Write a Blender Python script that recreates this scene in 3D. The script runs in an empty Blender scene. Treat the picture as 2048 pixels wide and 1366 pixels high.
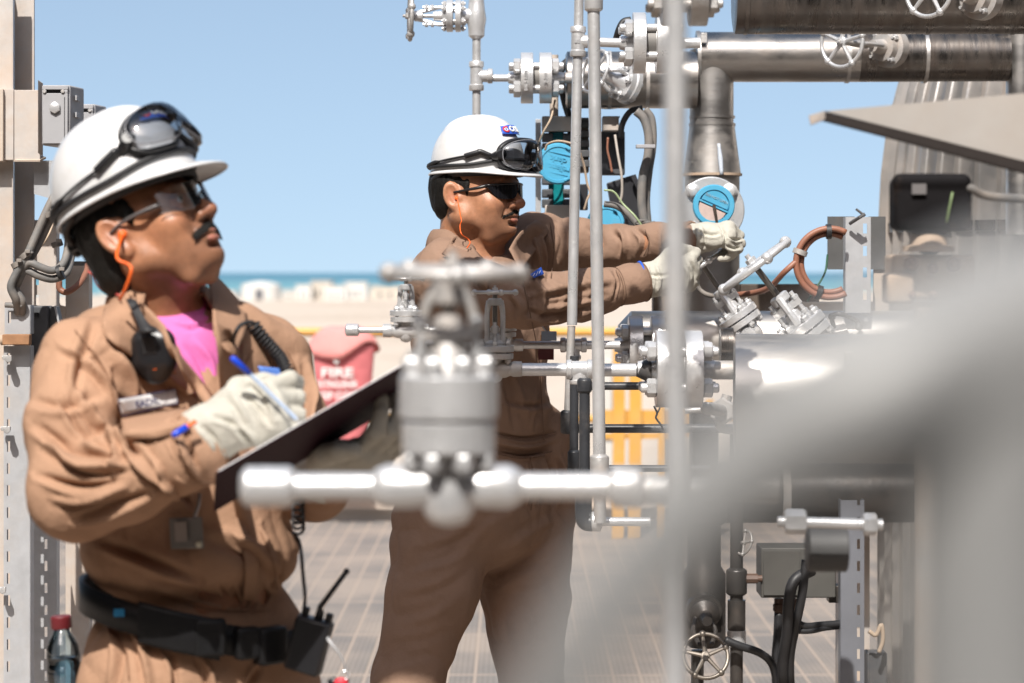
import bpy, math, random
import numpy as np
from mathutils import Vector, Matrix, Euler
R = math.radians
scene = bpy.context.scene
COL = scene.collection
# ------------------------------------------------------------ camera, light
F = 4836.0          # focal length in pixels of a 2048 px wide picture (85 mm lens)
ZC = 1.5            # eye height over the platform
cam = bpy.data.cameras.new('camera'); cam_ob = bpy.data.objects.new('camera', cam); COL.objects.link(cam_ob)
cam.lens = F * 36 / 2048; cam.sensor_width = 36
cam.shift_y = -138 / 2048
cam.clip_start = 0.05; cam.clip_end = 60000
cam_ob.location = (0, 0, ZC); cam_ob.rotation_euler = (R(90), 0, 0)
cam.dof.use_dof = True; cam.dof.focus_distance = 5.35; cam.dof.aperture_fstop = 4.3
scene.camera = cam_ob
SUN = Vector((-0.16, -0.74, 0.90)).normalized()
wd = bpy.data.worlds.new('World'); scene.world = wd; wd.use_nodes = True
nt = wd.node_tree; nt.nodes.clear()
sky = nt.nodes.new('ShaderNodeTexSky'); sky.sky_type = 'NISHITA'; sky.sun_disc = False
sky.sun_elevation = math.asin(SUN.z); sky.sun_rotation = math.atan2(SUN.x, SUN.y)
sky.air_density = 1.0; sky.dust_density = 2.0; sky.ozone_density = 1.0; sky.altitude = 0
bg = nt.nodes.new('ShaderNodeBackground'); bg.inputs[1].default_value = 0.134
# hazy sea air: the pale blue of mid sky carries on down to the horizon
tcw = nt.nodes.new('ShaderNodeTexCoord'); mpw = nt.nodes.new('ShaderNodeMapping'); mpw.vector_type = 'POINT'
mpw.inputs['Location'].default_value = (0, 0, 0.17); mpw.inputs['Scale'].default_value = (1, 1, 1.0)
nrw = nt.nodes.new('ShaderNodeVectorMath'); nrw.operation = 'NORMALIZE'
nt.links.new(tcw.outputs['Generated'], mpw.inputs[0]); nt.links.new(mpw.outputs[0], nrw.inputs[0]); nt.links.new(nrw.outputs[0], sky.inputs[0])
wo_ = nt.nodes.new('ShaderNodeOutputWorld')
hsw = nt.nodes.new('ShaderNodeHueSaturation'); hsw.inputs['Saturation'].default_value = 0.86; hsw.inputs['Hue'].default_value = 0.492; hsw.inputs['Value'].default_value = 1.08
nt.links.new(sky.outputs[0], hsw.inputs['Color']); nt.links.new(hsw.outputs[0], bg.inputs[0]); nt.links.new(bg.outputs[0], wo_.inputs[0])
sl = bpy.data.lights.new('sun', 'SUN'); sl.energy = 5.0; sl.angle = R(0.55); sl.color = (1.0, 0.955, 0.89)
so = bpy.data.objects.new('sun', sl); COL.objects.link(so)
so.rotation_euler = SUN.to_track_quat('Z', 'Y').to_euler(); so.location = (-5, -6, 10)
vs = scene.view_settings
vs.view_transform = 'Standard'; vs.look = 'None'; vs.gamma = 1; vs.exposure = 0.30
try: vs.use_curve_mapping = False
except Exception: pass
scene.cycles.max_bounces = 6; scene.cycles.transparent_max_bounces = 12
scene.cycles.caustics_reflective = False; scene.cycles.caustics_refractive = False
scene.cycles.sample_clamp_indirect = 4.0

def P(px, py, Y): return Vector(((px - 1024) / F * Y, Y, ZC - (py - 545) / F * Y))
def V(*a): return Vector(a)

# ------------------------------------------------------------ materials
MATS = {}
def nodes_of(name):
    m = bpy.data.materials.new(name); m.use_nodes = True
    t = m.node_tree; b = t.nodes['Principled BSDF']; return m, t, b
def mat(name, col, rough=0.5, metal=0.0, noise=0.0, nscale=8.0, bump=0.0, bscale=60.0, dirt=None, dirt_amt=0.0, dscale=3.0,
        rvar=0.0, spec=0.5, coat=0.0, stretch=(1, 1, 1), sss=0.0, bdist=0.002, weave=False, dthr=0.5):
    """principled material: value noise in the colour, a dirt colour in patches, noise bump"""
    if name in MATS: return MATS[name]
    m, t, b = nodes_of(name); N = t.nodes; L = t.links
    b.inputs['Roughness'].default_value = rough; b.inputs['Metallic'].default_value = metal
    b.inputs['Specular IOR Level'].default_value = spec
    b.inputs['Coat Weight'].default_value = coat
    if sss: b.inputs['Subsurface Weight'].default_value = sss; b.inputs['Subsurface Radius'].default_value = (0.01, 0.004, 0.002); b.inputs['Subsurface Scale'].default_value = 0.5
    tc = N.new('ShaderNodeTexCoord'); mp = N.new('ShaderNodeMapping'); mp.inputs['Scale'].default_value = stretch
    L.new(tc.outputs['Object'], mp.inputs[0])
    c4 = (*col, 1)
    rgb = N.new('ShaderNodeRGB'); rgb.outputs[0].default_value = c4; out = rgb.outputs[0]
    def nz(scale, det=6, rough_=0.6):
        n = N.new('ShaderNodeTexNoise'); n.inputs['Scale'].default_value = scale; n.inputs['Detail'].default_value = det
        n.inputs['Roughness'].default_value = rough_; L.new(mp.outputs[0], n.inputs['Vector']); return n
    if noise:
        n = nz(nscale); mr = N.new('ShaderNodeMapRange'); mr.inputs[1].default_value = 0.3; mr.inputs[2].default_value = 0.7
        mr.inputs[3].default_value = 1 - noise; mr.inputs[4].default_value = 1 + noise
        L.new(n.outputs[0], mr.inputs[0])
        mx = N.new('ShaderNodeMix'); mx.data_type = 'RGBA'; mx.blend_type = 'MULTIPLY'; mx.inputs[0].default_value = 1
        L.new(out, mx.inputs[6]); L.new(mr.outputs[0], mx.inputs[7]); out = mx.outputs[2]
    if dirt:
        n = nz(dscale, 9, 0.68); cr = N.new('ShaderNodeValToRGB'); cr.color_ramp.elements[0].position = dthr - 0.08; cr.color_ramp.elements[1].position = dthr + 0.16
        L.new(n.outputs[0], cr.inputs[0]); ml = N.new('ShaderNodeMath'); ml.operation = 'MULTIPLY'; ml.inputs[1].default_value = dirt_amt
        L.new(cr.outputs[0], ml.inputs[0])
        mx = N.new('ShaderNodeMix'); mx.data_type = 'RGBA'; L.new(ml.outputs[0], mx.inputs[0]); L.new(out, mx.inputs[6]); mx.inputs[7].default_value = (*dirt, 1)
        out = mx.outputs[2]
        if metal:
            m2 = N.new('ShaderNodeMapRange'); m2.inputs[3].default_value = metal; m2.inputs[4].default_value = 0.0; L.new(ml.outputs[0], m2.inputs[0]); L.new(m2.outputs[0], b.inputs['Metallic'])
    L.new(out, b.inputs['Base Color'])
    if rvar:
        n = nz(nscale * 1.7); mr = N.new('ShaderNodeMapRange'); mr.inputs[1].default_value = 0.3; mr.inputs[2].default_value = 0.7
        mr.inputs[3].default_value = max(0.02, rough - rvar); mr.inputs[4].default_value = min(1, rough + rvar); L.new(n.outputs[0], mr.inputs[0]); L.new(mr.outputs[0], b.inputs['Roughness'])
    if bump:
        n = nz(bscale, 4); bp = N.new('ShaderNodeBump'); bp.inputs['Strength'].default_value = bump; bp.inputs['Distance'].default_value = bdist
        L.new(n.outputs[0], bp.inputs['Height']); last = bp
        if weave:
            w = N.new('ShaderNodeTexWave'); w.inputs['Scale'].default_value = 260; w.bands_direction = 'DIAGONAL'; L.new(mp.outputs[0], w.inputs['Vector'])
            b2 = N.new('ShaderNodeBump'); b2.inputs['Strength'].default_value = 0.12; b2.inputs['Distance'].default_value = 0.0006
            L.new(w.outputs[0], b2.inputs['Height']); L.new(bp.outputs[0], b2.inputs['Normal']); last = b2
        L.new(last.outputs[0], b.inputs['Normal'])
    MATS[name] = m; return m
def mat_glass(name, tint, refl=0.12, rough=0.03):
    if name in MATS: return MATS[name]
    m, t, b = nodes_of(name); N = t.nodes; L = t.links; N.remove(b)
    tr = N.new('ShaderNodeBsdfTransparent'); tr.inputs[0].default_value = (*tint, 1)
    gl = N.new('ShaderNodeBsdfGlossy'); gl.inputs['Roughness'].default_value = rough
    fr = N.new('ShaderNodeFresnel'); fr.inputs[0].default_value = 1.45
    ad = N.new('ShaderNodeMath'); ad.operation = 'ADD'; ad.inputs[1].default_value = refl; ad.use_clamp = True
    L.new(fr.outputs[0], ad.inputs[0]); mx = N.new('ShaderNodeMixShader'); L.new(ad.outputs[0], mx.inputs[0])
    L.new(tr.outputs[0], mx.inputs[1]); L.new(gl.outputs[0], mx.inputs[2]); L.new(mx.outputs[0], N['Material Output'].inputs[0])
    MATS[name] = m; return m

SILVER = mat('silver paint', (0.70, 0.70, 0.705), 0.34, 0.55, noise=0.10, nscale=14, bump=0.35, bscale=140, dirt=(0.52, 0.44, 0.36), dirt_amt=0.35, dscale=9, rvar=0.1, dthr=0.58)
SILVER_OLD = mat('weathered silver paint', (0.50, 0.49, 0.48), 0.5, 0.5, noise=0.16, nscale=18, bump=0.5, bscale=110, dirt=(0.40, 0.31, 0.24), dirt_amt=0.65, dscale=11, rvar=0.12, dthr=0.52)
CLAD = mat('stainless cladding', (0.50, 0.48, 0.46), 0.44, 1.0, noise=0.12, nscale=3, bump=0.12, bscale=18, dirt=(0.36, 0.29, 0.23), dirt_amt=0.45, dscale=5, rvar=0.1, stretch=(1, 3, 3), bdist=0.004, dthr=0.55)
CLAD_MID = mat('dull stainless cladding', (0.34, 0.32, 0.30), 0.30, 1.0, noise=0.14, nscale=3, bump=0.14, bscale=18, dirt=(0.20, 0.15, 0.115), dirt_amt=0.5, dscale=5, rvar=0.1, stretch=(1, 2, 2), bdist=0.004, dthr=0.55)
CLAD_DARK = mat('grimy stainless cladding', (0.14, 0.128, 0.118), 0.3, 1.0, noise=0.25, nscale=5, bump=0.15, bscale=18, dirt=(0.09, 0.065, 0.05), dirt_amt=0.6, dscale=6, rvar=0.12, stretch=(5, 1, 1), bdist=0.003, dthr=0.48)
GALV = mat('dusty galvanised steel', (0.53, 0.52, 0.51), 0.6, 0.35, noise=0.12, nscale=20, bump=0.2, bscale=90, dirt=(0.55, 0.42, 0.32), dirt_amt=0.8, dscale=3, dthr=0.44)
GALV_CLEAN = mat('galvanised strut', (0.50, 0.51, 0.53), 0.5, 0.45, noise=0.1, nscale=25, bump=0.15, bscale=90, dirt=(0.46, 0.38, 0.31), dirt_amt=0.4, dscale=5, dthr=0.55)
STEEL_DUSTY = mat('dusty beige steel', (0.55, 0.45, 0.365), 0.8, 0.0, noise=0.12, nscale=12, bump=0.5, bscale=60, dirt=(0.40, 0.38, 0.36), dirt_amt=0.55, dscale=5, dthr=0.5)
BOXGREY = mat('grey enclosure paint', (0.36, 0.36, 0.375), 0.55, noise=0.05, nscale=12, bump=0.08, bscale=200, dirt=(0.42, 0.35, 0.29), dirt_amt=0.3, dscale=7, dthr=0.6)
BOXDARK = mat('dark grey enclosure', (0.075, 0.078, 0.085), 0.55, noise=0.15, nscale=12, bump=0.1, bscale=120, dirt=(0.24, 0.19, 0.15), dirt_amt=0.5, dscale=8, dthr=0.55)
BLACKPIPE = mat('black painted pipe', (0.035, 0.037, 0.042), 0.38, noise=0.3, nscale=14, bump=0.2, bscale=90, dirt=(0.30, 0.26, 0.23), dirt_amt=0.4, dscale=10, dthr=0.6)
CABLE = mat('grey dusty cable', (0.15, 0.148, 0.145), 0.62, noise=0.2, nscale=18, bump=0.2, bscale=120, dirt=(0.34, 0.28, 0.23), dirt_amt=0.6, dscale=10)
CABLE_BLACK = mat('black cable', (0.022, 0.022, 0.024), 0.5, noise=0.3, nscale=18, bump=0.1, bscale=120)
HOSE_BROWN = mat('brown hose', (0.28, 0.12, 0.075), 0.5, noise=0.15, nscale=14, bump=0.1, bscale=100, dirt=(0.20, 0.10, 0.07), dirt_amt=0.4, dscale=9)
WIRE_TAN = mat('tan wire', (0.48, 0.37, 0.27), 0.6, noise=0.1)
WIRE_GREEN = mat('green and yellow earth wire', (0.22, 0.30, 0.14), 0.5, noise=0.3, nscale=60)
BLUECAP = mat('blue enamelled cover', (0.075, 0.36, 0.56), 0.42, noise=0.08, nscale=18, bump=0.25, bscale=90, dirt=(0.35, 0.42, 0.45), dirt_amt=0.35, dscale=12, dthr=0.6)
TEAL = mat('teal gauge glass', (0.01, 0.20, 0.22), 0.2, noise=0.3, nscale=30)
RUST = mat('rust brown clamp', (0.33, 0.17, 0.085), 0.8, noise=0.25, nscale=25, bump=0.5, bscale=80)
RUSTY = mat('dusty corroded steel', (0.47, 0.36, 0.27), 0.85, noise=0.2, nscale=14, bump=0.7, bscale=60, dirt=(0.26, 0.15, 0.09), dirt_amt=0.6, dscale=14, dthr=0.55)
BLACK = mat('black plastic', (0.014, 0.014, 0.016), 0.35, noise=0.1, bump=0.05, bscale=300)
BLACK_RUBBER = mat('black rubber', (0.018, 0.018, 0.02), 0.6, noise=0.2, bump=0.1, bscale=200)
YELLOW = mat('yellow railing paint', (0.62, 0.32, 0.05), 0.5, noise=0.1, nscale=6, dirt=(0.5, 0.36, 0.2), dirt_amt=0.4, dscale=4)
WHITE_PL = mat('white helmet shell', (0.66, 0.66, 0.665), 0.3, noise=0.03, nscale=10, bump=0.02, bscale=60, dirt=(0.46, 0.42, 0.37), dirt_amt=0.5, dscale=16, coat=0.3, dthr=0.60)
WHITE = mat('white print', (0.78, 0.78, 0.76), 0.6)
BLUE_PRINT = mat('blue print', (0.03, 0.10, 0.50), 0.5)
RED_PRINT = mat('red print', (0.62, 0.03, 0.05), 0.5)
NAVY_PRINT = mat('navy print', (0.05, 0.05, 0.12), 0.6)

# ------------------------------------------------------------ objects
def worigin(o):
    v = Vector((0, 0, 0))
    while o is not None: v += o.location; o = o.parent
    return v
def tag(o, label=None, cat=None, group=None, kind=None):
    if label: o['label'] = label
    if cat: o['category'] = cat
    if group: o['group'] = group
    if kind: o['kind'] = kind
    return o
def thing(name, loc, label, cat, group=None):
    o = bpy.data.objects.new(name, None); COL.objects.link(o); o.location = loc; o.empty_display_size = 0.05
    return tag(o, label, cat, group)
def mesh_object(name, verts, faces, material, parent=None, base=None, sharp=38, smooth=True, bevel=0, mats=None, midx=None):
    v = np.asarray(verts, dtype=np.float64).reshape(-1, 3)
    if parent is not None: o0 = worigin(parent)
    elif base is not None: o0 = Vector(base)
    else: o0 = Vector(((v[:, 0].min() + v[:, 0].max()) / 2, (v[:, 1].min() + v[:, 1].max()) / 2, v[:, 2].min()))
    v = v - np.array(o0)
    me = bpy.data.meshes.new(name)
    if isinstance(faces, np.ndarray):
        nf = len(faces); me.vertices.add(len(v)); me.vertices.foreach_set('co', v.astype(np.float32).ravel())
        me.loops.add(nf * 4); me.loops.foreach_set('vertex_index', faces.astype(np.int32).ravel())
        me.polygons.add(nf); me.polygons.foreach_set('loop_start', np.arange(0, nf * 4, 4, dtype=np.int32))
        me.update(calc_edges=True); me.validate()
    else:
        me.from_pydata(v.tolist(), [], faces)
    for mm in (mats or [material]): me.materials.append(mm)
    if midx is not None: me.polygons.foreach_set('material_index', midx)
    if smooth:
        me.polygons.foreach_set('use_smooth', [True] * len(me.polygons))
        if sharp: me.set_sharp_from_angle(angle=R(sharp))
    me.update()
    o = bpy.data.objects.new(name, me); COL.objects.link(o)
    if parent is not None: o.parent = parent
    else: o.location = o0
    if bevel:
        b = o.modifiers.new('bevel', 'BEVEL'); b.width = bevel; b.segments = 2; b.limit_method = 'ANGLE'; b.angle_limit = R(40); b.harden_normals = False
    return o
def frame(axis, up=None):
    z = Vector(axis).normalized()
    u = Vector(up) if up is not None else (Vector((0, 0, 1)) if abs(z.z) < 0.9 else Vector((1, 0, 0)))
    x = u.cross(z)
    if x.length < 1e-6: x = Vector((1, 0, 0)).cross(z)
    x.normalize(); y = z.cross(x); return x, y, z
class MB:
    def __init__(s): s.v = []; s.f = []
    def add(s, vs, fs):
        o = len(s.v); s.v += [tuple(v) for v in vs]; s.f += [tuple(i + o for i in f) for f in fs]; return s
    def lathe(s, o, axis, prof, seg=24, up=None, caps=True, a0=0.0):
        """prof: [(distance along axis, radius), ...]"""
        x, y, z = frame(axis, up); o = Vector(o); vs = []; fs = []
        for (d, r) in prof:
            for k in range(seg):
                a = a0 + 2 * math.pi * k / seg; vs.append(o + z * d + (x * math.cos(a) + y * math.sin(a)) * r)
        n = len(prof)
        for i in range(n - 1):
            for k in range(seg):
                k2 = (k + 1) % seg; fs.append((i * seg + k, i * seg + k2, (i + 1) * seg + k2, (i + 1) * seg + k))
        if caps:
            if prof[0][1] > 1e-6: fs.append(tuple(range(seg))[::-1])
            if prof[-1][1] > 1e-6: fs.append(tuple((n - 1) * seg + k for k in range(seg)))
        return s.add(vs, fs)
    def cyl(s, a, b, r, r2=None, seg=20, ch=0.0, up=None):
        a = Vector(a); b = Vector(b); h = (b - a).length; r2 = r if r2 is None else r2
        if ch: prof = [(0, r - ch), (ch, r), (h - ch, r2), (h, r2 - ch)]
        else: prof = [(0, r), (h, r2)]
        return s.lathe(a, b - a, prof, seg, up)
    def hex(s, a, b, r, up=None, ch=0.12):
        a = Vector(a); b = Vector(b); h = (b - a).length
        return s.lathe(a, b - a, [(0, r * (1 - ch)), (h * ch, r), (h * (1 - ch), r), (h, r * (1 - ch))], 6, up, a0=math.pi / 6)
    def tube(s, pts, r, seg=10, closed=False, caps=True, smooth=0, flat=None):
        pts = [Vector(p) for p in pts]
        if smooth: pts = spline(pts, smooth, closed)
        n = len(pts); vs = []; fs = []
        rr = r if isinstance(r, (list, tuple)) else [r] * n
        if len(rr) != n: rr = list(np.interp(np.linspace(0, 1, n), np.linspace(0, 1, len(rr)), rr))
        prev = None
        for i, p in enumerate(pts):
            if closed: t = pts[(i + 1) % n] - pts[i - 1]
            else: t = pts[min(i + 1, n - 1)] - pts[max(i - 1, 0)]
            if t.length < 1e-9: t = Vector((0, 0, 1))
            t.normalize()
            if prev is None: x, y, _ = frame(t)
            else:
                x = prev - t * prev.dot(t)
                if x.length < 1e-6: x, y, _ = frame(t)
                x.normalize(); y = t.cross(x)
            prev = x
            for k in range(seg):
                a = 2 * math.pi * k / seg; vs.append(p + (x * math.cos(a) + y * math.sin(a)) * rr[i])
        m = n if closed else n - 1
        for i in range(m):
            j = (i + 1) % n
            for k in range(seg):
                k2 = (k + 1) % seg; fs.append((i * seg + k, i * seg + k2, j * seg + k2, j * seg + k))
        if caps and not closed: fs.append(tuple(range(seg))[::-1]); fs.append(tuple((n - 1) * seg + k for k in range(seg)))
        return s.add(vs, fs)
    def box(s, c, size, ax=None):
        c = Vector(c); sx, sy, sz = [q / 2 for q in size]
        x, y, z = ax if ax else (V(1, 0, 0), V(0, 1, 0), V(0, 0, 1))
        vs = [c + x * (i * sx) + y * (j * sy) + z * (k * sz) for i in (-1, 1) for j in (-1, 1) for k in (-1, 1)]
        return s.add(vs, [(0, 1, 3, 2), (4, 6, 7, 5), (0, 4, 5, 1), (2, 3, 7, 6), (0, 2, 6, 4), (1, 5, 7, 3)])
    def bar(s, a, b, w, t, up=(0, 0, 1)):
        a = Vector(a); b = Vector(b); x, y, z = frame(b - a, up)
        return s.box((a + b) / 2, (w, t, (b - a).length), (x, y, z))
    def sphere(s, c, r, seg=16, rings=10, sc=(1, 1, 1)):
        vs = []; fs = []; c = Vector(c)
        for i in range(rings + 1):
            ph = math.pi * i / rings
            for k in range(seg):
                a = 2 * math.pi * k / seg; vs.append(c + V(math.sin(ph) * math.cos(a) * r * sc[0], math.sin(ph) * math.sin(a) * r * sc[1], math.cos(ph) * r * sc[2]))
        for i in range(rings):
            for k in range(seg):
                k2 = (k + 1) % seg; fs.append((i * seg + k, (i + 1) * seg + k, (i + 1) * seg + k2, i * seg + k2))
        return s.add(vs, fs)
    def torus(s, c, axis, R_, r, seg=40, sec=10, up=None, a0=0, a1=2 * math.pi):
        x, y, z = frame(axis, up); c = Vector(c); closed = abs(a1 - a0 - 2 * math.pi) < 1e-6
        n = seg if closed else seg + 1
        pts = [c + (x * math.cos(a0 + (a1 - a0) * k / seg) + y * math.sin(a0 + (a1 - a0) * k / seg)) * R_ for k in range(n)]
        return s.tube(pts, r, sec, closed)
    def prism(s, pts, d):
        """polygon (list of points, planar) extruded by vector d"""
        pts = [Vector(p) for p in pts]; n = len(pts); d = Vector(d)
        vs = pts + [p + d for p in pts]
        fs = [tuple(range(n))[::-1], tuple(range(n, 2 * n))] + [(i, (i + 1) % n, (i + 1) % n + n, i + n) for i in range(n)]
        return s.add(vs, fs)
    def patch(s, rows, th=0.0, sub=4):
        """grid of control points -> smooth sheet, with thickness"""
        g = [spline([Vector(p) for p in r], sub) for r in rows]
        n = len(g[0]); cols = [spline([g[i][j] for i in range(len(g))], sub) for j in range(n)]; m = len(cols[0])
        A = np.array([[list(cols[j][i]) for j in range(n)] for i in range(m)])
        du = np.gradient(A, axis=0); dv = np.gradient(A, axis=1); nn = np.cross(du, dv); nn /= np.linalg.norm(nn, axis=2, keepdims=True) + 1e-12
        top = (A + nn * th / 2).reshape(-1, 3); bot = (A - nn * th / 2).reshape(-1, 3)
        fs = []; idx = lambda i, j: i * n + j; K = m * n
        for i in range(m - 1):
            for j in range(n - 1):
                q = (idx(i, j), idx(i + 1, j), idx(i + 1, j + 1), idx(i, j + 1)); fs.append(q)
                if th: fs.append(tuple(K + a for a in q[::-1]))
        if not th: return s.add(top.tolist(), fs)
        edge = [(i, 0) for i in range(m)] + [(m - 1, j) for j in range(1, n)] + [(i, n - 1) for i in range(m - 2, -1, -1)] + [(0, j) for j in range(n - 2, 0, -1)]
        for a, b in zip(edge, edge[1:] + edge[:1]): fs.append((idx(*b), idx(*a), K + idx(*a), K + idx(*b)))
        return s.add(np.vstack([top, bot]).tolist(), fs)
    def build(s, name, material, parent=None, base=None, sharp=38, bevel=0, smooth=True, **tags):
        o = mesh_object(name, s.v, s.f, material, parent, base, sharp, smooth, bevel)
        if tags: tag(o, **tags)
        return o
def spline(pts, sub, closed=False):
    pts = [Vector(p) for p in pts]; n = len(pts); out = []
    if n < 3 and not closed:
        return [pts[0].lerp(pts[-1], i / sub) for i in range(sub + 1)] if n == 2 else pts
    m = n if closed else n - 1
    for i in range(m):
        if closed: p0, p1, p2, p3 = pts[i - 1], pts[i], pts[(i + 1) % n], pts[(i + 2) % n]
        else:
            p1, p2 = pts[i], pts[i + 1]; p0 = pts[i - 1] if i else p1 * 2 - p2; p3 = pts[i + 2] if i + 2 < n else p2 * 2 - p1
        for k in range(sub):
            t = k / sub
            out.append(0.5 * ((2 * p1) + (p2 - p0) * t + (2 * p0 - 5 * p1 + 4 * p2 - p3) * t * t + (3 * p1 - p0 - 3 * p2 + p3) * t ** 3))
    if not closed: out.append(pts[-1])
    return out
def text_mesh(txt, size, origin, xdir, ydir, material, parent, name='lettering', depth=0.0006, align='CENTER', shear=0.0, bold=0.0, **tags):
    """lettering as a thin raised mesh in the plane (xdir, ydir)"""
    cu = bpy.data.curves.new('t', 'FONT'); cu.body = txt; cu.size = size; cu.align_x = align; cu.align_y = 'CENTER'; cu.extrude = depth; cu.shear = shear; cu.offset = bold; cu.resolution_u = 3
    ob = bpy.data.objects.new('t', cu); COL.objects.link(ob)
    dg = bpy.context.evaluated_depsgraph_get(); me = bpy.data.meshes.new_from_object(ob.evaluated_get(dg))
    x = Vector(xdir).normalized(); y = Vector(ydir); y = (y - x * y.dot(x)).normalized(); z = x.cross(y)
    vs = [Vector(origin) + x * v.co.x + y * v.co.y + z * v.co.z for v in me.vertices]; fs = [tuple(p.vertices) for p in me.polygons]
    bpy.data.objects.remove(ob); bpy.data.meshes.remove(me); bpy.data.curves.remove(cu)
    o = mesh_object(name, [tuple(v) for v in vs], fs, material, parent, smooth=False)
    if tags: tag(o, **tags)
    return o

# ------------------------------------------------------------ signed distance sculpting
def rotm(yaw=0, pitch=0, roll=0):
    """columns = local axes: x forward, y left, z up. yaw about z, pitch up positive, roll about forward"""
    return np.array((Matrix.Rotation(R(yaw), 3, 'Z') @ Matrix.Rotation(R(-pitch), 3, 'Y') @ Matrix.Rotation(R(roll), 3, 'X')))
class Field:
    def __init__(s, xs, ys, zs):
        s.ax = [np.asarray(a, dtype=np.float32) for a in (xs, ys, zs)]
        s.d = np.full([len(a) for a in s.ax], 0.2, dtype=np.float32); s.T = None
        s.C = np.zeros(3); s.M = np.eye(3); s.S = 1.0
    def local(s, C, M, S=1.0): s.C = np.array(C, dtype=float); s.M = np.array(M, dtype=float); s.S = S; return s
    def world(s): return s.local((0, 0, 0), np.eye(3), 1.0)
    def W(s, p): return s.C + s.M @ (np.array(p, dtype=float) * s.S)
    def _sub(s, lo, hi):
        sl = []
        for a, l, h in zip(s.ax, lo, hi):
            i = int(np.searchsorted(a, l)); j = int(np.searchsorted(a, h)); sl.append(slice(max(i - 1, 0), min(j + 1, len(a))))
        g = np.meshgrid(*[a[q] for a, q in zip(s.ax, sl)], indexing='ij')
        return tuple(sl), g
    def _op(s, sl, b, k, op):
        a = s.d[sl]
        if op == 'u':
            if k > 0: h = np.clip(0.5 + 0.5 * (a - b) / k, 0, 1); s.d[sl] = a * (1 - h) + b * h - k * h * (1 - h)
            else: s.d[sl] = np.minimum(a, b)
        elif op == 's':
            if k > 0: h = np.clip(0.5 - 0.5 * (a + b) / k, 0, 1); s.d[sl] = a * (1 - h) + (-b) * h + k * h * (1 - h)
            else: s.d[sl] = np.maximum(a, -b)
        elif op == 'i': s.d[sl] = np.maximum(a, b)
    def cone(s, a, b, ra, rb, k=0.02, op='u', flat=None):
        a = s.W(a); b = s.W(b); ra *= s.S; rb *= s.S; k *= s.S; m = max(ra, rb) + 0.03 + k
        sl, g = s._sub(np.minimum(a, b) - m, np.maximum(a, b) + m)
        if g[0].size == 0: return s
        ab = b - a; L2 = max(float(ab @ ab), 1e-12)
        p = [g[i] - a[i] for i in range(3)]
        t = np.clip(sum(p[i] * ab[i] for i in range(3)) / L2, 0, 1)
        q = [p[i] - t * ab[i] for i in range(3)]
        if flat is not None:     # squash: (direction, factor) makes the section thinner along the direction
            n = s.M @ np.array(flat[0], dtype=float); n = n / np.linalg.norm(n); c = sum(q[i] * n[i] for i in range(3)); e = 1 / flat[1] - 1
            q = [q[i] + c * e * n[i] for i in range(3)]
        dd = np.sqrt(sum(x * x for x in q)) - (ra + (rb - ra) * t)
        s._op(sl, dd.astype(np.float32), k, op); return s
    def path(s, pts, rad, k=0.02, op='u', flat=None):
        for i in range(len(pts) - 1): s.cone(pts[i], pts[i + 1], rad[i], rad[i + 1], k, op, flat)
        return s
    def ell(s, c, r, k=0.02, op='u', rot=None):
        c = s.W(c); r = np.array(r, dtype=float) * s.S; k *= s.S; m = r.max() + 0.03 + k
        M = s.M if rot is None else s.M @ rot
        sl, g = s._sub(c - m, c + m)
        if g[0].size == 0: return s
        p = [g[i] - c[i] for i in range(3)]
        l = [sum(p[i] * M[i, j] for i in range(3)) for j in range(3)]
        k0 = np.sqrt(sum((l[j] / r[j]) ** 2 for j in range(3))); k1 = np.sqrt(sum((l[j] / r[j] ** 2) ** 2 for j in range(3))) + 1e-9
        s._op(sl, (k0 * (k0 - 1) / k1).astype(np.float32), k, op); return s
    def box(s, c, h, rad=0.005, k=0.0, op='u', rot=None):
        c = s.W(c); h = np.array(h, dtype=float) * s.S; m = float(np.linalg.norm(h)) + 0.03 + k
        M = s.M if rot is None else s.M @ rot
        sl, g = s._sub(c - m, c + m)
        if g[0].size == 0: return s
        p = [g[i] - c[i] for i in range(3)]
        q = [np.abs(sum(p[i] * M[i, j] for i in range(3))) - h[j] + rad for j in range(3)]
        dd = np.sqrt(sum(np.maximum(x, 0) ** 2 for x in q)) + np.minimum(np.maximum(np.maximum(q[0], q[1]), q[2]), 0) - rad
        s._op(sl, dd.astype(np.float32), k, op); return s
    def cut(s, p, n):
        """remove everything on the side the normal points to"""
        p = s.W(p); n = s.M @ np.array(n, dtype=float); n = n / np.linalg.norm(n)
        g = np.meshgrid(*s.ax, indexing='ij', sparse=True)
        s.d = np.maximum(s.d, (sum((g[i] - p[i]) * n[i] for i in range(3))).astype(np.float32)); return s
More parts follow.
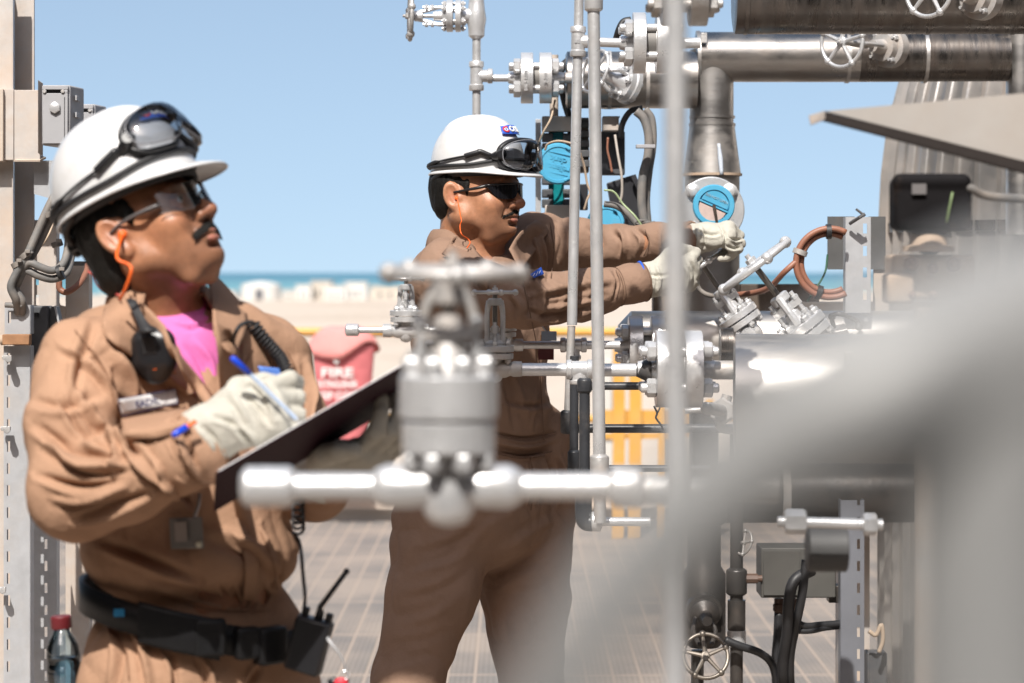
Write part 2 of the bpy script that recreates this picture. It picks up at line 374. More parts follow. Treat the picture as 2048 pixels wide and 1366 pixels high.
    def mesh(s):
        d = s.d; ins = d < 0; nx, ny, nz = d.shape; cid = np.arange((nx - 1) * (ny - 1) * (nz - 1)).reshape(nx - 1, ny - 1, nz - 1)
        acc = []; quads = []
        for ax in range(3):
            a = [slice(None)] * 3; b = [slice(None)] * 3; a[ax] = slice(0, -1); b[ax] = slice(1, None)
            for o in range(3):
                if o != ax: a[o] = slice(1, -1); b[o] = slice(1, -1)
            A = ins[tuple(a)]; B = ins[tuple(b)]; I = np.argwhere(A != B)
            if len(I) == 0: continue
            off = np.array([1, 1, 1]); off[ax] = 0; I0 = I + off; I1 = I0.copy(); I1[:, ax] += 1
            d0 = d[tuple(I0.T)]; d1 = d[tuple(I1.T)]; t = d0 / (d0 - d1)
            pos = np.stack([s.ax[i][I0[:, i]] for i in range(3)], 1).astype(np.float64)
            pos[:, ax] += t * (s.ax[ax][I1[:, ax]] - s.ax[ax][I0[:, ax]])
            u, v = [(1, 2), (2, 0), (0, 1)][ax]; cs = []
            for (du, dv) in ((0, 0), (1, 0), (1, 1), (0, 1)):
                c = I0.copy(); c[:, u] -= 1 - du; c[:, v] -= 1 - dv; ci = cid[tuple(c.T)]; cs.append(ci); acc.append((ci, pos))
            q = np.stack(cs, 1); flip = ~ins[tuple(I0.T)]; q[flip] = q[flip][:, ::-1]; quads.append(q)
        ci = np.concatenate([a[0] for a in acc]); ps = np.concatenate([a[1] for a in acc]); quads = np.concatenate(quads)
        uq, inv = np.unique(ci, return_inverse=True); cnt = np.bincount(inv)
        v = np.stack([np.bincount(inv, ps[:, i]) / cnt for i in range(3)], 1)
        f = np.searchsorted(uq, quads); return v, f
def axis_(a, b, h, fine=None):
    """grid coordinates from a to b at step h, with finer step inside fine=(c, d, h2)"""
    if not fine: return np.arange(a, b, h)
    c, d, h2 = fine; return np.concatenate([np.arange(a, c - h * 0.3, h), np.arange(c, d, h2), np.arange(d + h * 0.3, b, h)])
def relax(v, f, it=2, lam=0.5):
    n = len(v); e = np.vstack([f[:, [0, 1]], f[:, [1, 2]], f[:, [2, 3]], f[:, [3, 0]]]); cnt = np.bincount(e.ravel(), minlength=n)[:, None]
    for _ in range(it):
        s = np.zeros_like(v)
        for i in range(3): s[:, i] = np.bincount(e[:, 0], v[e[:, 1], i], minlength=n) + np.bincount(e[:, 1], v[e[:, 0], i], minlength=n)
        v = v * (1 - lam) + lam * s / np.maximum(cnt, 1)
    return v
def normals(v, f):
    fn = np.cross(v[f[:, 2]] - v[f[:, 0]], v[f[:, 3]] - v[f[:, 1]]); n = np.zeros_like(v)
    for k in range(4):
        for i in range(3): n[:, i] += np.bincount(f[:, k], fn[:, i], minlength=len(v))
    return n / (np.linalg.norm(n, axis=1, keepdims=True) + 1e-12)
_rng = np.random.RandomState(7); _LAT = _rng.rand(32, 32, 32) * 2 - 1
def vnoise(p):
    i = np.floor(p).astype(int); t = p - i; t = t * t * (3 - 2 * t); o = 0
    for a in (0, 1):
        for b in (0, 1):
            for c in (0, 1):
                w = (t[:, 0] if a else 1 - t[:, 0]) * (t[:, 1] if b else 1 - t[:, 1]) * (t[:, 2] if c else 1 - t[:, 2])
                o = o + w * _LAT[(i[:, 0] + a) % 32, (i[:, 1] + b) % 32, (i[:, 2] + c) % 32]
    return o
def project(v):
    return np.stack([1024 + v[:, 0] / v[:, 1] * F, 545 - (v[:, 2] - ZC) / v[:, 1] * F], 1)
def folds(v, f, lines, sc):
    """press cloth folds into a surface: each line = (points in picture coordinates, half width px, height m);
    the strip of surface facing the viewer's side below that line is raised (+) or sunk (-)"""
    n = normals(v, f); q = project(v); face = np.clip(-n[:, 1] * 1.6 + 0.15, 0, 1); disp = np.zeros(len(v))
    for pts, w, h in lines:
        pp = np.array([list(p)[:2] for p in spline([Vector((a, b, 0)) for a, b in pts], 5)]) if len(pts) > 2 else np.array(pts, dtype=float)
        L = len(pp) - 1
        lo = pp.min(0) - 4 * w; hi = pp.max(0) + 4 * w; idx = np.where((q > lo).all(1) & (q < hi).all(1))[0]; qq = q[idx]
        bb = np.full(len(idx), 1e9); al = np.zeros(len(idx)); sg = np.ones(len(idx))
        for i in range(L):
            a = pp[i]; d = pp[i + 1] - a; t = np.clip(((qq - a) @ d) / max(d @ d, 1e-9), 0, 1); r = np.hypot(*(qq - a - t[:, None] * d).T)
            m = r < bb; bb[m] = r[m]; al[m] = (i + t[m]) / L; cr = d[0] * (qq - a)[:, 1] - d[1] * (qq - a)[:, 0]; sg[m] = np.sign(cr[m])
        taper = np.sin(np.clip(al, 0.02, 0.98) * math.pi) ** 0.6
        s_ = bb * sg / (w * .8); disp[idx] += 1.9 * h * taper * (np.exp(-s_ ** 2) - .55 * np.exp(-((s_ - 1.7) / .9) ** 2))
    return v + n * (disp * face)[:, None]
# ------------------------------------------------------------ setting: ground, sea, platform
GZ = -6.0
def ground_mat():
    m, t, b = nodes_of('desert sand'); N = t.nodes; L = t.links; b.inputs['Roughness'].default_value = 0.95
    tc = N.new('ShaderNodeTexCoord')
    n1 = N.new('ShaderNodeTexNoise'); n1.inputs['Scale'].default_value = 0.02; n1.inputs['Detail'].default_value = 8
    n2 = N.new('ShaderNodeTexNoise'); n2.inputs['Scale'].default_value = 0.6; n2.inputs['Detail'].default_value = 8
    L.new(tc.outputs['Object'], n1.inputs['Vector']); L.new(tc.outputs['Object'], n2.inputs['Vector'])
    ad = N.new('ShaderNodeMath'); ad.operation = 'ADD'; L.new(n1.outputs[0], ad.inputs[0]); L.new(n2.outputs[0], ad.inputs[1])
    cr = N.new('ShaderNodeValToRGB'); e = cr.color_ramp.elements; e[0].position = 0.7; e[0].color = (0.37, 0.29, 0.215, 1); e[1].position = 1.25; e[1].color = (0.50, 0.42, 0.34, 1)
    L.new(ad.outputs[0], cr.inputs[0]); L.new(cr.outputs[0], b.inputs['Base Color'])
    bp = N.new('ShaderNodeBump'); bp.inputs['Strength'].default_value = 0.4; bp.inputs['Distance'].default_value = 0.2; L.new(n2.outputs[0], bp.inputs['Height']); L.new(bp.outputs[0], b.inputs['Normal'])
    return m
def sea_mat():
    m, t, b = nodes_of('shallow sea'); N = t.nodes; L = t.links; b.inputs['Roughness'].default_value = 0.35
    tc = N.new('ShaderNodeTexCoord'); sp = N.new('ShaderNodeSeparateXYZ'); L.new(tc.outputs['Object'], sp.inputs[0])
    mr = N.new('ShaderNodeMapRange'); mr.inputs[1].default_value = -9000; mr.inputs[2].default_value = -2500; mr.interpolation_type = 'SMOOTHSTEP'
    n = N.new('ShaderNodeTexNoise'); n.inputs['Scale'].default_value = 0.002; n.inputs['Detail'].default_value = 5; L.new(tc.outputs['Object'], n.inputs['Vector'])
    cr = N.new('ShaderNodeValToRGB'); e = cr.color_ramp.elements
    cr.color_ramp.elements[0].color = (0.12, 0.30, 0.32, 1); cr.color_ramp.elements[1].color = (0.045, 0.17, 0.23, 1)
    mr.inputs[1].default_value = -15000 + 800; mr.inputs[2].default_value = -15000 + 3500
    L.new(sp.outputs['Y'], mr.inputs[0]); L.new(mr.outputs[0], cr.inputs[0]); L.new(cr.outputs[0], b.inputs['Base Color'])
    bp = N.new('ShaderNodeBump'); bp.inputs['Strength'].default_value = 0.3; bp.inputs['Distance'].default_value = 1.0
    n3 = N.new('ShaderNodeTexNoise'); n3.inputs['Scale'].default_value = 0.15; L.new(tc.outputs['Object'], n3.inputs['Vector']); L.new(n3.outputs[0], bp.inputs['Height']); L.new(bp.outputs[0], b.inputs['Normal'])
    return m
g = MB().add([(-30000, -3000, GZ - 0.6), (30000, -3000, GZ - 0.6), (30000, 45000, GZ - 0.6), (-30000, 45000, GZ - 0.6)], [(0, 1, 2, 3)])
# one ground sheet: raised land that dips under the sea at the shore, with an uneven shoreline
def shore(x): return 830 + 40 * math.sin(x / 130.0 + 1) + 22 * math.sin(x / 47.0)
xs = np.concatenate([[-30000, -3000], np.linspace(-700, 700, 71), [3000, 30000]]); vs = []; fs = []
rows = [-3000, -50, 60, 300, 600, 'a', 'b', 'c', 45000]
for r in rows:
    for x in xs:
        s = shore(x)
        y, z = {'a': (s - 60, GZ), 'b': (s, GZ - 0.15), 'c': (s + 60, GZ - 3)}.get(r, (r, GZ if r != 45000 else GZ - 3)) if isinstance(r, str) or True else 0
        if not isinstance(r, str): y, z = r, (GZ if r < 2000 else GZ - 3)
        vs.append((x, y, z))
n = len(xs)
for i in range(len(rows) - 1):
    for j in range(n - 1): fs.append((i * n + j, i * n + j + 1, (i + 1) * n + j + 1, (i + 1) * n + j))
mesh_object('ground', vs, fs, ground_mat(), base=(0, 0, GZ), smooth=False)['kind'] = 'structure'
s_ = MB().add([(-30000, 700, GZ - 0.4), (30000, 700, GZ - 0.4), (30000, 44000, GZ - 0.4), (-30000, 44000, GZ - 0.4)], [(0, 1, 2, 3)])
so_ = s_.build('sea', sea_mat(), base=(0, 15000, GZ - 0.4), smooth=False); so_['kind'] = 'structure'

def grating_mat():
    m, t, b = nodes_of('dusty floor grating'); N = t.nodes; L = t.links; b.inputs['Roughness'].default_value = 0.7
    tc = N.new('ShaderNodeTexCoord'); sp = N.new('ShaderNodeSeparateXYZ'); L.new(tc.outputs['Object'], sp.inputs[0])
    def stripe(src, period, width, off=0.0):
        a = N.new('ShaderNodeMath'); a.operation = 'ADD'; a.inputs[1].default_value = 100 + off; L.new(src, a.inputs[0])
        d = N.new('ShaderNodeMath'); d.operation = 'DIVIDE'; d.inputs[1].default_value = period; L.new(a.outputs[0], d.inputs[0])
        f = N.new('ShaderNodeMath'); f.operation = 'FRACT'; L.new(d.outputs[0], f.inputs[0])
        l = N.new('ShaderNodeMath'); l.operation = 'LESS_THAN'; l.inputs[1].default_value = width; L.new(f.outputs[0], l.inputs[0]); return l.outputs[0]
    big = stripe(sp.outputs['X'], 0.102, 0.11); joint = stripe(sp.outputs['Y'], 1.0, 0.03)
    fx = stripe(sp.outputs['X'], 0.0204, 0.35); fy = stripe(sp.outputs['Y'], 0.03, 0.4)
    mxm = N.new('ShaderNodeMath'); mxm.operation = 'MAXIMUM'; L.new(fx, mxm.inputs[0]); L.new(fy, mxm.inputs[1])
    n = N.new('ShaderNodeTexNoise'); n.inputs['Scale'].default_value = 1.6; n.inputs['Detail'].default_value = 8; L.new(tc.outputs['Object'], n.inputs['Vector'])
    cr = N.new('ShaderNodeValToRGB'); e = cr.color_ramp.elements; e[0].position = 0.38; e[0].color = (0.21, 0.19, 0.172, 1); e[1].position = 0.62; e[1].color = (0.34, 0.285, 0.238, 1)
    L.new(n.outputs[0], cr.inputs[0])
    m1 = N.new('ShaderNodeMix'); m1.data_type = 'RGBA'; m1.blend_type = 'MULTIPLY'; L.new(cr.outputs[0], m1.inputs[6]); m1.inputs[7].default_value = (0.70, 0.68, 0.67, 1)
    inv = N.new('ShaderNodeMath'); inv.operation = 'SUBTRACT'; inv.inputs[0].default_value = 1; L.new(mxm.outputs[0], inv.inputs[1]); L.new(inv.outputs[0], m1.inputs[0])
    mb = N.new('ShaderNodeMath'); mb.operation = 'MAXIMUM'; L.new(big, mb.inputs[0]); L.new(joint, mb.inputs[1])
    m2 = N.new('ShaderNodeMix'); m2.data_type = 'RGBA'; L.new(mb.outputs[0], m2.inputs[0]); L.new(m1.outputs[2], m2.inputs[6]); m2.inputs[7].default_value = (0.38, 0.305, 0.245, 1)
    L.new(m2.outputs[2], b.inputs['Base Color'])
    bp = N.new('ShaderNodeBump'); bp.inputs['Distance'].default_value = 0.01; L.new(mb.outputs[0], bp.inputs['Height']); L.new(bp.outputs[0], b.inputs['Normal'])
    return m
pl = MB(); pl.box((1, 5.8, -0.06), (16, 17.6, 0.12)); po = pl.build('platform_floor', grating_mat(), base=(0, 0, 0)); po['kind'] = 'structure'
# pale kerb and lower paved strip beyond the platform edge
kb = MB(); kb.box((1, 14.75, 0.0), (16, 0.2, 0.14)); ko = kb.build('platform_kerb', mat('pale concrete', (0.56, 0.50, 0.43), 0.85, noise=0.1, nscale=3, bump=0.3, bscale=30)); ko['kind'] = 'structure'
for (x, y) in [(-6, 1), (8, 1), (-6, 14), (8, 14), (1, 14), (1, 6)]:
    pass
lg = MB()
for (x, y) in [(-6, 0), (8, 0), (-6, 14), (8, 14), (1, 14), (1, 7)]: lg.box((x, y, (GZ - 0.12) / 2 - 0.02), (0.3, 0.3, -GZ - 0.2))
lo_ = lg.build('platform_supports', GALV); lo_['kind'] = 'structure'

# ------------------------------------------------------------ distant buildings on the shore
BW = mat('whitewashed tank', (0.58, 0.56, 0.52), 0.8, noise=0.06, nscale=0.2)
BD = mat('dark opening', (0.10, 0.10, 0.11), 0.7)
BS = mat('sandy building', (0.50, 0.45, 0.38), 0.85, noise=0.05, nscale=0.2)
def far_z(py, Y): return ZC - (py - 545) / F * Y
def block(px0, px1, py_top, Y, depth, label, cat='building', name='shore_building', m=BW, doors=3, flat=True, group=None, py_bot=None):
    x0 = (px0 - 1024) / F * Y; x1 = (px1 - 1024) / F * Y; zt = far_z(py_top, Y)
    t = thing(name, ((x0 + x1) / 2, Y, GZ), label, cat, group)
    b = MB(); b.box(((x0 + x1) / 2, Y + depth / 2, (GZ + zt) / 2), (x1 - x0, depth, zt - GZ)); b.build('wall', m, t)
    r = MB(); r.box(((x0 + x1) / 2, Y + depth / 2, zt + 0.15), (x1 - x0 + 0.5, depth + 0.5, 0.3)); r.build('roof', m, t)
    w = (x1 - x0) / (doors + 1)
    for k in range(doors):
        d = MB(); d.box((x0 + w * (k + 1), Y - 0.03, GZ + (zt - GZ) * 0.35), (w * 0.35, 0.1, (zt - GZ) * 0.4)); d.build('window' if k else 'door', BD, t)
    return t
YB = 660.0
# big white storage tank
def tank(px0, px1, py_top, Y, label, name='storage_tank'):
    x0 = (px0 - 1024) / F * Y; x1 = (px1 - 1024) / F * Y; zt = far_z(py_top, Y); r = (x1 - x0) / 2; c = V((x0 + x1) / 2, Y + r, GZ)
    t = thing(name, c, label, 'storage tank')
    m = MB(); m.lathe(c, (0, 0, 1), [(0, r), (zt - GZ - 1.2, r)], 48); m.build('wall', BW, t)
    m = MB(); m.lathe(c, (0, 0, 1), [(zt - GZ - 1.2, r * 1.01), (zt - GZ - 0.6, r * 0.7), (zt - GZ, 0.01)], 48); m.build('roof', BW, t)
    m = MB(); m.box(c + V(0, -r - 0.1, 1.5), (2.2, 0.5, 3)); m.build('door', BD, t)
tank(478, 558, 562, YB, 'big white round storage tank by the shore behind the near worker')
block(592, 622, 572, YB + 5, 8, 'low pale building with a stepped roof, right of the white tank', doors=2)
block(622, 662, 564, YB + 10, 10, 'tall white square building in the middle of the shore group', doors=2, m=BS)
block(648, 690, 574, YB - 8, 7, 'long low white shed in front of the shore group', doors=4)
block(690, 732, 566, YB + 4, 10, 'white flat roofed block at the right end of the shore group', doors=2)
block(740, 800, 574, YB + 30, 9, 'small sand coloured building farthest right along the shore', m=BS, doors=2)
block(1120, 1180, 570, YB + 60, 12, 'sand coloured shore building behind the silver pipes', m=BS, doors=3)
block(1590, 1670, 586, YB - 60, 9, 'low sandy building seen through the hose coil', m=BS, doors=3)
for k, (a_, b_, t_, dy, lb) in enumerate(((566, 590, 582, 14, 'tiny pale shed right beside the white tank'), (812, 850, 580, 10, 'low white shed on the shore left of the far worker'), (1225, 1262, 580, -10, 'low pale shed seen between pipes and gloves'), (1500, 1560, 578, 5, 'low pale block behind the tilted valves'), (420, 470, 584, 20, 'long low white shed left of the white tank'))):
    block(a_, b_, t_, YB + dy, 7, lb, doors=2)
# breakwater spits in the shallows
bk = MB()
for (px0, px1, Y, h) in [(205, 470, 905, 0.9), (560, 860, 930, 1.2), (1700, 2100, 960, 1.0)]:
    x0 = (px0 - 1024) / F * Y; x1 = (px1 - 1024) / F * Y; random.seed(px0)
    for k in range(40):
        x = x0 + (x1 - x0) * k / 39; bk.sphere((x, Y + random.uniform(-4, 4), GZ - 0.4), (x1 - x0) / 39 * 1.3, 8, 5, (1, 1.6, 0.35 * h))
tag(bk.build('breakwater', mat('breakwater rubble', (0.5, 0.45, 0.38), 0.9, noise=0.2, nscale=0.3), base=(0, 920, GZ)), kind='structure')

# ------------------------------------------------------------ yellow guard rail at the platform edge
YR = 14.55
gr = thing('guard_rail', P(700, 1035, YR), 'long yellow tubular guard rail along the far platform edge', 'railing')
m = MB(); m.cyl(P(-400, 664, YR), P(2500, 664, YR), 0.026); m.build('top_rail', YELLOW, gr)
m = MB(); m.cyl(P(-400, 838, YR), P(2500, 838, YR), 0.024); m.build('mid_rail', YELLOW, gr)
m = MB(); m.box(((1024 - 1024) / F * YR, YR + 0.01, 0.13), (14, 0.01, 0.10)); m.build('toe_board', STEEL_DUSTY, gr)
for px in (-300, 230, 1020, 1560, 2100):
    m = MB(); m.cyl(V((px - 1024) / F * YR, YR, 0.071), P(px, 664, YR), 0.026); m.build('post', YELLOW, gr)
# yellow stair gate / platform frame beyond the pipes
YG = 13.6
yg = thing('yellow_gate', P(1270, 1040, YG), 'yellow steel ladder gate behind the silver and black pipes', 'gate')
for (px, w, y0) in ((1238, 24, 690), (1271, 25, 640), (1325, 15, 800), (1420, 15, 800)):
    m = MB(); a = P(px, 1040, YG); a.z = 0.002; m.bar(a, P(px, y0, YG), w / F * YG, 0.03, (0, 1, 0)); m.build('post', YELLOW, yg)
for (py, h) in ((836, 32), (872, 12)):
    m = MB(); m.box(P(1310, py, YG + 0.03), (230 / F * YG, 0.02, h / F * YG)); m.build('rail', YELLOW, yg)
# sandbags / spoil heaps and pale equipment beyond the rail
def cabinet(px0, px1, y0, y1, Y, label, name='equipment_cabinet', m=BS):
    a = P(px0, y0, Y); b_ = P(px1, y1, Y); z0 = min(0.0, b_.z) if Y < 14 else b_.z
    t = thing(name, ((a.x + b_.x) / 2, Y, z0), label, 'cabinet')
    k = MB(); k.box(((a.x + b_.x) / 2, Y + 0.3, (a.z + z0) / 2), (b_.x - a.x, 0.6, a.z - z0)); k.build('cabinet_body', m, t, bevel=0.01)
    k = MB(); k.box(((a.x + b_.x) / 2, Y - 0.012, (a.z + z0) / 2), ((b_.x - a.x) * 0.86, 0.02, (a.z - z0) * 0.86)); k.build('door', m, t, bevel=0.004)
# red fire extinguisher cover
YF = 14.2
def fire_cover():
    RED = mat('faded red cover cloth', (0.62, 0.17, 0.18), 0.75, noise=0.1, nscale=5, bump=0.6, bscale=12, bdist=0.02)
    PINK = mat('sun bleached red cloth', (0.72, 0.27, 0.25), 0.8, noise=0.08, nscale=5, bump=0.6, bscale=10, bdist=0.02)
    t = thing('extinguisher_cover', V((686 - 1024) / F * YF, YF, 0.34), 'faded red fire extinguisher cover with white lettering hanging on the guard rail', 'fire extinguisher')
    c = V((684 - 1024) / F * YF, YF + 0.12, 0); zt = far_z(690, YF); w = 60 / F * YF
    m = MB(); vs = []; fs = []; n = 32; rows = 16
    for i in range(rows + 1):
        s = i / rows; z = 0.34 + (zt - 0.34) * s
        for k in range(n):
            a = 2 * math.pi * k / n; rr = w * (0.72 + 0.33 * s) * (1 + 0.03 * math.sin(5 * a + 3 * s) + 0.012 * math.sin(11 * a + 7 * s))
            sq = (abs(math.cos(a)) ** 4 + abs(math.sin(a)) ** 4) ** -0.25
            vs.append((c.x + rr * math.cos(a) * (sq * 0.5 + 0.5), c.y + rr * 0.55 * math.sin(a), z))
    for i in range(rows):
        for k in range(n): k2 = (k + 1) % n; fs.append((i * n + k, i * n + k2, (i + 1) * n + k2, (i + 1) * n + k))
    fs.append(tuple(range(n))[::-1]); m.add(vs, fs); m.build('bag', RED, t, sharp=0)
    # flared hood: rises to a soft peak and hangs in two wings
    m = MB(); vs = []; fs = []; rows = 10; z0 = far_z(655, YF)
    for i in range(rows + 1):
        s = i / rows
        for k in range(n):
            a = 2 * math.pi * k / n; ca = math.cos(a); sa = math.sin(a); wing = abs(ca) ** 2
            rr = w * (0.06 + 1.12 * s ** 0.7) * (1 + 0.03 * math.sin(4 * a + 1))
            front = max(0, -sa)
            drop = (s ** 2.2) * (0.13 + 0.05 * math.sin(2 * a + 0.6)) + front * s ** 3 * (0.085 - 0.09 * abs(ca)) - wing * s * 0.03
            vs.append((c.x + rr * ca, c.y + rr * 0.62 * sa, z0 - drop))
    for i in range(rows):
        for k in range(n): k2 = (k + 1) % n; fs.append((i * n + k, i * n + k2, (i + 1) * n + k2, (i + 1) * n + k))
    fs.append(tuple(range(n))); m.add(vs, fs); o = m.build('hood', PINK, t, sharp=0)
    sd = o.modifiers.new('thick', 'SOLIDIFY'); sd.thickness = 0.006
    for z_ in (0.62, 1.08): st = MB(); st.box(V(c.x, (c.y + 14.53) / 2 + .03, z_), (.04, 14.53 - c.y - .02, .03)); st.build('hanger', STEEL_DUSTY, t, bevel=0.003)
    yy = c.y - w * 0.55 * 1.09 - 0.012
    for txt, py, sz in (('FIRE', 746, 19), ('EXTINGUISHER', 769, 14), ('KEEP CLEAR', 792, 15)):
        wid = {'FIRE': 64, 'EXTINGUISHER': 80, 'KEEP CLEAR': 84}[txt]
        o = text_mesh(txt, 1.0, V(0, 0, 0), (1, 0, 0), (0, 0, 1), WHITE, t, depth=0.001, bold=0.02); w0 = max(v.co.x for v in o.data.vertices) - min(v.co.x for v in o.data.vertices)
        s0 = wid / F * YF / w0; s1 = sz / F * YF / 0.72; r0 = worigin(t)
        mx_ = sum(v.co.x for v in o.data.vertices) / len(o.data.vertices); mx_ = (max(v.co.x for v in o.data.vertices) + min(v.co.x for v in o.data.vertices)) / 2
        for v in o.data.vertices: v.co = Vector(((v.co.x - mx_) * s0, (v.co.y + r0.y) * .3, (v.co.z + r0.z) * s1)) + V((675 - 1024) / F * YF, yy, far_z(py, YF)) - r0
    fl = MB(); fl.lathe(V((673 - 1024) / F * YF, yy, far_z(722, YF)), (0, -1, 0), [(0, 0.016), (0.002, 0.016)], 12); fl.build('emblem', WHITE, t)
fire_cover()
# pale conduit stub on the floor edge and scattered pieces beyond the far rail
YK = 15.6
for (px0, px1, y0, y1, lab, mm) in ((1196, 1226, 690, 740, 'pale box beyond the railing left of the yellow gate', BW), (1345, 1440, 870, 930, 'grey cabinet low behind the yellow gate', BS)):
    a = P(px0, y0, YK); b_ = P(px1, y1, YK)
    t = thing('equipment_cabinet', ((a.x + b_.x) / 2, YK, GZ), lab, 'cabinet')
    k = MB(); k.box(((a.x + b_.x) / 2, YK + 0.3, (a.z + GZ) / 2), (b_.x - a.x, 0.6, a.z - GZ)); k.build('cabinet_body', mm, t, bevel=0.01)
    k = MB(); k.box(((a.x + b_.x) / 2, YK - 0.012, a.z - 0.35), ((b_.x - a.x) * 0.8, 0.02, 0.5)); k.build('door', mm, t, bevel=0.004)

# ------------------------------------------------------------ unseen plant masses added round the viewpoint to block sky light and darken reflections
def unseen_blockers():
    t = thing('sky_blocker', (0, -5, 0), 'steel framed process unit put unseen behind the viewpoint to block sky light', 'sky blocker')
    DK = mat('dark blocker steel', (0.16, 0.15, 0.14), 0.6, 0.3, noise=0.3, nscale=2)
    for x in (-9, -5, -1, 3, 7, 11): m = MB(); m.box((x, -3.7, 2.6), (0.3, 0.3, 5.2)); m.build('column', DK, t)
    for z in (2.6, 5.2): m = MB(); m.box((1, -4.9, z), (22, 2.3, 0.2)); m.build('deck', DK, t)
    m = MB(); m.box((1, -6.3, 3.4), (26, 0.3, 8.0)); m.build('wall', DK, t)
    for (x, r, z0, z1) in ((-6.5, 1.0, 0.1, 5.0), (-3, 0.7, 0.1, 5), (1.5, 1.1, 0.1, 5.1), (5, 0.8, 0.1, 4.6), (8.5, 1.1, 0.1, 5.1)):
        m = MB(); m.cyl((x, -4.8, z0), (x, -4.8, z1), r, seg=32, ch=0.1); m.build('vessel', CLAD_DARK, t)
    sx = thing('sky_screen', (-6.0, -1, 0), 'steel sky screen added out of view along the left to block sky light', 'sky screen')  # unseen rack with a wall raised to cut sky light from the left
    for y in (-3, 0, 3, 6): m = MB(); m.box((-6.0, y, 1.7), (0.25, 0.25, 3.4)); m.build('column', DK, sx)
    m = MB(); m.box((-6.4, 2.5, 5.2), (0.1, 16, 9.6)); m.build('wall', DK, sx)
    for z in (2.4, 2.9, 3.4):
        m = MB(); m.cyl((-5.8, -4, z), (-5.8, 7, z), 0.17, seg=24); m.build('pipe', CLAD_DARK, sx)
    cp = thing('blocker', (-1.5, -2.6, 0), 'steel canopy added over the viewpoint to hold back light, out of view', 'blocker')  # unseen roof added to hold back light near the viewpoint
    m = MB(); m.box((-1.2, -3.7, 4.1), (7.0, 2.4, 0.08)); m.build('roof', DK, cp)
    for (x, y) in ((-4.5, -4.4), (2.1, -4.4), (-4.5, -2.7), (2.1, -2.7)): m = MB(); m.box((x, y, 2.03), (.14, .14, 4.06)); m.build('post', DK, cp)
    rw_ = thing('sky_blocker', (6.5, 3, 0), 'tall steel clad process unit added out of view on the right to block sky light', 'sky blocker')  # unseen wall and vessels added to cut sky light and darken reflections
    m = MB(); m.box((6.9, 3.5, 5.0), (0.3, 16, 10.0)); m.build('wall', DK, rw_)
    for y in (-1, 2.2, 5.4): m = MB(); m.cyl((5.7, y, 0.1), (5.7, y, 5.6), .8, seg=32, ch=.1); m.build('vessel', CLAD_DARK, rw_)
    wk = thing('shade_panel', (-1.3, 4.7, 2.5), 'overhead shade panel added out of view to shade the far worker', 'shade panel')  # unseen panel added only to shade the far worker's legs
    m = MB(); m.box((-.45, 4.30, 2.52), (.66, .70, .03)); m.build('shade_plate', DK, wk)
    for x in (-.7, -.2): m = MB(); m.box((x, 4.30, 3.6), (.02, .02, 2.1)); m.build('hanger', DK, wk)
unseen_blockers()
# ------------------------------------------------------------ the two workers
def skin_mat(name, col, beard, blush, rough):
    m = mat(name, col, rough, noise=0.20, nscale=48, bump=0.35, bscale=380, bdist=0.0015, sss=0.10, spec=0.45)
    t = m.node_tree; N = t.nodes; L = t.links; b = N['Principled BSDF']; src = b.inputs['Base Color'].links[0].from_socket
    for at, c in (('beard', beard), ('blush', blush)):
        a = N.new('ShaderNodeAttribute'); a.attribute_name = at; mx = N.new('ShaderNodeMix'); mx.data_type = 'RGBA'
        nn = N.new('ShaderNodeTexNoise'); nn.inputs['Scale'].default_value = 700 if at == 'beard' else 60; ml = N.new('ShaderNodeMath'); ml.operation = 'MULTIPLY'
        mr = N.new('ShaderNodeMapRange'); mr.inputs[3].default_value = 0.35; mr.inputs[4].default_value = 1.35; L.new(nn.outputs[0], mr.inputs[0])
        L.new(a.outputs['Fac'], ml.inputs[0]); L.new(mr.outputs[0], ml.inputs[1]); L.new(ml.outputs[0], mx.inputs[0]); L.new(src, mx.inputs[6]); mx.inputs[7].default_value = (*c, 1); src = mx.outputs[2]
    L.new(src, b.inputs['Base Color']); return m
def skin_zones(o, v, C, M, S, zs, amount):
    """beard shadow and redder skin as measured on the head: they belong to the face and move with it"""
    l = ((v - np.array(C)) @ np.array(M)) / S; l[:, 2] = np.where(l[:, 2] < 0, l[:, 2] / zs, l[:, 2]); x, y, z = l.T; sg = lambda q, w: 1 / (1 + np.exp(-np.clip(q / w, -40, 40)))
    be = sg(-0.048 - z - 0.25 * np.abs(y) + 0.02 * (x > .08), .007) * sg(x + .012, .008) * sg(z + .135, .008) + sg(x - .080, .004) * sg(-.044 - z, .003) * sg(z + .064, .003) * sg(.034 - np.abs(y), .004) * .6
    bl = np.exp(-(((x - .112) / .018) ** 2 + (y / .02) ** 2 + ((z + .034) / .016) ** 2)) + np.exp(-(((x + .012) / .022) ** 2 + ((np.abs(y) - .084) / .010) ** 2 + ((z + .01) / .03) ** 2)) + .5 * np.exp(-(((np.abs(y) - .045) / .018) ** 2 + ((z + .03) / .018) ** 2)) * sg(x - .03, .01)
    for nm, q in (('beard', be * amount), ('blush', bl * .5)):
        at = o.data.attributes.new(nm, 'FLOAT', 'POINT'); at.data.foreach_set('value', np.clip(q, 0, 1).astype(np.float32))
SKIN1 = skin_mat('brown skin', (0.42, 0.195, 0.105), (0.085, 0.05, 0.038), (0.36, 0.12, 0.075), 0.36)
SKIN2 = skin_mat('light brown skin', (0.45, 0.22, 0.125), (0.17, 0.09, 0.06), (0.50, 0.17, 0.10), 0.40)
HAIR = mat('black hair', (0.008, 0.007, 0.006), 0.6, spec=0.25, noise=0.4, nscale=90, bump=0.9, bscale=260, bdist=0.002)
STUBBLE = HAIR
KHAKI1 = mat('tan cotton coverall', (0.385, 0.230, 0.148), 0.85, noise=0.10, nscale=7, bump=0.6, bscale=34, bdist=0.006, weave=True, spec=0.2)
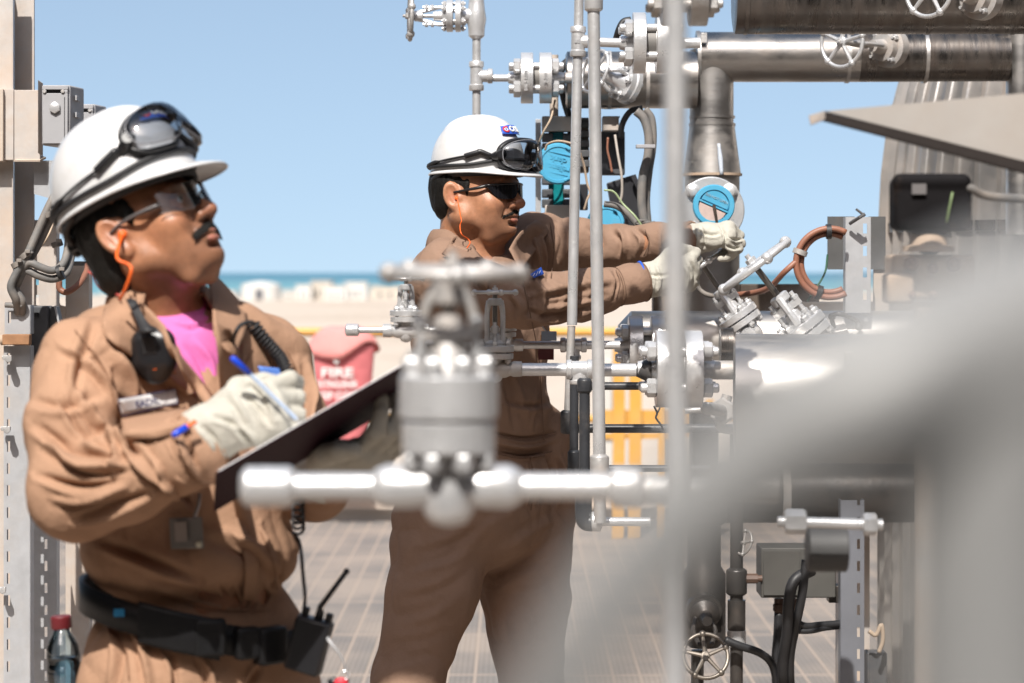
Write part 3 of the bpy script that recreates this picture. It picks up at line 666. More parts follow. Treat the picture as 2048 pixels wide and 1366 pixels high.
KHAKI2 = mat('brown cotton coverall', (0.275, 0.176, 0.125), 0.85, noise=0.10, nscale=7, bump=0.6, bscale=34, bdist=0.006, weave=True, spec=0.2)
STITCH1 = mat('tan seam thread', (0.26, 0.14, 0.08), 0.8)
STITCH2 = mat('brown seam thread', (0.17, 0.10, 0.065), 0.8)
PINKT = mat('pink cotton', (0.72, 0.18, 0.46), 0.8, noise=0.04, nscale=10, bump=0.3, bscale=50, bdist=0.003, spec=0.2)
GLOVE = mat('pale hide glove', (0.47, 0.45, 0.39), 0.75, noise=0.08, nscale=26, bump=0.6, bscale=95, bdist=0.003, dirt=(0.44, 0.40, 0.34), dirt_amt=0.45, dscale=22, dthr=0.55)
GLOVE_TRIM = mat('blue glove binding', (0.02, 0.10, 0.55), 0.6)
LIP = mat('lips', (0.36, 0.14, 0.10), 0.45)
DARKLENS = mat('black sunglass lens', (0.008, 0.008, 0.010), 0.08, spec=0.6)
CLEARLENS = mat_glass('clear lens', (0.97, 0.98, 0.98), 0.0, 0.02)
SMOKELENS = mat_glass('goggle lens', (0.62, 0.64, 0.67), 0.10, 0.06)
ORANGE = mat('orange cord', (0.85, 0.14, 0.02), 0.5)
LEATHER = mat('black belt leather', (0.009, 0.009, 0.010), 0.45, spec=0.3, noise=0.2, nscale=20, bump=0.3, bscale=120)

def head_sdf(fd, C, M, S, zs, fat=1.0, neck_to=None, neck_r=(0.060, 0.070)):
    fd.local(C, M, S); z = lambda v: v * (zs if v < 0 else 1)
    e = lambda x, y, w: (x, y, z(w))
    fd.ell((-0.010, 0, 0.030), (0.098, 0.078, 0.088), 0)
    fd.ell(e(0.030, 0, -0.020), (0.062, 0.060 * fat, 0.062), 0.03)
    for sd in (-1, 1):
        fd.cone(e(0.004, sd * 0.052 * fat, -0.060), e(0.066, sd * 0.016, -0.098), 0.023 * fat, 0.020, 0.02)
        fd.cone(e(0.000, sd * 0.055 * fat, -0.058), e(-0.004, sd * 0.058, -0.005), 0.020 * fat, 0.018, 0.02)
        fd.ell(e(0.058, sd * 0.042, -0.032), (0.030, 0.026 * fat, 0.026), 0.018)
        fd.ell(e(0.052, sd * 0.034 * fat, -0.066), (0.026, 0.022, 0.032), 0.022)
    fd.ell(e(0.060, 0, -0.070), (0.034, 0.036, 0.040), 0.02)
    fd.ell(e(0.074, 0, -0.098), (0.022, 0.022, 0.019), 0.012)
    fd.cone((0.076, -0.034, 0.019), (0.076, 0.034, 0.019), 0.017, 0.017, 0.014)
    for sd in (-1, 1):
        fd.ell((0.096, sd * 0.031, 0.000), (0.018, 0.018, 0.011), 0.012, 's')
        fd.ell((0.078, sd * 0.031, 0.000), (0.013, 0.015, 0.012), 0.004)
    # nose
    fd.cone((0.087, 0, 0.006), e(0.108, 0, -0.030), 0.0095, 0.0120, 0.010)
    fd.ell(e(0.110, 0, -0.034), (0.0140, 0.0130, 0.0120), 0.006)
    for sd in (-1, 1):
        fd.ell(e(0.097, sd * 0.0155, -0.037), (0.0125, 0.0090, 0.0095), 0.005)
        fd.ell(e(0.101, sd * 0.0075, -0.0465), (0.005, 0.0038, 0.003), 0.003, 's')
    # mouth
    fd.ell(e(0.082, 0, -0.062), (0.017, 0.028, 0.014), 0.012)
    fd.path([e(0.083, -0.024, -0.0685), e(0.094, -0.008, -0.0635), e(0.095, 0, -0.0645), e(0.094, 0.008, -0.0635), e(0.083, 0.024, -0.0685)], [0.003, 0.006, 0.006, 0.006, 0.003], 0.004)
    fd.path([e(0.083, -0.021, -0.073), e(0.092, 0, -0.0765), e(0.083, 0.021, -0.073)], [0.003, 0.0072, 0.003], 0.004)
    fd.path([e(0.090, -0.025, -0.0705), e(0.1035, 0, -0.0700), e(0.090, 0.025, -0.0705)], [0.0022, 0.0022, 0.0022], 0.002, 's')
    fd.ell(e(0.090, 0, -0.0865), (0.008, 0.018, 0.006), 0.008, 's')
    for sd in (-1, 1):
        fd.path([e(0.098, sd * 0.024, -0.036), e(0.090, sd * 0.033, -0.052), e(0.082, sd * 0.036, -0.070)], [.0018, .0024, .0018], 0.004, 's')
        fd.path([e(0.086, sd * 0.016, 0.0), e(0.0905, sd * 0.030, 0.0065), e(0.083, sd * 0.045, 0.001)], [.0028, .0036, .0026], 0.003)
        fd.path([e(0.086, sd * 0.018, -0.009), e(0.087, sd * 0.031, -0.0115), e(0.082, sd * 0.043, -0.007)], [.0022, .0028, .0020], 0.004)
    fd.cone(e(0.045, -0.03, -0.116), e(0.045, 0.03, -0.116), .016 * fat, .016 * fat, 0.02)
    # ears
    for sd in (-1, 1):
        rt = np.array(Matrix.Rotation(R(sd * -24), 3, 'Z') @ Matrix.Rotation(R(-12), 3, 'Y'))
        fd.ell(e(-0.016, sd * 0.083, -0.006), (0.0215, 0.0095, 0.034), 0.003, rot=rt)
        fd.ell(e(-0.006, sd * 0.081, -0.037), (0.0115, 0.007, 0.012), 0.006, rot=rt)
        fd.ell(e(-0.0145, sd * 0.0930, -0.004), (0.0150, 0.0090, 0.0245), 0.002, 's', rot=rt)
        fd.cone(e(-0.024, sd * 0.085, 0.006), e(-0.015, sd * 0.085, -0.022), 0.0034, 0.0030, 0.003)
        fd.ell(e(0.0010, sd * 0.079, -0.014), (0.0055, 0.0065, 0.008), 0.004)
    fd.world()
    if neck_to is not None:
        a = np.array(C) + np.array(M) @ (np.array((-0.022, 0, z(-0.045))) * S); fd.cone(a, neck_to, neck_r[0], neck_r[1], 0.028)
        a = np.array(C) + np.array(M) @ (np.array((0.020, 0, z(-0.075))) * S)
        b = np.array(neck_to) + (a - np.array(neck_to)) * 0.25; fd.cone(a, b, 0.036, 0.045, 0.03)
        # throat cartilage and neck muscle
        for sd in (-1, 1):
            a = np.array(C) + np.array(M) @ (np.array((-0.018, sd * 0.058, z(-0.055))) * S)
            b = np.array(neck_to) + np.array(M)[:, 0] * np.array((1, 1, 0)) * 0.055; fd.cone(a, b, 0.016, 0.014, 0.016)

def face_parts(person, C, M, S, zs, moustache, brow_gap, mouth_dark, seed):
    C = Vector(C); Mx = Matrix(M.tolist()); z = lambda v: v * (zs if v < 0 else 1)
    T = lambda x, y, w: C + Mx @ (Vector((x, y, z(w))) * S)
    rnd = random.Random(seed)
    # lips
    m = MB(); m.tube([T(0.0865, -0.0235, -0.0690), T(0.0965, -0.009, -0.0638), T(0.0985, 0, -0.0648), T(0.0965, 0.009, -0.0638), T(0.0865, 0.0235, -0.0690)], [0.0016, 0.0042, 0.0042, 0.0042, 0.0016], 8, smooth=4)
    m.tube([T(0.0865, -0.0205, -0.0732), T(0.0955, -0.008, -0.0765), T(0.0965, 0, -0.0770), T(0.0955, 0.008, -0.0765), T(0.0865, 0.0205, -0.0732)], [0.0016, 0.0052, 0.0056, 0.0052, 0.0016], 8, smooth=4)
    m.build('lips', LIP, person, sharp=0)
    # moustache: many short hairs combed down and outward over the upper lip
    m = MB(); n, dens, ln, thick = moustache
    m.tube([T(0.0985 - 0.0150 * abs(q) ** 1.8 - .0015, q * dens, -0.0565 - 0.012 * abs(q) ** 1.7) for q in np.linspace(-1, 1, 13)], [ln * .10] + [ln * .58] * 11 + [ln * .10], 8, smooth=2)
    for i in range(n):
        y = rnd.uniform(-1, 1); yy = y * dens; w = -0.0525 - 0.012 * abs(y) ** 1.7 + rnd.uniform(-0.0035, 0.0035) * (1 - 0.5 * abs(y))
        x = 0.0985 - 0.0150 * abs(y) ** 1.8 + rnd.uniform(-0.0015, 0.0015)
        a = T(x, yy, w); l = ln * rnd.uniform(0.7, 1.15); d = T(x + 0.001, yy + y * l * 0.6, w - l * 0.9)
        mid = T(x + 0.003, yy + y * l * 0.3, w - l * 0.4); m.tube([a, mid, d], [thick, thick, thick * 0.35], 4, caps=False)
    m.build('moustache', HAIR, person, sharp=0)
    # eyebrows
    for sd in (-1, 1):
        m = MB()
        for i in range(130):
            t = rnd.random(); y = sd * (0.013 + 0.036 * t); w = 0.0165 + 0.006 * math.sin(t * 2.6) + rnd.uniform(-0.0025, 0.0025)
            x = 0.0945 - 0.02 * t ** 1.8; a = T(x, y, w); m.tube([a, T(x - 0.001, y + sd * 0.006, w + 0.002)], [0.0006, 0.0002], 3, caps=False)
        m.build('eyebrow', HAIR, person, sharp=0)
    # eyes
    for sd in (-1, 1):
        m = MB(); m.sphere(T(0.0805, sd * 0.031, 0), 0.0118 * S, 16, 12); m.build('eye', mat('eye white', (0.6, 0.56, 0.52), 0.2), person)
        m = MB(); m.sphere(T(0.0878, sd * 0.0305, 0.000), 0.0058 * S, 12, 8); m.build('iris', mat('dark iris', (0.02, 0.012, 0.008), 0.1), person)

def helmet(person, C, M, S, label):
    C = Vector(C); Mx = Matrix(M.tolist())
    T = lambda v: C + Mx @ (Vector(v) * S)
    def surf(a, s, off=0.0):
        """a: angle from the front, s: 0 at the rim .. 1 at the crown"""
        ca, sa = math.cos(a), math.sin(a)
        A, B = (0.120 if ca > 0 else 0.124), 0.098
        r = 1 / math.sqrt((ca / A) ** 2 + (sa / B) ** 2)
        q = s * math.pi / 2; rr = r * math.cos(q) ** 0.80; zz = 0.132 * math.sin(q) ** 0.92
        x, y = rr * ca, rr * sa
        rib = 0.0055 * (1 / (1 + math.exp((abs(y) - 0.019) / 0.0022))) * min(1, max(0, (s - 0.42) * 6)) * (1 if x > -0.07 else max(0, 1 - (-0.07 - x) / 0.03))
        groove = -0.0035 * math.exp(-((abs(y) - 0.031) / 0.006) ** 2) * min(1, max(0, (s - 0.3) * 3))
        nrm = Vector((x / A ** 2, y / B ** 2, zz / 0.132 ** 2)).normalized()
        return Vector((x, y, zz)) + nrm * (rib + groove + off)
    m = MB(); vs = []; fs = []; n = 96; ss = []
    # brim rows first (outside in), then the dome
    for u in (1.0, 0.97, 0.85, 0.65, 0.4, 0.15): ss.append(('b', u))
    for i in range(0, 27): ss.append(('d', i / 26 * 0.995))
    for kind, u in ss:
        for k in range(n):
            a = 2 * math.pi * k / n - math.pi; p = surf(a, 0)
            if kind == 'b':
                f = math.exp(-(abs(a) / 0.92) ** 3.2); w = 0.0055 + 0.0405 * f
                d = Vector((math.cos(a), math.sin(a) * 0.9, 0)).normalized(); dz = -(0.006 + 0.012 * f) * u ** 1.3 + 0.006 * f * math.sin(a) ** 2 * 0
                if u > 0.96: dz -= 0.0035 if u == 1.0 else 0
                p = p + d * w * u + Vector((0, 0, dz - 0.010 * (1 - math.cos(a)) * 0.0))
            else: p = surf(a, u)
            vs.append(T(p))
    for i in range(len(ss) - 1):
        for k in range(n): k2 = (k + 1) % n; fs.append((i * n + k, i * n + k2, (i + 1) * n + k2, (i + 1) * n + k))
    fs.append(tuple((len(ss) - 1) * n + k for k in range(n))); m.add(vs, fs)
    o = m.build('hard_hat', WHITE_PL, person, sharp=55); o['label'] = label
    sd = o.modifiers.new('shell', 'SOLIDIFY'); sd.thickness = 0.0028; sd.offset = -1
    # sweat band inside and the ratchet at the back
    m = MB()
    pts = [T((surf(a, 0).x * 0.93, surf(a, 0).y * 0.90, -0.006)) for a in np.linspace(-math.pi, math.pi, 48, endpoint=False)]
    ring = []
    for dz in (0.014, -0.012):
        ring.append([p + Mx @ Vector((0, 0, dz * S)) for p in pts])
    vs = ring[0] + ring[1]; k_ = len(pts); fs = [(i, (i + 1) % k_, (i + 1) % k_ + k_, i + k_) for i in range(k_)]
    m.add(vs, fs); b = m.build('headband', BLACK_RUBBER, o, sharp=0); sdd = b.modifiers.new('t', 'SOLIDIFY'); sdd.thickness = 0.003
    m = MB(); m.box(T((-0.112, 0, -0.034)), (0.014 * S, 0.060 * S, 0.022 * S), [Mx @ Vector(v) for v in ((1, 0, 0), (0, 1, 0), (0, 0, 1))])
    m.lathe(T((-0.118, 0, -0.034)), Mx @ Vector((-1, 0, 0)), [(0, 0.017 * S), (0.009, 0.017 * S), (0.012, 0.014 * S)], 18); m.build('ratchet', BLACK, o, bevel=0.003)
    for sdn in (-1, 1):
        m = MB(); m.tube([T((-0.108, sdn * 0.03, -0.034)), T((-0.092, sdn * 0.066, -0.022)), T((-0.055, sdn * 0.086, -0.006))], 0.006 * S, 8, smooth=4)
        m.build('ratchet_strap', BLACK_RUBBER, o, sharp=0)
    # front mark: blue parallelogram with a red swirl and white letters
    pts = []
    def dec(a0, a1, s0, s1, off, na=8, ns=4, skew=0.0):
        return [[T(surf(a0 + (a1 - a0) * j / na + skew * i / ns, s0 + (s1 - s0) * i / ns, off)) for j in range(na + 1)] for i in range(ns + 1)]
    m = MB(); m.patch(dec(0.36, -0.46, 0.40, 0.535, 0.0066, skew=0.05), 0.0006, 2); m.build('front_mark', BLUE_PRINT, o, sharp=0)
    def arc(ca, cs, ra, rs, t0, t1, w, mt, nm):
        q = [T(surf(ca + ra * math.cos(t), cs + rs * math.sin(t), 0.0079)) for t in np.linspace(t0, t1, 14)]
        m = MB(); m.tube(q, w, 6); m.build(nm, mt, o, sharp=0)
    arc(-0.29, 0.47, 0.075, 0.040, 0.7, 5.5, 0.0021, RED_PRINT, 'swirl'); arc(-0.29, 0.47, 0.04, 0.020, 0, 6.2, 0.0012, WHITE, 'swirl_centre')
    arc(-0.13, 0.47, 0.055, 0.035, 0.5, 5.9, 0.0020, WHITE, 'letter')
    for a in (0.0, 0.10, 0.2):
        arc(a, 0.47, 0.035, 0.038, 0.3, 5.0, 0.0014, WHITE, 'letter')
    return o, surf, T

def goggles(C, M, S, surf, T, label, zc, xoff, tilt, strap_s, slope=0.05):
    """smoke grey safety goggles on the front of a helmet, elastic strap round the back"""
    Mx = Matrix(M.tolist())
    root = thing('safety_goggles', T((xoff, 0, zc)), label, 'goggles')
    Rt = Matrix.Rotation(R(-tilt), 3, 'Y')
    def G(u, v, d):
        """u across (-1..1), v up (-1..1), d forward depth"""
        a = u * 0.92; r = 0.100 + d; p = Vector((r * math.cos(a) - 0.100, r * math.sin(a) * 1.02, v * 0.040 - 0.0 * u * u))
        p = Rt @ p; return T(Vector((xoff, 0, zc)) + p)
    def outline(n=64, grow=1.0, d=0.0):
        out = []
        for k in range(n):
            t = 2 * math.pi * k / n; cu, sv = math.cos(t), math.sin(t)
            u = math.copysign(abs(cu) ** 0.62, cu) * grow; v = math.copysign(abs(sv) ** 0.72, sv) * grow * (1 - 0.10 * abs(u) ** 3)
            if v < 0: v += 0.62 * math.exp(-(u / 0.17) ** 2) * min(1, -v)     # nose cut-out
            out.append((u, v, d))
        return out
    bk = [G(*p) for p in outline(grow=1.0, d=-0.006)]; ft = [G(*p) for p in outline(grow=0.93, d=0.016)]
    m = MB(); m.tube(bk, 0.0058 * S, 8, closed=True)
    mid = [G(*p) for p in outline(grow=1.0, d=0.003)]; m.tube(mid, 0.0040 * S, 8, closed=True); m.build('frame', BLACK, root, sharp=0)
    m = MB(); n = 64; vs = mid + ft; fs = [(i, (i + 1) % n, (i + 1) % n + n, i + n) for i in range(n)]; m.add(vs, fs)
    # curved front window from rings
    rings = []
    for g, dd in ((0.93, 0.016), (0.86, 0.0225), (0.6, 0.0245), (0.3, 0.0255), (0.02, 0.026)):
        o_ = []
        for (u, v, _) in outline(grow=1.0): o_.append(G(u * g, v * g + (0.10 * (1 - g)), dd))
        rings += o_
    b0 = len(m.v); fs2 = []
    for i in range(4):
        for k in range(n): k2 = (k + 1) % n; fs2.append((i * n + k, i * n + k2, (i + 1) * n + k2, (i + 1) * n + k))
    m.add(rings, fs2); m.build('lens', SMOKELENS, root, sharp=0)
    m = MB(); m.tube(ft, 0.0014 * S, 6, closed=True); m.build('lens_edge', mat('grey lens edge', (0.20, 0.20, 0.215), 0.25), root, sharp=0)
    # side pivots
    for sd in (-1, 1):
        m = MB(); a = G(sd * 0.93, 0.1, 0.004); b = G(sd * 1.16, 0.05, -0.010)
        m.tube([a, (a + b) / 2, b], [0.011 * S, 0.011 * S, 0.008 * S], 10)
        ax_ = (G(sd * 0.98, 0.1, 0.03) - G(sd * 0.98, 0.1, 0.0)).normalized()
        m.lathe(G(sd * 0.95, 0.1, 0.002), ax_, [(0, 0.0125 * S), (0.010, 0.0125 * S), (0.013, 0.009 * S)], 18)
        m.build('pivot', BLACK, root, sharp=40)
    # strap
    for sd in (-1, 1):
        a = G(sd * 1.14, 0.05, -0.010); pts = [a]; s0 = strap_s[0]
        m = MB()
        aa = np.linspace(1.02, 1.40, 7); clip = [T(surf(sd * q, s0 - (q - 1.02) * slope, 0.007)) for q in aa]
        m.tube([a] + clip, [0.0048 * S] + [0.0062 * S] * 7, 8, smooth=3); m.build('strap_clip', BLACK, root, sharp=0)
        m = MB(); pts = [clip[-1]]
        for q in np.linspace(1.48, math.pi, 16):
            t = (q - 1.48) / (math.pi - 1.48); s = (s0 - 0.38 * slope) * (1 - t) + strap_s[1] * t
            pts.append(T(surf(sd * q, max(0.0, s), 0.0045)))
        m.tube(pts, [0.0024 * S] * 6 + [0.0055 * S] * 6, 8, smooth=3); m.build('strap', BLACK_RUBBER, root, sharp=0)
    # elastic running low round the rim
    m = MB(); pts = []
    for q in np.linspace(-math.pi * 0.985, math.pi * 0.985, 60):
        f = math.exp(-(abs(q) / 1.0) ** 4); pts.append(T(surf(q, 0.035 + 0.05 * f, 0.004)))
    m.tube(pts, 0.0042 * S, 8, closed=True); m.build('rim_band', BLACK_RUBBER, root, sharp=0)
    return root

class Surface:
    """finds the point of a sculpted surface seen at a picture position, so that pockets and badges lie on it"""
    def __init__(s, v):
        s.v = v; s.q = project(v)
    def __call__(s, px, py, off=0.004, rad=7):
        while True:
            m = (np.abs(s.q[:, 0] - px) < rad) & (np.abs(s.q[:, 1] - py) < rad)
            if m.any(): break
            rad *= 1.6
        Y = s.v[m, 1].min(); return P(px, py, float(Y) - off)
def sculpt(name, fd, material, parent, lines=(), noise=(), it=2, sharp=0, **kw):
    v, f = fd.mesh(); v = relax(v, f, it, 0.5)
    for nz_ in noise:
        sc, amp = nz_[:2]; n = normals(v, f); w = vnoise(v * np.array(sc) + 5.3)
        if len(nz_) > 2:       # creased: sharp valleys, warped so that they wander
            q = v + 0.03 * np.stack([vnoise(v * 9 + k * 7.7) for k in range(3)], 1); w = np.abs(vnoise(q * np.array(sc) + 1.7)) * 2 - 0.55
        v = v + n * (w * amp)[:, None]
    if lines: v = folds(v, f, lines, 1.0)
    o = mesh_object(name, v, f, material, parent, sharp=sharp, **kw); return o, v, f
def glove(fd, W, X, Z, fingers, thumb, S=1.0, k=0.008, palm=0.040):
    """W wrist, X direction of the hand, Z back of the hand; fingers: four (spread, curl1, curl2, curl3) in degrees"""
    X = Vector(X).normalized(); Z = Vector(Z); Z = (Z - X * Z.dot(X)).normalized(); Yv = Z.cross(X)
    M = np.array([list(X), list(Yv), list(Z)]).T; fd.local(W, M, S)
    fd.cone((-0.02, 0, 0), (0.03, 0, 0), 0.036, 0.036, 0.012, flat=((0, 0, 1), 0.85))
    fd.ell((0.052, 0, 0), (0.054, 0.046, 0.024), 0.015)
    fd.cone((0.080, -0.026, 0.002), (0.082, 0.026, 0.002), 0.019, 0.020, 0.012)
    L3 = [(0.044, 0.029, 0.022), (0.050, 0.031, 0.024), (0.046, 0.029, 0.023), (0.036, 0.023, 0.020)]
    tips = []
    for i, (sp, c1, c2, c3) in enumerate(fingers):
        p = np.array((0.088 - 0.003 * abs(i - 1), 0.034 - 0.0225 * i, 0.002)); ang = 0; pts = [p]
        for L_, c in zip(L3[i], (c1, c2, c3)):
            ang += c; d = np.array((math.cos(R(ang)) * math.cos(R(sp)), math.sin(R(sp)), -math.sin(R(ang)))); p = p + d * L_; pts.append(p)
        r = 0.0125 if i < 3 else 0.0112
        fd.cone(pts[0], pts[1], r + 0.001, r, 0.006); fd.cone(pts[1], pts[2], r, r * 0.95, 0.003); fd.cone(pts[2], pts[3], r * 0.95, r * 0.85, 0.003); tips.append(pts[-1])
    t = [np.array(q) for q in thumb]; fd.path(t, [0.020, 0.0155, 0.0145, 0.012][:len(t)], 0.008)
    fd.world(); return M

def collar_ring(parent, mt, c, yaw, rx, ry, open_deg, h, drop, flare=.020, fall=.034, lean=(0, 0), tip=0.0):
    """shirt style collar: a stand round the neck that folds over and falls outward, open at the front"""
    c = Vector(c); rows = [[], [], [], [], []]
    for k in range(17):
        a = R(open_deg) + (2 * math.pi - 2 * R(open_deg)) * k / 16; A = a + R(yaw); front = max(0, math.cos(a)); fd_ = front ** 1.5 * drop; d = V(math.cos(A), math.sin(A), 0)
        def q(rr, z): return c + V(d.x * (rx + rr), d.y * (ry + rr), z - fd_) + V(lean[0], lean[1], 0) * (z / .05) * (1 if z > 0 else 0)
        wing = 1 + tip * front ** 3
        rows[0].append(q(0, -.012)); rows[1].append(q(-.004, h * .6)); rows[2].append(q(.002, h)); rows[3].append(q(flare * .7, h - fall * .45)); rows[4].append(q(flare + .008 * front, h - fall * wing))
    m = MB(); m.patch(rows, .0035, 3); return m.build('collar', mt, parent, sharp=0)

def cuff(parent, mt, a, b, r, name='cuff'):
    a = Vector(a); b = Vector(b); h = (b - a).length; m = MB()
    m.lathe(a, b - a, [(0, r * .96), (.002, r + .001), (h * .5, r + .0035), (h - .002, r + .0025), (h, r - .003)], 36, caps=False)
    o = m.build(name, mt, parent, sharp=0); sd = o.modifiers.new('t', 'SOLIDIFY'); sd.thickness = .002
    m = MB(); ax = (b - a).normalized(); m.torus(a + ax * .004, ax, r + .0022, .0009, 36, 5); m.torus(b - ax * .005, ax, r + .0030, .0009, 36, 5); m.build('cuff_stitch', STITCH2 if mt == KHAKI2 else STITCH1, o, sharp=0); return o
# ---- worker at the pipes (sharp in the photo)
def man_two():
    Y0 = 5.7; mt = KHAKI2; S = 1.03; zs = 0.86
    yaw = -27; C = np.array(P(952, 388, Y0)); M = rotm(yaw, 3, 0)
    person = None
    pt = lambda px, py, Y: np.array(P(px, py, Y))
    neck = pt(936, 520, 5.74)
    # --- body: head, neck, trunk, arms and legs as one surface
    fd = Field(axis_(-0.36, 0.50, 0.014, (-0.20, 0.07, 0.0024)), axis_(5.28, 6.10, 0.014, (5.56, 5.86, 0.0024)), axis_(0.0, 1.9, 0.014, (1.545, 1.80, 0.0024)))
    head_sdf(fd, C, M, S, zs, fat=1.12, neck_to=neck, neck_r=(0.064, 0.072))
    trunk = [(935, 545, 5.74, .10), (955, 660, 5.76, .13), (960, 800, 5.78, .14), (965, 960, 5.76, .14)]
    fd.path([pt(*q[:3]) for q in trunk], [q[3] for q in trunk], 0.03)
    fd.path([pt(905, 560, 5.60), pt(1035, 612, 5.44), pt(1270, 565, 5.5)], [.06, .042, .030], 0.03)
    fd.path([pt(1060, 500, 5.88), pt(1225, 493, 5.94), pt(1370, 482, 5.79)], [.05, .034, .024], 0.03)
    fd.path([pt(895, 1010, 5.70), pt(835, 1370, 5.62), pt(790, 1760, 5.74)], [.085, .055, .035], 0.03)
    fd.path([pt(1035, 1010, 5.86), pt(1058, 1370, 5.84), pt(1075, 1750, 5.98)], [.085, .055, .035], 0.03)
    body, bv, bf = sculpt('person', fd, SKIN2, None, it=1, base=(-0.05, 5.75, 0.0))
    skin_zones(body, bv, C, M, S, zs, .5)
    tag(body, 'worker in brown coverall and dark sunglasses turning the wheel of a pipe valve', 'person')
    # --- coverall
    fd = Field(np.arange(-0.36, 0.47, 0.0041), np.arange(5.30, 6.10, 0.0046), axis_(0.05, 1.66, 0.009, (0.60, 1.66, 0.0041)))
    Rt = rotm(-38, 0, 0)
    fd.ell(pt(945, 575, 5.73), (.125, .19, .10), 0.03, rot=Rt)
    fd.ell(pt(963, 680, 5.74), (.150, .185, .19), 0.04, rot=Rt)
    fd.ell(pt(958, 820, 5.74), (.158, .178, .17), 0.04, rot=Rt)
    fd.ell(pt(962, 950, 5.75), (.150, .190, .13), 0.03, rot=Rt)
    fd.ell(pt(968, 1030, 5.76), (.150, .196, .13), 0.04, rot=Rt)
    # shoulders and arms
    fd.path([pt(925, 530, 5.74), pt(898, 545, 5.62)], [.075, .078], 0.04)
    fd.path([pt(898, 555, 5.60), pt(960, 590, 5.50), pt(1045, 602, 5.42)], [.078, .072, .064], 0.03)
    fd.path([pt(1045, 600, 5.42), pt(1160, 588, 5.45), pt(1275, 566, 5.50)], [.064, .056, .041], 0.02)
    fd.path([pt(985, 505, 5.80), pt(1075, 490, 5.88)], [.070, .073], 0.04)
    fd.path([pt(1075, 492, 5.88), pt(1150, 490, 5.93), pt(1230, 495, 5.95)], [.073, .060, .052], 0.03)
    fd.path([pt(1230, 493, 5.95), pt(1310, 487, 5.87), pt(1378, 481, 5.80)], [.051, .047, .041], 0.02)
    fd.ell(pt(1105, 900, 5.80), (.05, .06, .10), 0.04)            # loose cloth over the hip
    fd.ell(pt(1120, 980, 5.82), (.04, .05, .09), 0.04)
    # trousers
    fd.path([pt(890, 1050, 5.70), pt(868, 1180, 5.66), pt(815, 1366, 5.62), pt(790, 1520, 5.66), pt(775, 1750, 5.74)], [.128, .102, .080, .074, .070], 0.03)
    fd.path([pt(1040, 1050, 5.84), pt(1050, 1190, 5.84), pt(1060, 1366, 5.84), pt(1070, 1520, 5.90), pt(1078, 1750, 5.98)], [.135, .108, .076, .072, .070], 0.012)
    # neck opening
    fd.cone(pt(940, 520, 5.72), pt(948, 440, 5.70), .070, .085, 0.01, 's')
    fd.cone(pt(975, 520, 5.62), pt(995, 470, 5.56), .035, .07, 0.01, 's')
    A = 0.0075
    L_ = []
    # forearm and sleeve folds
    L_ += [([(1060, 590), (1130, 575), (1230, 560)], 9, A * .8), ([(1050, 625), (1110, 632), (1190, 612)], 8, -A * .9), ([(1075, 612), (1150, 600), (1215, 590)], 6, -A * .5),
           ([(1040, 560), (1062, 590), (1060, 640)], 8, -A * 1.2), ([(1064, 556), (1085, 590), (1080, 640)], 8, A), ([(1020, 585), (1040, 610), (1035, 645)], 8, A),
           ([(1225, 538), (1236, 565), (1228, 600)], 5, -A * .5), ([(1160, 548), (1180, 575), (1170, 610)], 6, A * .35), ([(1105, 560), (1130, 590), (1115, 630)], 7, A * .4)]
    # upper arm and shoulder
    L_ += [([(880, 500), (930, 540), (975, 600)], 9, -A * .9), ([(900, 490), (955, 520), (1000, 560)], 9, A), ([(860, 560), (900, 590), (930, 640)], 10, -A), ([(845, 600), (875, 640), (890, 700)], 9, A)]
    # chest below the neck, far shoulder
    L_ += [([(1060, 455), (1075, 520), (1068, 570)], 6, A), ([(1085, 450), (1100, 510), (1095, 560)], 6, -A * 1.2), ([(1120, 448), (1135, 480), (1120, 530)], 7, A * .8),
           ([(1180, 455), (1205, 480), (1200, 520)], 7, -A), ([(1230, 455), (1250, 480), (1245, 520)], 7, A), ([(1270, 455), (1290, 480), (1280, 515)], 6, -A * .9), ([(1030, 500), (1045, 540), (1035, 575)], 7, -A * .6)]
    # belly, waist seam, hip
    L_ += [([(1010, 800), (1060, 812), (1115, 800)], 7, -A * .7), ([(990, 868), (1050, 878), (1110, 866)], 4, -A * 1.1), ([(990, 884), (1050, 893), (1110, 880)], 6, A), ([(990, 902), (1050, 912), (1100, 900)], 4, -A),
           ([(1075, 700), (1080, 780), (1070, 860)], 5, -A * .7), ([(1100, 670), (1105, 760), (1085, 850)], 7, A * .8), ([(1000, 700), (1030, 760), (1060, 850)], 9, A * .6), ([(1000, 740), (1020, 800), (1030, 860)], 8, -A * .5),
           ([(1090, 900), (1105, 960), (1075, 1010)], 7, -A * 1.2), ([(1118, 905), (1130, 960), (1110, 1020)], 7, A), ([(1060, 920), (1066, 970), (1058, 1020)], 4, -A * .7)]
    # thighs
    for (x0, y0, x1, y1, x2, y2, h) in [(1130, 1030, 1070, 1060, 1000, 1110, 1.2), (1135, 1060, 1080, 1100, 990, 1150, -1.1), (1135, 1100, 1080, 1140, 1010, 1170, 1.0), (1120, 1150, 1070, 1180, 1000, 1190, -.8), (1040, 1020, 980, 1050, 900, 1130, .8),
                                        (960, 1060, 900, 1090, 830, 1110, -1.0), (950, 1100, 890, 1130, 810, 1150, 1.0), (940, 1140, 880, 1180, 800, 1200, -.9), (920, 1190, 870, 1230, 800, 1250, .8), (900, 1260, 850, 1280, 780, 1290, -.6),
                                        (1110, 1210, 1060, 1240, 1010, 1250, .7), (1110, 1270, 1060, 1290, 1010, 1300, -.6), (880, 1320, 830, 1330, 770, 1350, .6)]:
        L_.append(([(x0, y0), (x1, y1), (x2, y2)], 12, A * h * .38))
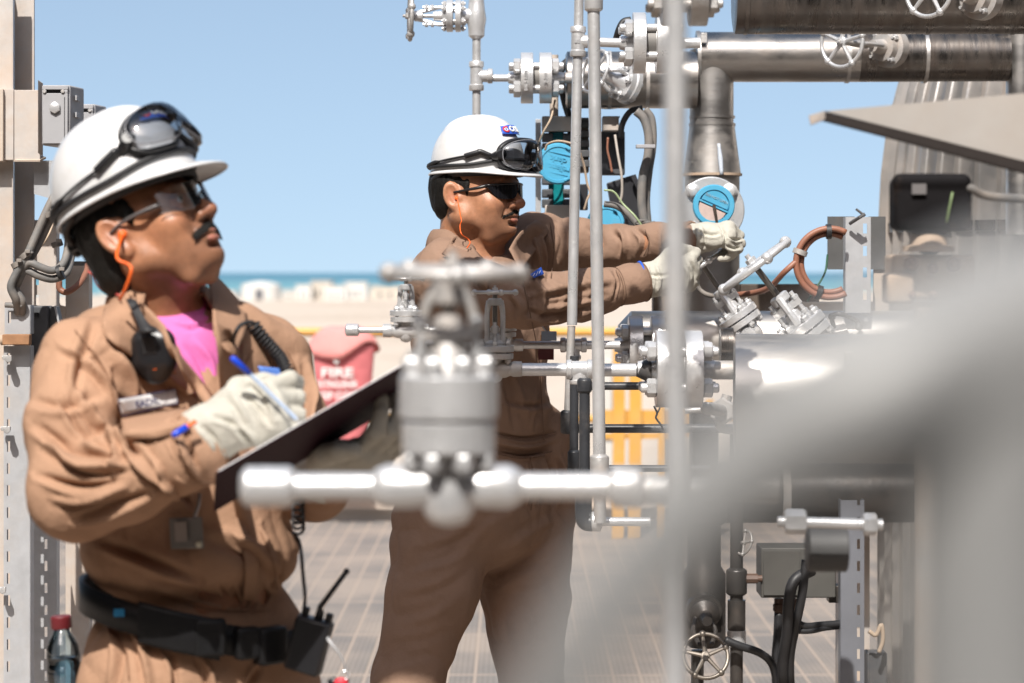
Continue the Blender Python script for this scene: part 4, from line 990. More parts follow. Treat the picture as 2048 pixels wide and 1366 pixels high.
    co, cv, cf = sculpt('coverall', fd, mt, body, L_, noise=(((14, 14, 9), .003), ((16, 16, 11), .0045, 1), ((38, 38, 26), .0016)), it=2)
    SF = Surface(cv)
    # collar: stands behind the neck and folds down into two points
    m = MB()
    m.patch([[SF(906, 476, .012), SF(925, 470, .03), P(950, 500, 5.56), P(975, 530, 5.50)], [SF(893, 497, .012), SF(925, 505, .016), SF(955, 530, .014), SF(978, 556, .012)], [SF(884, 508, .004), SF(918, 528, .007), SF(950, 552, .007), SF(975, 578, .006)]], .0035, 4)
    m.build('collar', mt, co, sharp=0)
    m = MB()
    m.patch([[P(1018, 498, 5.60), P(1040, 466, 5.66), SF(1070, 440, .02)], [P(1030, 520, 5.58), SF(1055, 490, .014), SF(1090, 450, .012)], [P(1040, 548, 5.57), SF(1068, 505, .010), SF(1098, 462, .006)]], .0035, 4)
    m.build('collar', mt, co, sharp=0)
    collar_ring(co, mt, P(938, 494, 5.735), -38, .080, .084, 26, .040, .075, flare=.022, fall=.040, lean=(-.004, 0), tip=.5)
    # front placket, waistband seams, sleeve seams, stitched pocket
    def seam(pts, w=.0011, off=.0012, nm='seam'):
        q = [SF(x, y, off, 5) for x, y in [tuple(p)[:2] for p in spline([Vector((a, b, 0)) for a, b in pts], 6)]]
        mm = MB(); mm.tube(q, w, 5); return mm.build(nm, STITCH2, co, sharp=0)
    seam([(1045, 560), (1075, 700), (1083, 800), (1088, 880)]); seam([(995, 868), (1050, 877), (1112, 864)]); seam([(995, 905), (1050, 914), (1104, 903)])
    seam([(1100, 445), (1108, 500), (1102, 555)]); seam([(1232, 540), (1240, 566), (1232, 598)]); seam([(1290, 458), (1298, 484), (1288, 512)])
    seam([(1060, 915), (1068, 960), (1062, 1020)])
    # breast badge: blue cloth mark with white threads
    m = MB(); m.patch([[SF(1060, 549, .006), SF(1082, 534, .006)], [SF(1068, 556, .006), SF(1088, 548, .006)]], .001, 3); bd = m.build('breast_badge', BLUE_PRINT, co, sharp=0)
    m = MB()
    for (a, b) in [((1066, 552), (1070, 546)), ((1072, 551), (1076, 543)), ((1078, 547), (1081, 541))]: m.tube([SF(*a, .0072), SF(*b, .0072)], .0008, 5)
    m.build('badge_thread', WHITE, bd, sharp=0)
    cuff(co, mt, P(1232, 574, 5.475), P(1290, 563, 5.50), .0425); cuff(co, mt, P(1340, 485, 5.835), P(1388, 479, 5.795), .0425)
    # boots
    m = MB()
    for (px, Y) in ((775, 5.70), (1078, 5.94)):
        a = V((px - 1024) / F * Y, Y, 0)
        fb = Field(np.arange(a.x - .16, a.x + .24, .008), np.arange(Y - .14, Y + .14, .008), np.arange(-.01, .22, .008))
        fb.cone((a.x - .02, Y, .05), (a.x + .12, Y - .04, .035), .048, .040, .02); fb.cone((a.x - .02, Y, .05), (a.x - .02, Y, .2), .048, .055, .02); fb.cut((0, 0, .004), (0, 0, -1))
        sculpt('boot', fb, LEATHER, body, it=1)
    # gloves: far hand over the wheel's rim, near hand under it
    fd = Field(np.arange(0.22, 0.60, 0.0026), np.arange(5.36, 5.95, 0.0026), np.arange(1.36, 1.66, 0.0026))
    wf = P(1384, 480, 5.80)
    fd.cone(P(1378, 482, 5.81), P(1412, 474, 5.78), .040, .036, 0.01)
    glove(fd, P(1392, 474, 5.79), (1, -.22, .08), (0.05, -.62, .78), [(5, 58, 78, 40), (0, 60, 78, 40), (-4, 62, 78, 40), (-9, 64, 78, 40)], [(.02, .034, -.004), (.045, .05, -.022), (.068, .044, -.040), (.088, .034, -.050)], .92)
    AG = .0035
    GL = [([(1395, 462), (1425, 470), (1450, 462)], 4, -AG), ([(1440, 452), (1452, 475), (1446, 500)], 3, -AG * 1.6), ([(1400, 490), (1430, 500), (1445, 492)], 4, -AG), ([(1455, 470), (1470, 480), (1485, 478)], 3, -AG * 1.4),
          ([(1392, 455), (1396, 480), (1392, 505)], 3, AG), ([(1402, 452), (1410, 475), (1404, 500)], 3, -AG), ([(1452, 492), (1466, 497), (1480, 496)], 3, -AG)]
    o, v, f = sculpt('glove', fd, GLOVE, body, GL, noise=(((40, 40, 40), .0016), ((90, 90, 90), .0008)), it=2); o['label'] = 'pale work glove of the far hand on top of the valve wheel'
    m = MB(); ax_ = (P(1412, 474, 5.78) - P(1378, 482, 5.81)); m.torus(P(1379, 482, 5.81), ax_, .0415, .0032, 40, 8); m.build('glove_binding', GLOVE_TRIM, o, sharp=0)
    fd = Field(np.arange(0.22, 0.56, 0.0026), np.arange(5.25, 5.80, 0.0026), np.arange(1.30, 1.62, 0.0026))
    fd.cone(P(1282, 562, 5.50), P(1330, 556, 5.51), .042, .040, 0.01)
    glove(fd, P(1312, 558, 5.51), (1, .05, .16), (-.18, -.88, -.42), [(4, 60, 78, 40), (0, 62, 78, 40), (-4, 64, 78, 40), (-8, 66, 78, 40)], [(.015, .034, 0), (.04, .054, -.012), (.068, .058, -.022), (.092, .05, -.030)], .95)
    GL = [([(1300, 530), (1306, 560), (1300, 590)], 3, -AG), ([(1312, 530), (1320, 560), (1312, 592)], 4, AG), ([(1290, 545), (1320, 552), (1350, 545)], 4, -AG * .7), ([(1380, 520), (1390, 545), (1385, 575)], 4, -AG), ([(1368, 530), (1376, 555), (1370, 590)], 4, AG), ([(1395, 560), (1405, 575), (1400, 590)], 3, -AG)]
    o, v, f = sculpt('glove', fd, GLOVE, body, GL, noise=(((40, 40, 40), .0016), ((90, 90, 90), .0008)), it=2); o['label'] = 'pale work glove of the near hand gripping the wheel from below'
    m = MB(); ax_ = (P(1330, 556, 5.51) - P(1282, 562, 5.50)); m.torus(P(1283, 562, 5.50), ax_, .0432, .0032, 40, 8); m.build('glove_binding', GLOVE_TRIM, o, sharp=0)
    # --- hair
    fd = Field(np.arange(-0.20, 0.06, 0.0026), np.arange(5.55, 5.86, 0.0028), np.arange(1.54, 1.74, 0.0026)); fd.local(C, M, S)
    fd.ell((-0.020, 0, 0.020), (0.094, 0.0815, 0.085), 0); fd.ell((-0.056, 0, -0.020), (0.043, 0.066, 0.048), 0.02)
    fd.cone((0.016, -0.076, 0.02), (0.012, -0.0785, -0.013), .0085, .0065, .006, flat=((0, 1, 0), .5)); fd.cone((0.016, 0.076, 0.02), (0.012, 0.0785, -0.013), .0085, .0065, .006, flat=((0, 1, 0), .5))
    fd.ell((0.085, 0, -0.03), (0.075, 0.2, 0.055), 0.004, 's')
    fd.ell((-0.008, -0.085, -0.020), (0.026, 0.030, 0.040), 0.004, 's'); fd.ell((-0.008, 0.085, -0.020), (0.026, 0.030, 0.040), 0.004, 's')
    fd.cone((0.02, 0, -0.09), (-0.02, 0, -0.09), .05, .05, .0, 's'); fd.world()
    sculpt('hair', fd, HAIR, body, it=1, noise=(((120, 120, 50), .0016),))
    face_parts(body, C, M, S, zs, (900, 0.033, 0.008, 0.00055), 0, 0, 3)
    # --- sunglasses: wraparound
    T = lambda x, y, z: Vector(C) + Matrix(M.tolist()) @ (Vector((x, y, z)) * S)
    def wrap(u, v):   # u across, v up
        a = u; r = .078; top = .0145 - .003 * abs(u); bot = -.021 + .017 * math.exp(-(u / .16) ** 2) + .031 * (max(0, abs(u) - .72) / .38) ** 1.3
        z_ = 0.002 + bot + (top - bot) * v
        return T(.026 + r * math.cos(a) * 1.06 + .001 * v, r * math.sin(a) * 1.03, z_)
    for sd in (-1, 1):
        m = MB(); m.patch([[wrap(sd * (.08 + 1.0 * i / 7), j / 4) for i in range(8)] for j in range(5)], .0022, 3); ob = m.build('sunglass_lens', DARKLENS, body, sharp=30)
    m = MB(); m.tube([wrap(u, 1.0) for u in np.linspace(-1.12, 1.12, 24)], .0026, 8)
    for sd in (-1, 1):
        m.tube([wrap(sd * 1.08, .75), T(.045, sd * .0815, .008), T(.005, sd * .0835, .004), T(-.012, sd * .0855, .002)], [.0042, .0036, .0028, .0024], 8, smooth=4)
    m.build('sunglass_frame', BLACK, body, sharp=0)
    # ear plug cord
    m = MB(); m.tube([T(-.004, -.086, -.012), T(.002, -.091, -.026), P(921, 432, 5.58), P(923, 442, 5.57), P(920, 452, 5.57), P(923, 468, 5.55), SF(936, 478, .035), SF(940, 486, .025), SF(934, 496, .012)], .0013, 6, smooth=5)
    m.sphere(T(-.006, -.084, -.012), .0048, 10, 8); tag(m.build('earplug_cord', ORANGE, body, sharp=0))
    # helmet and goggles
    HC = np.array(P(957, 341, 5.70)); HM = rotm(-27, 1, 0)
    hat, surf, T2 = helmet(body, HC, HM, .955, 'white hard hat with a blue front mark')
    goggles(HC, HM, 1.0, surf, T2, 'smoke grey safety goggles pushed up on the far worker\'s white hard hat', .030, .138, 4, (.17, .03), slope=.12)
    # hanging pass on his hip side
    t = thing('identity_card', SF(1095, 660, .02), 'clipped identity card hanging at the far worker\'s chest', 'id card')
    m = MB(); m.box(P(1098, 672, 5.55), (.035, .003, .022)); m.build('card_top', mat('pale blue card', (0.45, 0.55, 0.68), .4), t)
    m = MB(); m.box(P(1090, 678, 5.552), (.020, .003, .018)); m.build('card_stripe', mat('orange card', (0.75, 0.35, 0.03), .4), t)
    m = MB(); m.box(P(1092, 702, 5.548), (.036, .004, .040)); m.build('card_holder', mat('maroon card holder', (0.12, 0.03, 0.035), .35), t)
    m = MB(); m.tube([P(1080, 640, 5.55), P(1084, 652, 5.55), P(1092, 662, 5.548)], .0018, 6); m.build('clip', SILVER, t)
man_two()
# ---- worker with the clipboard (slightly soft in the photo)
def man_one():
    Y0 = 3.8; mt = KHAKI1; S = 1.0; zs = 0.97
    C = np.array(P(292, 455, Y0)); M = rotm(-22, 30, 2)
    pt = lambda px, py, Y: np.array(P(px, py, Y))
    neck = pt(322, 618, 3.84)
    fd = Field(axis_(-0.86, -0.14, 0.014, (-0.70, -0.44, 0.0024)), axis_(3.25, 4.15, 0.014, (3.66, 3.96, 0.0024)), axis_(0.0, 1.9, 0.014, (1.43, 1.74, 0.0024)))
    head_sdf(fd, C, M, S, zs, fat=.92, neck_to=neck, neck_r=(0.058, 0.060))
    trunk = [(330, 660, 3.86, .07), (360, 820, 3.88, .095), (385, 1050, 3.86, .13), (395, 1290, 3.86, .13)]
    fd.path([pt(*q[:3]) for q in trunk], [q[3] for q in trunk], 0.03)
    fd.path([pt(165, 745, 3.72), pt(155, 985, 3.62), pt(395, 895, 3.50)], [.055, .042, .030], 0.03)
    fd.path([pt(540, 735, 3.96), pt(620, 985, 3.84), pt(672, 935, 3.66)], [.05, .038, .028], 0.03)
    fd.path([pt(320, 1350, 3.82), pt(290, 1880, 3.74), pt(300, 2360, 3.86)], [.085, .055, .035], 0.03)
    fd.path([pt(480, 1350, 3.94), pt(520, 1880, 3.92), pt(530, 2340, 4.04)], [.085, .055, .035], 0.03)
    body, bv, bf = sculpt('person', fd, SKIN1, None, it=1, base=(-0.5, 3.85, 0.0))
    skin_zones(body, bv, C, M, S, zs, .5)
    tag(body, 'worker in tan coverall and pink shirt, looking up and writing on a clipboard', 'person')
    # --- coverall
    fd = Field(np.arange(-0.88, -0.16, 0.0037), np.arange(3.36, 4.16, 0.0042), axis_(0.05, 1.54, 0.009, (0.80, 1.54, 0.0037)))
    Rt = rotm(-58, 0, 0)      # x forward of the chest
    fd.ell(pt(335, 720, 3.86), (.105, .185, .10), 0.03, rot=Rt)
    fd.ell(pt(350, 850, 3.86), (.135, .180, .15), 0.04, rot=Rt)
    fd.ell(pt(372, 1000, 3.85), (.150, .165, .16), 0.04, rot=Rt)
    fd.ell(pt(382, 1105, 3.84), (.160, .172, .085), 0.03, rot=Rt)      # blouse over the belt
    fd.ell(pt(402, 1290, 3.85), (.140, .170, .13), 0.02, rot=Rt)
    fd.ell(pt(400, 1390, 3.86), (.150, .190, .13), 0.03, rot=Rt)
    fd.path([pt(300, 690, 3.84), pt(180, 725, 3.74)], [.068, .070], 0.04)
    fd.path([pt(168, 745, 3.72), pt(140, 860, 3.66), pt(150, 985, 3.61)], [.070, .063, .064], 0.03)
    fd.path([pt(150, 985, 3.61), pt(250, 955, 3.56), pt(385, 902, 3.50)], [.069, .066, .052], 0.02)
    fd.ell(pt(165, 1005, 3.62), (.065, .06, .045), 0.03)
    fd.path([pt(420, 680, 3.90), pt(535, 720, 3.95)], [.068, .066], 0.04)
    fd.path([pt(545, 735, 3.96), pt(585, 850, 3.92), pt(625, 970, 3.84)], [.066, .056, .052], 0.03)
    fd.path([pt(625, 975, 3.84), pt(668, 945, 3.70)], [.052, .042], 0.02)
    fd.path([pt(320, 1380, 3.80), pt(300, 1620, 3.76), pt(290, 1880, 3.74), pt(300, 2330, 3.86)], [.128, .102, .086, .075], 0.03)
    fd.path([pt(480, 1380, 3.93), pt(505, 1620, 3.92), pt(520, 1880, 3.92), pt(530, 2310, 4.04)], [.128, .102, .084, .075], 0.012)
    # V opening: cut the cloth back so that the shirt shows
    fd.cone(pt(325, 620, 3.84), pt(300, 530, 3.84), .062, .075, 0.01, 's')
    for i in range(14):
        t = i / 13; y = 615 + 182 * t; xl = 318 + (437 - 318) * t; xr = 420 + (437 - 420) * t
        n_ = max(2, int((xr - xl) / 14) + 2)
        for j in range(n_):
            x = xl + (xr - xl) * j / (n_ - 1); fd.cone(pt(x, y, 3.60), pt(x, y, 3.80 - .06 * t), .010, .010, 0.004, 's')
    A = 0.0085
    L_ = [
        # sleeve of the writing arm
        ([(190, 640), (165, 720), (150, 800)], 12, -A * .9), ([(215, 690), (260, 760), (250, 850)], 12, A), ([(180, 700), (225, 770), (265, 850)], 9, -A * 1.1), ([(120, 690), (180, 730), (240, 800)], 9, A * .7),
        ([(70, 850), (150, 900), (250, 915)], 12, -A * 1.1), ([(90, 890), (170, 935), (260, 930)], 9, A * 1.1), ([(75, 950), (160, 975), (240, 960)], 9, -A), ([(110, 1000), (180, 1000), (250, 975)], 9, A),
        ([(150, 1040), (215, 1020), (300, 985)], 9, -A * 1.1), ([(250, 900), (300, 945), (360, 985)], 10, A), ([(290, 880), (335, 930), (390, 960)], 9, -A), ([(320, 890), (345, 960), (380, 1010)], 8, -A * 1.2), ([(340, 860), (372, 910), (400, 965)], 8, A),
        ([(215, 860), (232, 910), (225, 960)], 9, A * 1.1), ([(60, 800), (130, 810), (200, 790)], 12, -A * .7), ([(140, 760), (200, 850), (280, 890)], 10, A * .9), ([(120, 790), (170, 870), (240, 895)], 9, -A),
        ([(365, 850), (380, 900), (395, 940)], 5, -A), ([(352, 862), (366, 905), (384, 950)], 5, A * .8),
        # chest
        ([(232, 740), (250, 830), (262, 900)], 8, -A), ([(270, 660), (320, 740), (390, 800)], 8, A * .6), ([(470, 650), (480, 720), (450, 790)], 6, -A * .9), ([(485, 700), (480, 770), (460, 830)], 6, A * .7),
        ([(520, 660), (560, 720), (580, 780)], 10, A * .7), ([(590, 740), (605, 800), (600, 880)], 8, -A * 1.2), ([(570, 760), (585, 830), (575, 900)], 8, A), ([(615, 720), (625, 790), (622, 860)], 7, A),
        ([(300, 815), (350, 835), (380, 850)], 6, -A * .7), ([(240, 835), (250, 880), (280, 920)], 6, -A),
        # belly and blouse over the belt
        ([(200, 1080), (300, 1120), (400, 1160)], 12, -A * .8), ([(420, 1060), (500, 1090), (560, 1150)], 14, A), ([(530, 1050), (555, 1110), (560, 1170)], 7, -A), ([(300, 1160), (400, 1190), (500, 1215)], 8, -A * .6),
        ([(470, 1170), (480, 1195), (476, 1220)], 5, A * .6), ([(500, 1170), (508, 1198), (502, 1222)], 5, -A * .6), ([(530, 1165), (536, 1195), (530, 1218)], 5, A * .6), ([(440, 1170), (450, 1195), (445, 1215)], 5, -A * .6),
        # trousers below the belt
        ([(230, 1250), (240, 1310), (230, 1380)], 9, -A), ([(265, 1260), (290, 1320), (300, 1380)], 9, A), ([(330, 1290), (350, 1340), (350, 1400)], 8, -A * .8), ([(400, 1310), (420, 1350), (430, 1400)], 8, A * .8), ([(520, 1330), (500, 1370), (490, 1400)], 8, -A * .8),
    ]
    co, cv, cf = sculpt('coverall', fd, mt, body, L_, noise=(((13, 13, 9), .004), ((15, 15, 10), .005, 1), ((34, 34, 24), .002)), it=2)
    SF = Surface(cv)
    # pink shirt inside the opening
    fd = Field(np.arange(-0.74, -0.34, 0.005), np.arange(3.60, 4.10, 0.005), np.arange(1.10, 1.50, 0.005))
    fd.ell(pt(335, 720, 3.86), (.100, .170, .10), 0.03, rot=Rt); fd.ell(pt(350, 850, 3.86), (.128, .168, .15), 0.04, rot=Rt)
    fd.cone(pt(335, 650, 3.85), pt(352, 700, 3.84), .066, .075, 0.03); fd.cone(pt(322, 622, 3.84), pt(300, 540, 3.83), .0575, .066, .004, 's')
    sculpt('t_shirt', fd, PINKT, body, [([(345, 640), (380, 652), (415, 635)], 5, .003), ([(390, 680), (420, 720), (430, 760)], 7, .004), ([(370, 690), (400, 730), (420, 780)], 6, -.004)], it=2)
    # collar: left wing lies on the shoulder, right wing stands up behind the neck
    m = MB()
    m.patch([[P(214, 596, 3.88), P(246, 584, 3.76), P(290, 612, 3.70), P(330, 652, 3.68)],
             [SF(205, 640, .012), SF(236, 640, .020), SF(285, 668, .020), P(345, 700, 3.672)],
             [SF(210, 672, .006), SF(232, 690, .010), SF(280, 722, .010), SF(352, 748, .012)]], .0035, 5)
    m.build('collar', mt, co, sharp=0)
    m = MB()
    m.patch([[P(380, 552, 3.98), P(412, 556, 3.90), P(424, 610, 3.80), P(428, 668, 3.705)],
             [P(402, 545, 4.00), P(440, 562, 3.92), P(452, 630, 3.80), P(452, 700, 3.705)],
             [P(430, 570, 4.01), P(480, 605, 3.92), P(494, 648, 3.83), P(470, 712, 3.72)]], .0035, 5)
    m.build('collar', mt, co, sharp=0)
    collar_ring(co, mt, P(322, 612, 3.835), -58, .068, .074, 42, .034, .02, flare=.018, fall=.030)
    # front edges of the opening running down to the fastening
    m = MB(); m.patch([[P(322, 652, 3.68), P(352, 700, 3.68), SF(395, 752, .010), SF(432, 802, .010)], [P(345, 700, 3.672), P(368, 748, 3.675), SF(400, 800, .008), SF(432, 838, .008)]], .003, 4); m.build('lapel', mt, co, sharp=0)
    m = MB(); m.patch([[P(426, 640, 3.70), P(436, 700, 3.69), SF(442, 800, .010)], [P(462, 660, 3.72), SF(480, 720, .008), SF(462, 806, .008)]], .003, 4); m.build('lapel', mt, co, sharp=0)
    def seam(pts, w=.0011, off=.0012, material=STITCH1, nm='seam'):
        q = [SF(x, y, off, 5) for x, y in [tuple(p)[:2] for p in spline([Vector((a, b, 0)) for a, b in pts], 6)]]
        mm = MB(); mm.tube(q, w, 5); return mm.build(nm, material, co, sharp=0)
    seam([(440, 800), (452, 900), (470, 1000)]); seam([(150, 660), (210, 740), (236, 840)]); seam([(236, 850), (300, 838), (372, 822)]); seam([(575, 700), (598, 760), (600, 850)])
    seam([(520, 1060), (545, 1120), (555, 1180)]); seam([(330, 1196), (430, 1220), (540, 1222)]); seam([(240, 1250), (252, 1300), (258, 1360)]); seam([(505, 695), (478, 760), (455, 820)])
    # name tape and breast badge
    m = MB(); m.patch([[SF(236, 800, .006), SF(290, 790, .006), SF(351, 779, .006)], [SF(243, 831, .006), SF(296, 818, .006), SF(355, 806, .006)]], .0015, 4); nm_ = m.build('name_tape', mat('white cloth tape', (0.62, 0.60, 0.60), .8), co, sharp=0)
    a = SF(268, 812, .011); b = SF(322, 800, .011); up = (0.05, 0, 1)
    text_mesh('FADIL', .0155, (a + b) / 2, b - a, up, NAVY_PRINT, nm_, bold=.0004, depth=.0004)
    m = MB()
    q = [SF(236, 799, .0075), SF(351, 778, .0075), SF(356, 807, .0075), SF(243, 832, .0075)]; m.tube([q[0], q[1], q[2], q[3]], .0007, 5, closed=True); m.build('tape_edge', NAVY_PRINT, nm_, sharp=0)
    m = MB(); m.patch([[SF(516, 732, .006), SF(572, 738, .006)], [SF(522, 752, .006), SF(576, 756, .006)]], .0012, 4); bd = m.build('breast_badge', mat('pale blue cloth badge', (0.10, 0.22, 0.62), .6), co, sharp=0)
    text_mesh('RG', .014, SF(546, 745, .010), (1, .2, 0), (0, 0, 1), WHITE, bd, bold=.0006, depth=.0004)
    m = MB(); m.cyl(SF(462, 682, .004), SF(462, 682, .008), .0055, seg=12); m.build('snap_fastener', SILVER, co)
    cuff(co, mt, P(330, 926, 3.525), P(398, 893, 3.50), .0545)
    m = MB(); m.patch([[SF(242, 838, .005), SF(306, 826, .005), SF(372, 814, .005)], [SF(246, 862, .007), SF(310, 852, .007), SF(376, 838, .007)], [SF(252, 880, .005), SF(314, 876, .005), SF(380, 858, .005)]], .002, 4); m.build('pocket_flap', mt, co, sharp=0)
    m = MB(); m.patch([[SF(440, 800, .004), SF(462, 802, .004)], [SF(448, 900, .004), SF(472, 900, .004)], [SF(470, 1020, .004), SF(496, 1020, .004)], [SF(490, 1130, .004), SF(518, 1130, .004)], [SF(486, 1200, .004), SF(512, 1200, .004)]], .002, 4); m.build('placket', mt, co, sharp=0)
    # boots
    for (px, Y) in ((300, 3.82), (530, 4.0)):
        a = V((px - 1024) / F * Y, Y, 0)
        fb = Field(np.arange(a.x - .16, a.x + .24, .008), np.arange(Y - .2, Y + .14, .008), np.arange(-.01, .22, .008))
        fb.cone((a.x - .02, Y, .05), (a.x + .08, Y - .10, .035), .048, .040, .02); fb.cone((a.x - .02, Y, .05), (a.x - .02, Y, .2), .048, .055, .02); fb.cut((0, 0, .004), (0, 0, -1))
        sculpt('boot', fb, LEATHER, body, it=1)
    # belt, tilted down to the right
    bc = pt(398, 1232, 3.85); ax = Vector((0.24, 0, 1)).normalized()
    X1 = Vector(rotm(-58)[:, 0]); m = MB(); ring = []
    for k in range(64):
        a = 2 * math.pi * k / 64; p = Vector(bc) + X1 * (.160 * math.cos(a)) + Vector(rotm(-58)[:, 1]) * (.186 * math.sin(a)); p.z += -0.24 * (p.x - bc[0]); ring.append(p)
    vs = [p + V(0, 0, .024) for p in ring] + [p - V(0, 0, .024) for p in ring]
    m.add(vs, [(i, (i + 1) % 64, (i + 1) % 64 + 64, i + 64) for i in range(64)]); bl = m.build('belt', LEATHER, body, sharp=0)
    sd = bl.modifiers.new('t', 'SOLIDIFY'); sd.thickness = .006
    def ringp(px):
        best = min((p for p in ring if p.y < bc[1] + .02), key=lambda p: abs(1024 + p.x / p.y * F - px)); return best.copy()
    def pouch(px, w, h, d, dz=0.0, nm='belt_pouch', par=bl, mm=LEATHER):
        p = ringp(px); n = (p - Vector(bc)); n.z = 0; n.normalize(); u = Vector((0, 0, 1)).cross(n).normalized(); z = n.cross(u).normalized()
        q = MB(); q.box(p + n * (d / 2 + .003) + V(0, 0, dz), (d, w, h), (n, u, z)); return q.build(nm, mm, par, bevel=.006)
    p = ringp(330); q0 = ringp(278); q1 = ringp(420)
    m = MB(); m.patch([[ringp(x) + V(0, -.014, .031) for x in (275, 310, 345, 380, 415, 450)], [ringp(x) + V(0, -.016, 0) for x in (275, 310, 345, 380, 415, 450)], [ringp(x) + V(0, -.014, -.031) for x in (275, 310, 345, 380, 415, 450)]], .010, 4); m.build('back_pad', LEATHER, bl, sharp=0, bevel=0)
    pouch(425, .050, .058, .020); pouch(478, .040, .050, .024); pouch(535, .052, .058, .028)
    m = MB(); m.box(ringp(238) + V(-.002, -.010, .004), (.016, .002, .012)); m.build('belt_label', mat('small blue label', (.02, .22, .45), .5), bl)
    # --- gloves
    fd = Field(np.arange(-0.52, -0.30, 0.0025), np.arange(3.34, 3.66, 0.0028), np.arange(1.16, 1.44, 0.0025))
    fd.path([P(382, 882, 3.51), P(420, 868, 3.505), P(452, 852, 3.50)], [.043, .043, .038], 0.01)
    glove(fd, P(440, 860, 3.50), (1, .05, .42), (-.38, -.86, .22), [(6, 28, 52, 20), (2, 44, 70, 50), (-3, 52, 76, 50), (-8, 58, 78, 50)], [(.012, .034, -.006), (.046, .058, -.020), (.082, .058, -.034), (.108, .046, -.044)], .98)
    AG = .004
    GL = [([(400, 850), (430, 880), (440, 910)], 7, -AG), ([(440, 790), (470, 800), (500, 850)], 8, AG), ([(460, 780), (500, 800), (540, 850)], 6, -AG), ([(500, 760), (530, 790), (550, 840)], 7, AG), ([(420, 830), (470, 850), (500, 890)], 7, -AG), ([(530, 760), (555, 790), (570, 830)], 6, -AG), ([(470, 850), (500, 870), (520, 900)], 7, AG)]
    o, v, f = sculpt('glove', fd, GLOVE, body, GL, noise=(((40, 40, 40), .0018), ((90, 90, 90), .0008)), it=2); o['label'] = 'pale work glove holding the pen'
    fd = Field(np.arange(-0.36, -0.12, 0.0028), np.arange(3.40, 3.90, 0.003), np.arange(1.14, 1.42, 0.0028))
    fd.cone(P(640, 952, 3.72), P(664, 935, 3.66), .042, .042, 0.01)
    glove(fd, P(656, 932, 3.66), (.78, -.50, .26), (.12, -.42, -.90), [(7, 22, 36, 30), (2, 24, 38, 30), (-4, 26, 38, 30), (-9, 28, 40, 30)], [(.012, .034, .0), (.046, .060, .004), (.078, .066, .010), (.100, .060, .014)], 1.0)
    o, v, f = sculpt('glove', fd, GLOVE, body, [], noise=(((40, 40, 40), .0018), ((90, 90, 90), .0008)), it=2); o['label'] = 'pale work glove supporting the clipboard from below, in shade'
    m = MB(); m.torus(P(384, 882, 3.51), P(420, 868, 3.505) - P(384, 882, 3.51), .0445, .003, 36, 8); 
    # --- hair
    fd = Field(np.arange(-0.76, -0.42, 0.0026), np.arange(3.62, 3.98, 0.0030), np.arange(1.40, 1.74, 0.0026)); fd.local(C, M, S)
    fd.ell((-0.018, 0, 0.020), (0.098, 0.0815, 0.088), 0); fd.ell((-0.062, 0, -0.040), (0.048, 0.064, 0.060), 0.02)
    fd.cone((0.018, -0.076, 0.03), (0.016, -0.0775, -0.010), .0095, .0070, .006, flat=((0, 1, 0), .5)); fd.cone((0.018, 0.076, 0.03), (0.016, 0.0775, -0.010), .0095, .007, .006, flat=((0, 1, 0), .5))
    fd.ell((0.088, 0, -0.03), (0.075, 0.2, 0.062), 0.004, 's')
    fd.ell((-0.006, -0.085, -0.022), (0.027, 0.030, 0.042), 0.004, 's'); fd.ell((-0.006, 0.085, -0.022), (0.027, 0.030, 0.042), 0.004, 's'); fd.world()
    sculpt('hair', fd, HAIR, body, it=1, noise=(((110, 110, 50), .0018),))
    face_parts(body, C, M, S, zs, (1700, 0.038, 0.0105, 0.0007), 0, 0, 5)
    T = lambda x, y, z: Vector(C) + Matrix(M.tolist()) @ (Vector((x, y, z)) * S)
    # clear safety glasses
    def wrap(u, v):
        r = .080; top = .017 - .002 * abs(u); bot = -.026 + .020 * math.exp(-(u / .16) ** 2) + .010 * max(0, abs(u) - .6) * 2
        return T(.028 + r * math.cos(u) * 1.06, r * math.sin(u) * 1.03, 0.002 + bot + (top - bot) * v)
    for sd in (-1, 1):
        m = MB(); m.patch([[wrap(sd * (.06 + .95 * i / 7), j / 4) for i in range(8)] for j in range(5)], .0022, 3); m.build('glasses_lens', CLEARLENS, body, sharp=30)
    m = MB()
    for sd in (-1, 1): m = MB(); m.tube([wrap(sd * 1.0, .45), T(.040, sd * .0835, .002), T(.005, sd * .0850, .004), T(-.016, sd * .0865, .000)], [.0042, .0032, .0026, .0022], 8, smooth=4); m.build('glasses_arm', mat('grey translucent arm', (.10, .09, .09), .3), body, sharp=0)
    m = MB(); m.tube([wrap(sd_ * u_, 0) for sd_, u_ in [(-1, 1.1), (-1, .85), (-1, .6), (-1, .35), (-1, .12)]], .0010, 6, smooth=4); m.build('glasses_rim', mat('grey translucent arm', (.1, .09, .09), .3), body, sharp=0)
    # ear plug and cord
    m = MB(); m.sphere(T(.000, -.083, -.012), .0075, 12, 8); m.tube([T(.000, -.086, -.012), T(-.006, -.088, -.020)], .004, 8)
    m.tube([T(.000, -.088, -.014), P(234, 515, 3.66), P(258, 530, 3.655), P(262, 545, 3.65), P(250, 580, 3.66), P(240, 598, 3.68)], .0027, 8, smooth=6); m.build('earplug_cord', ORANGE, body, sharp=0)
    m = MB(); m.tube([P(238, 590, 3.72), P(222, 586, 3.86), P(205, 582, 3.95), P(192, 566, 3.98), P(186, 552, 3.98), P(176, 542, 3.98)], .0014, 6, smooth=6); m.build('loose_cord', mat('pink cord', (.75, .12, .10), .5), body, sharp=0)
    HM = rotm(-22, 24, 2); HC = np.array(P(258, 390, 3.80))
    hat, surf, T2 = helmet(body, HC, HM, 1.005, 'white hard hat with the peak tipped up')
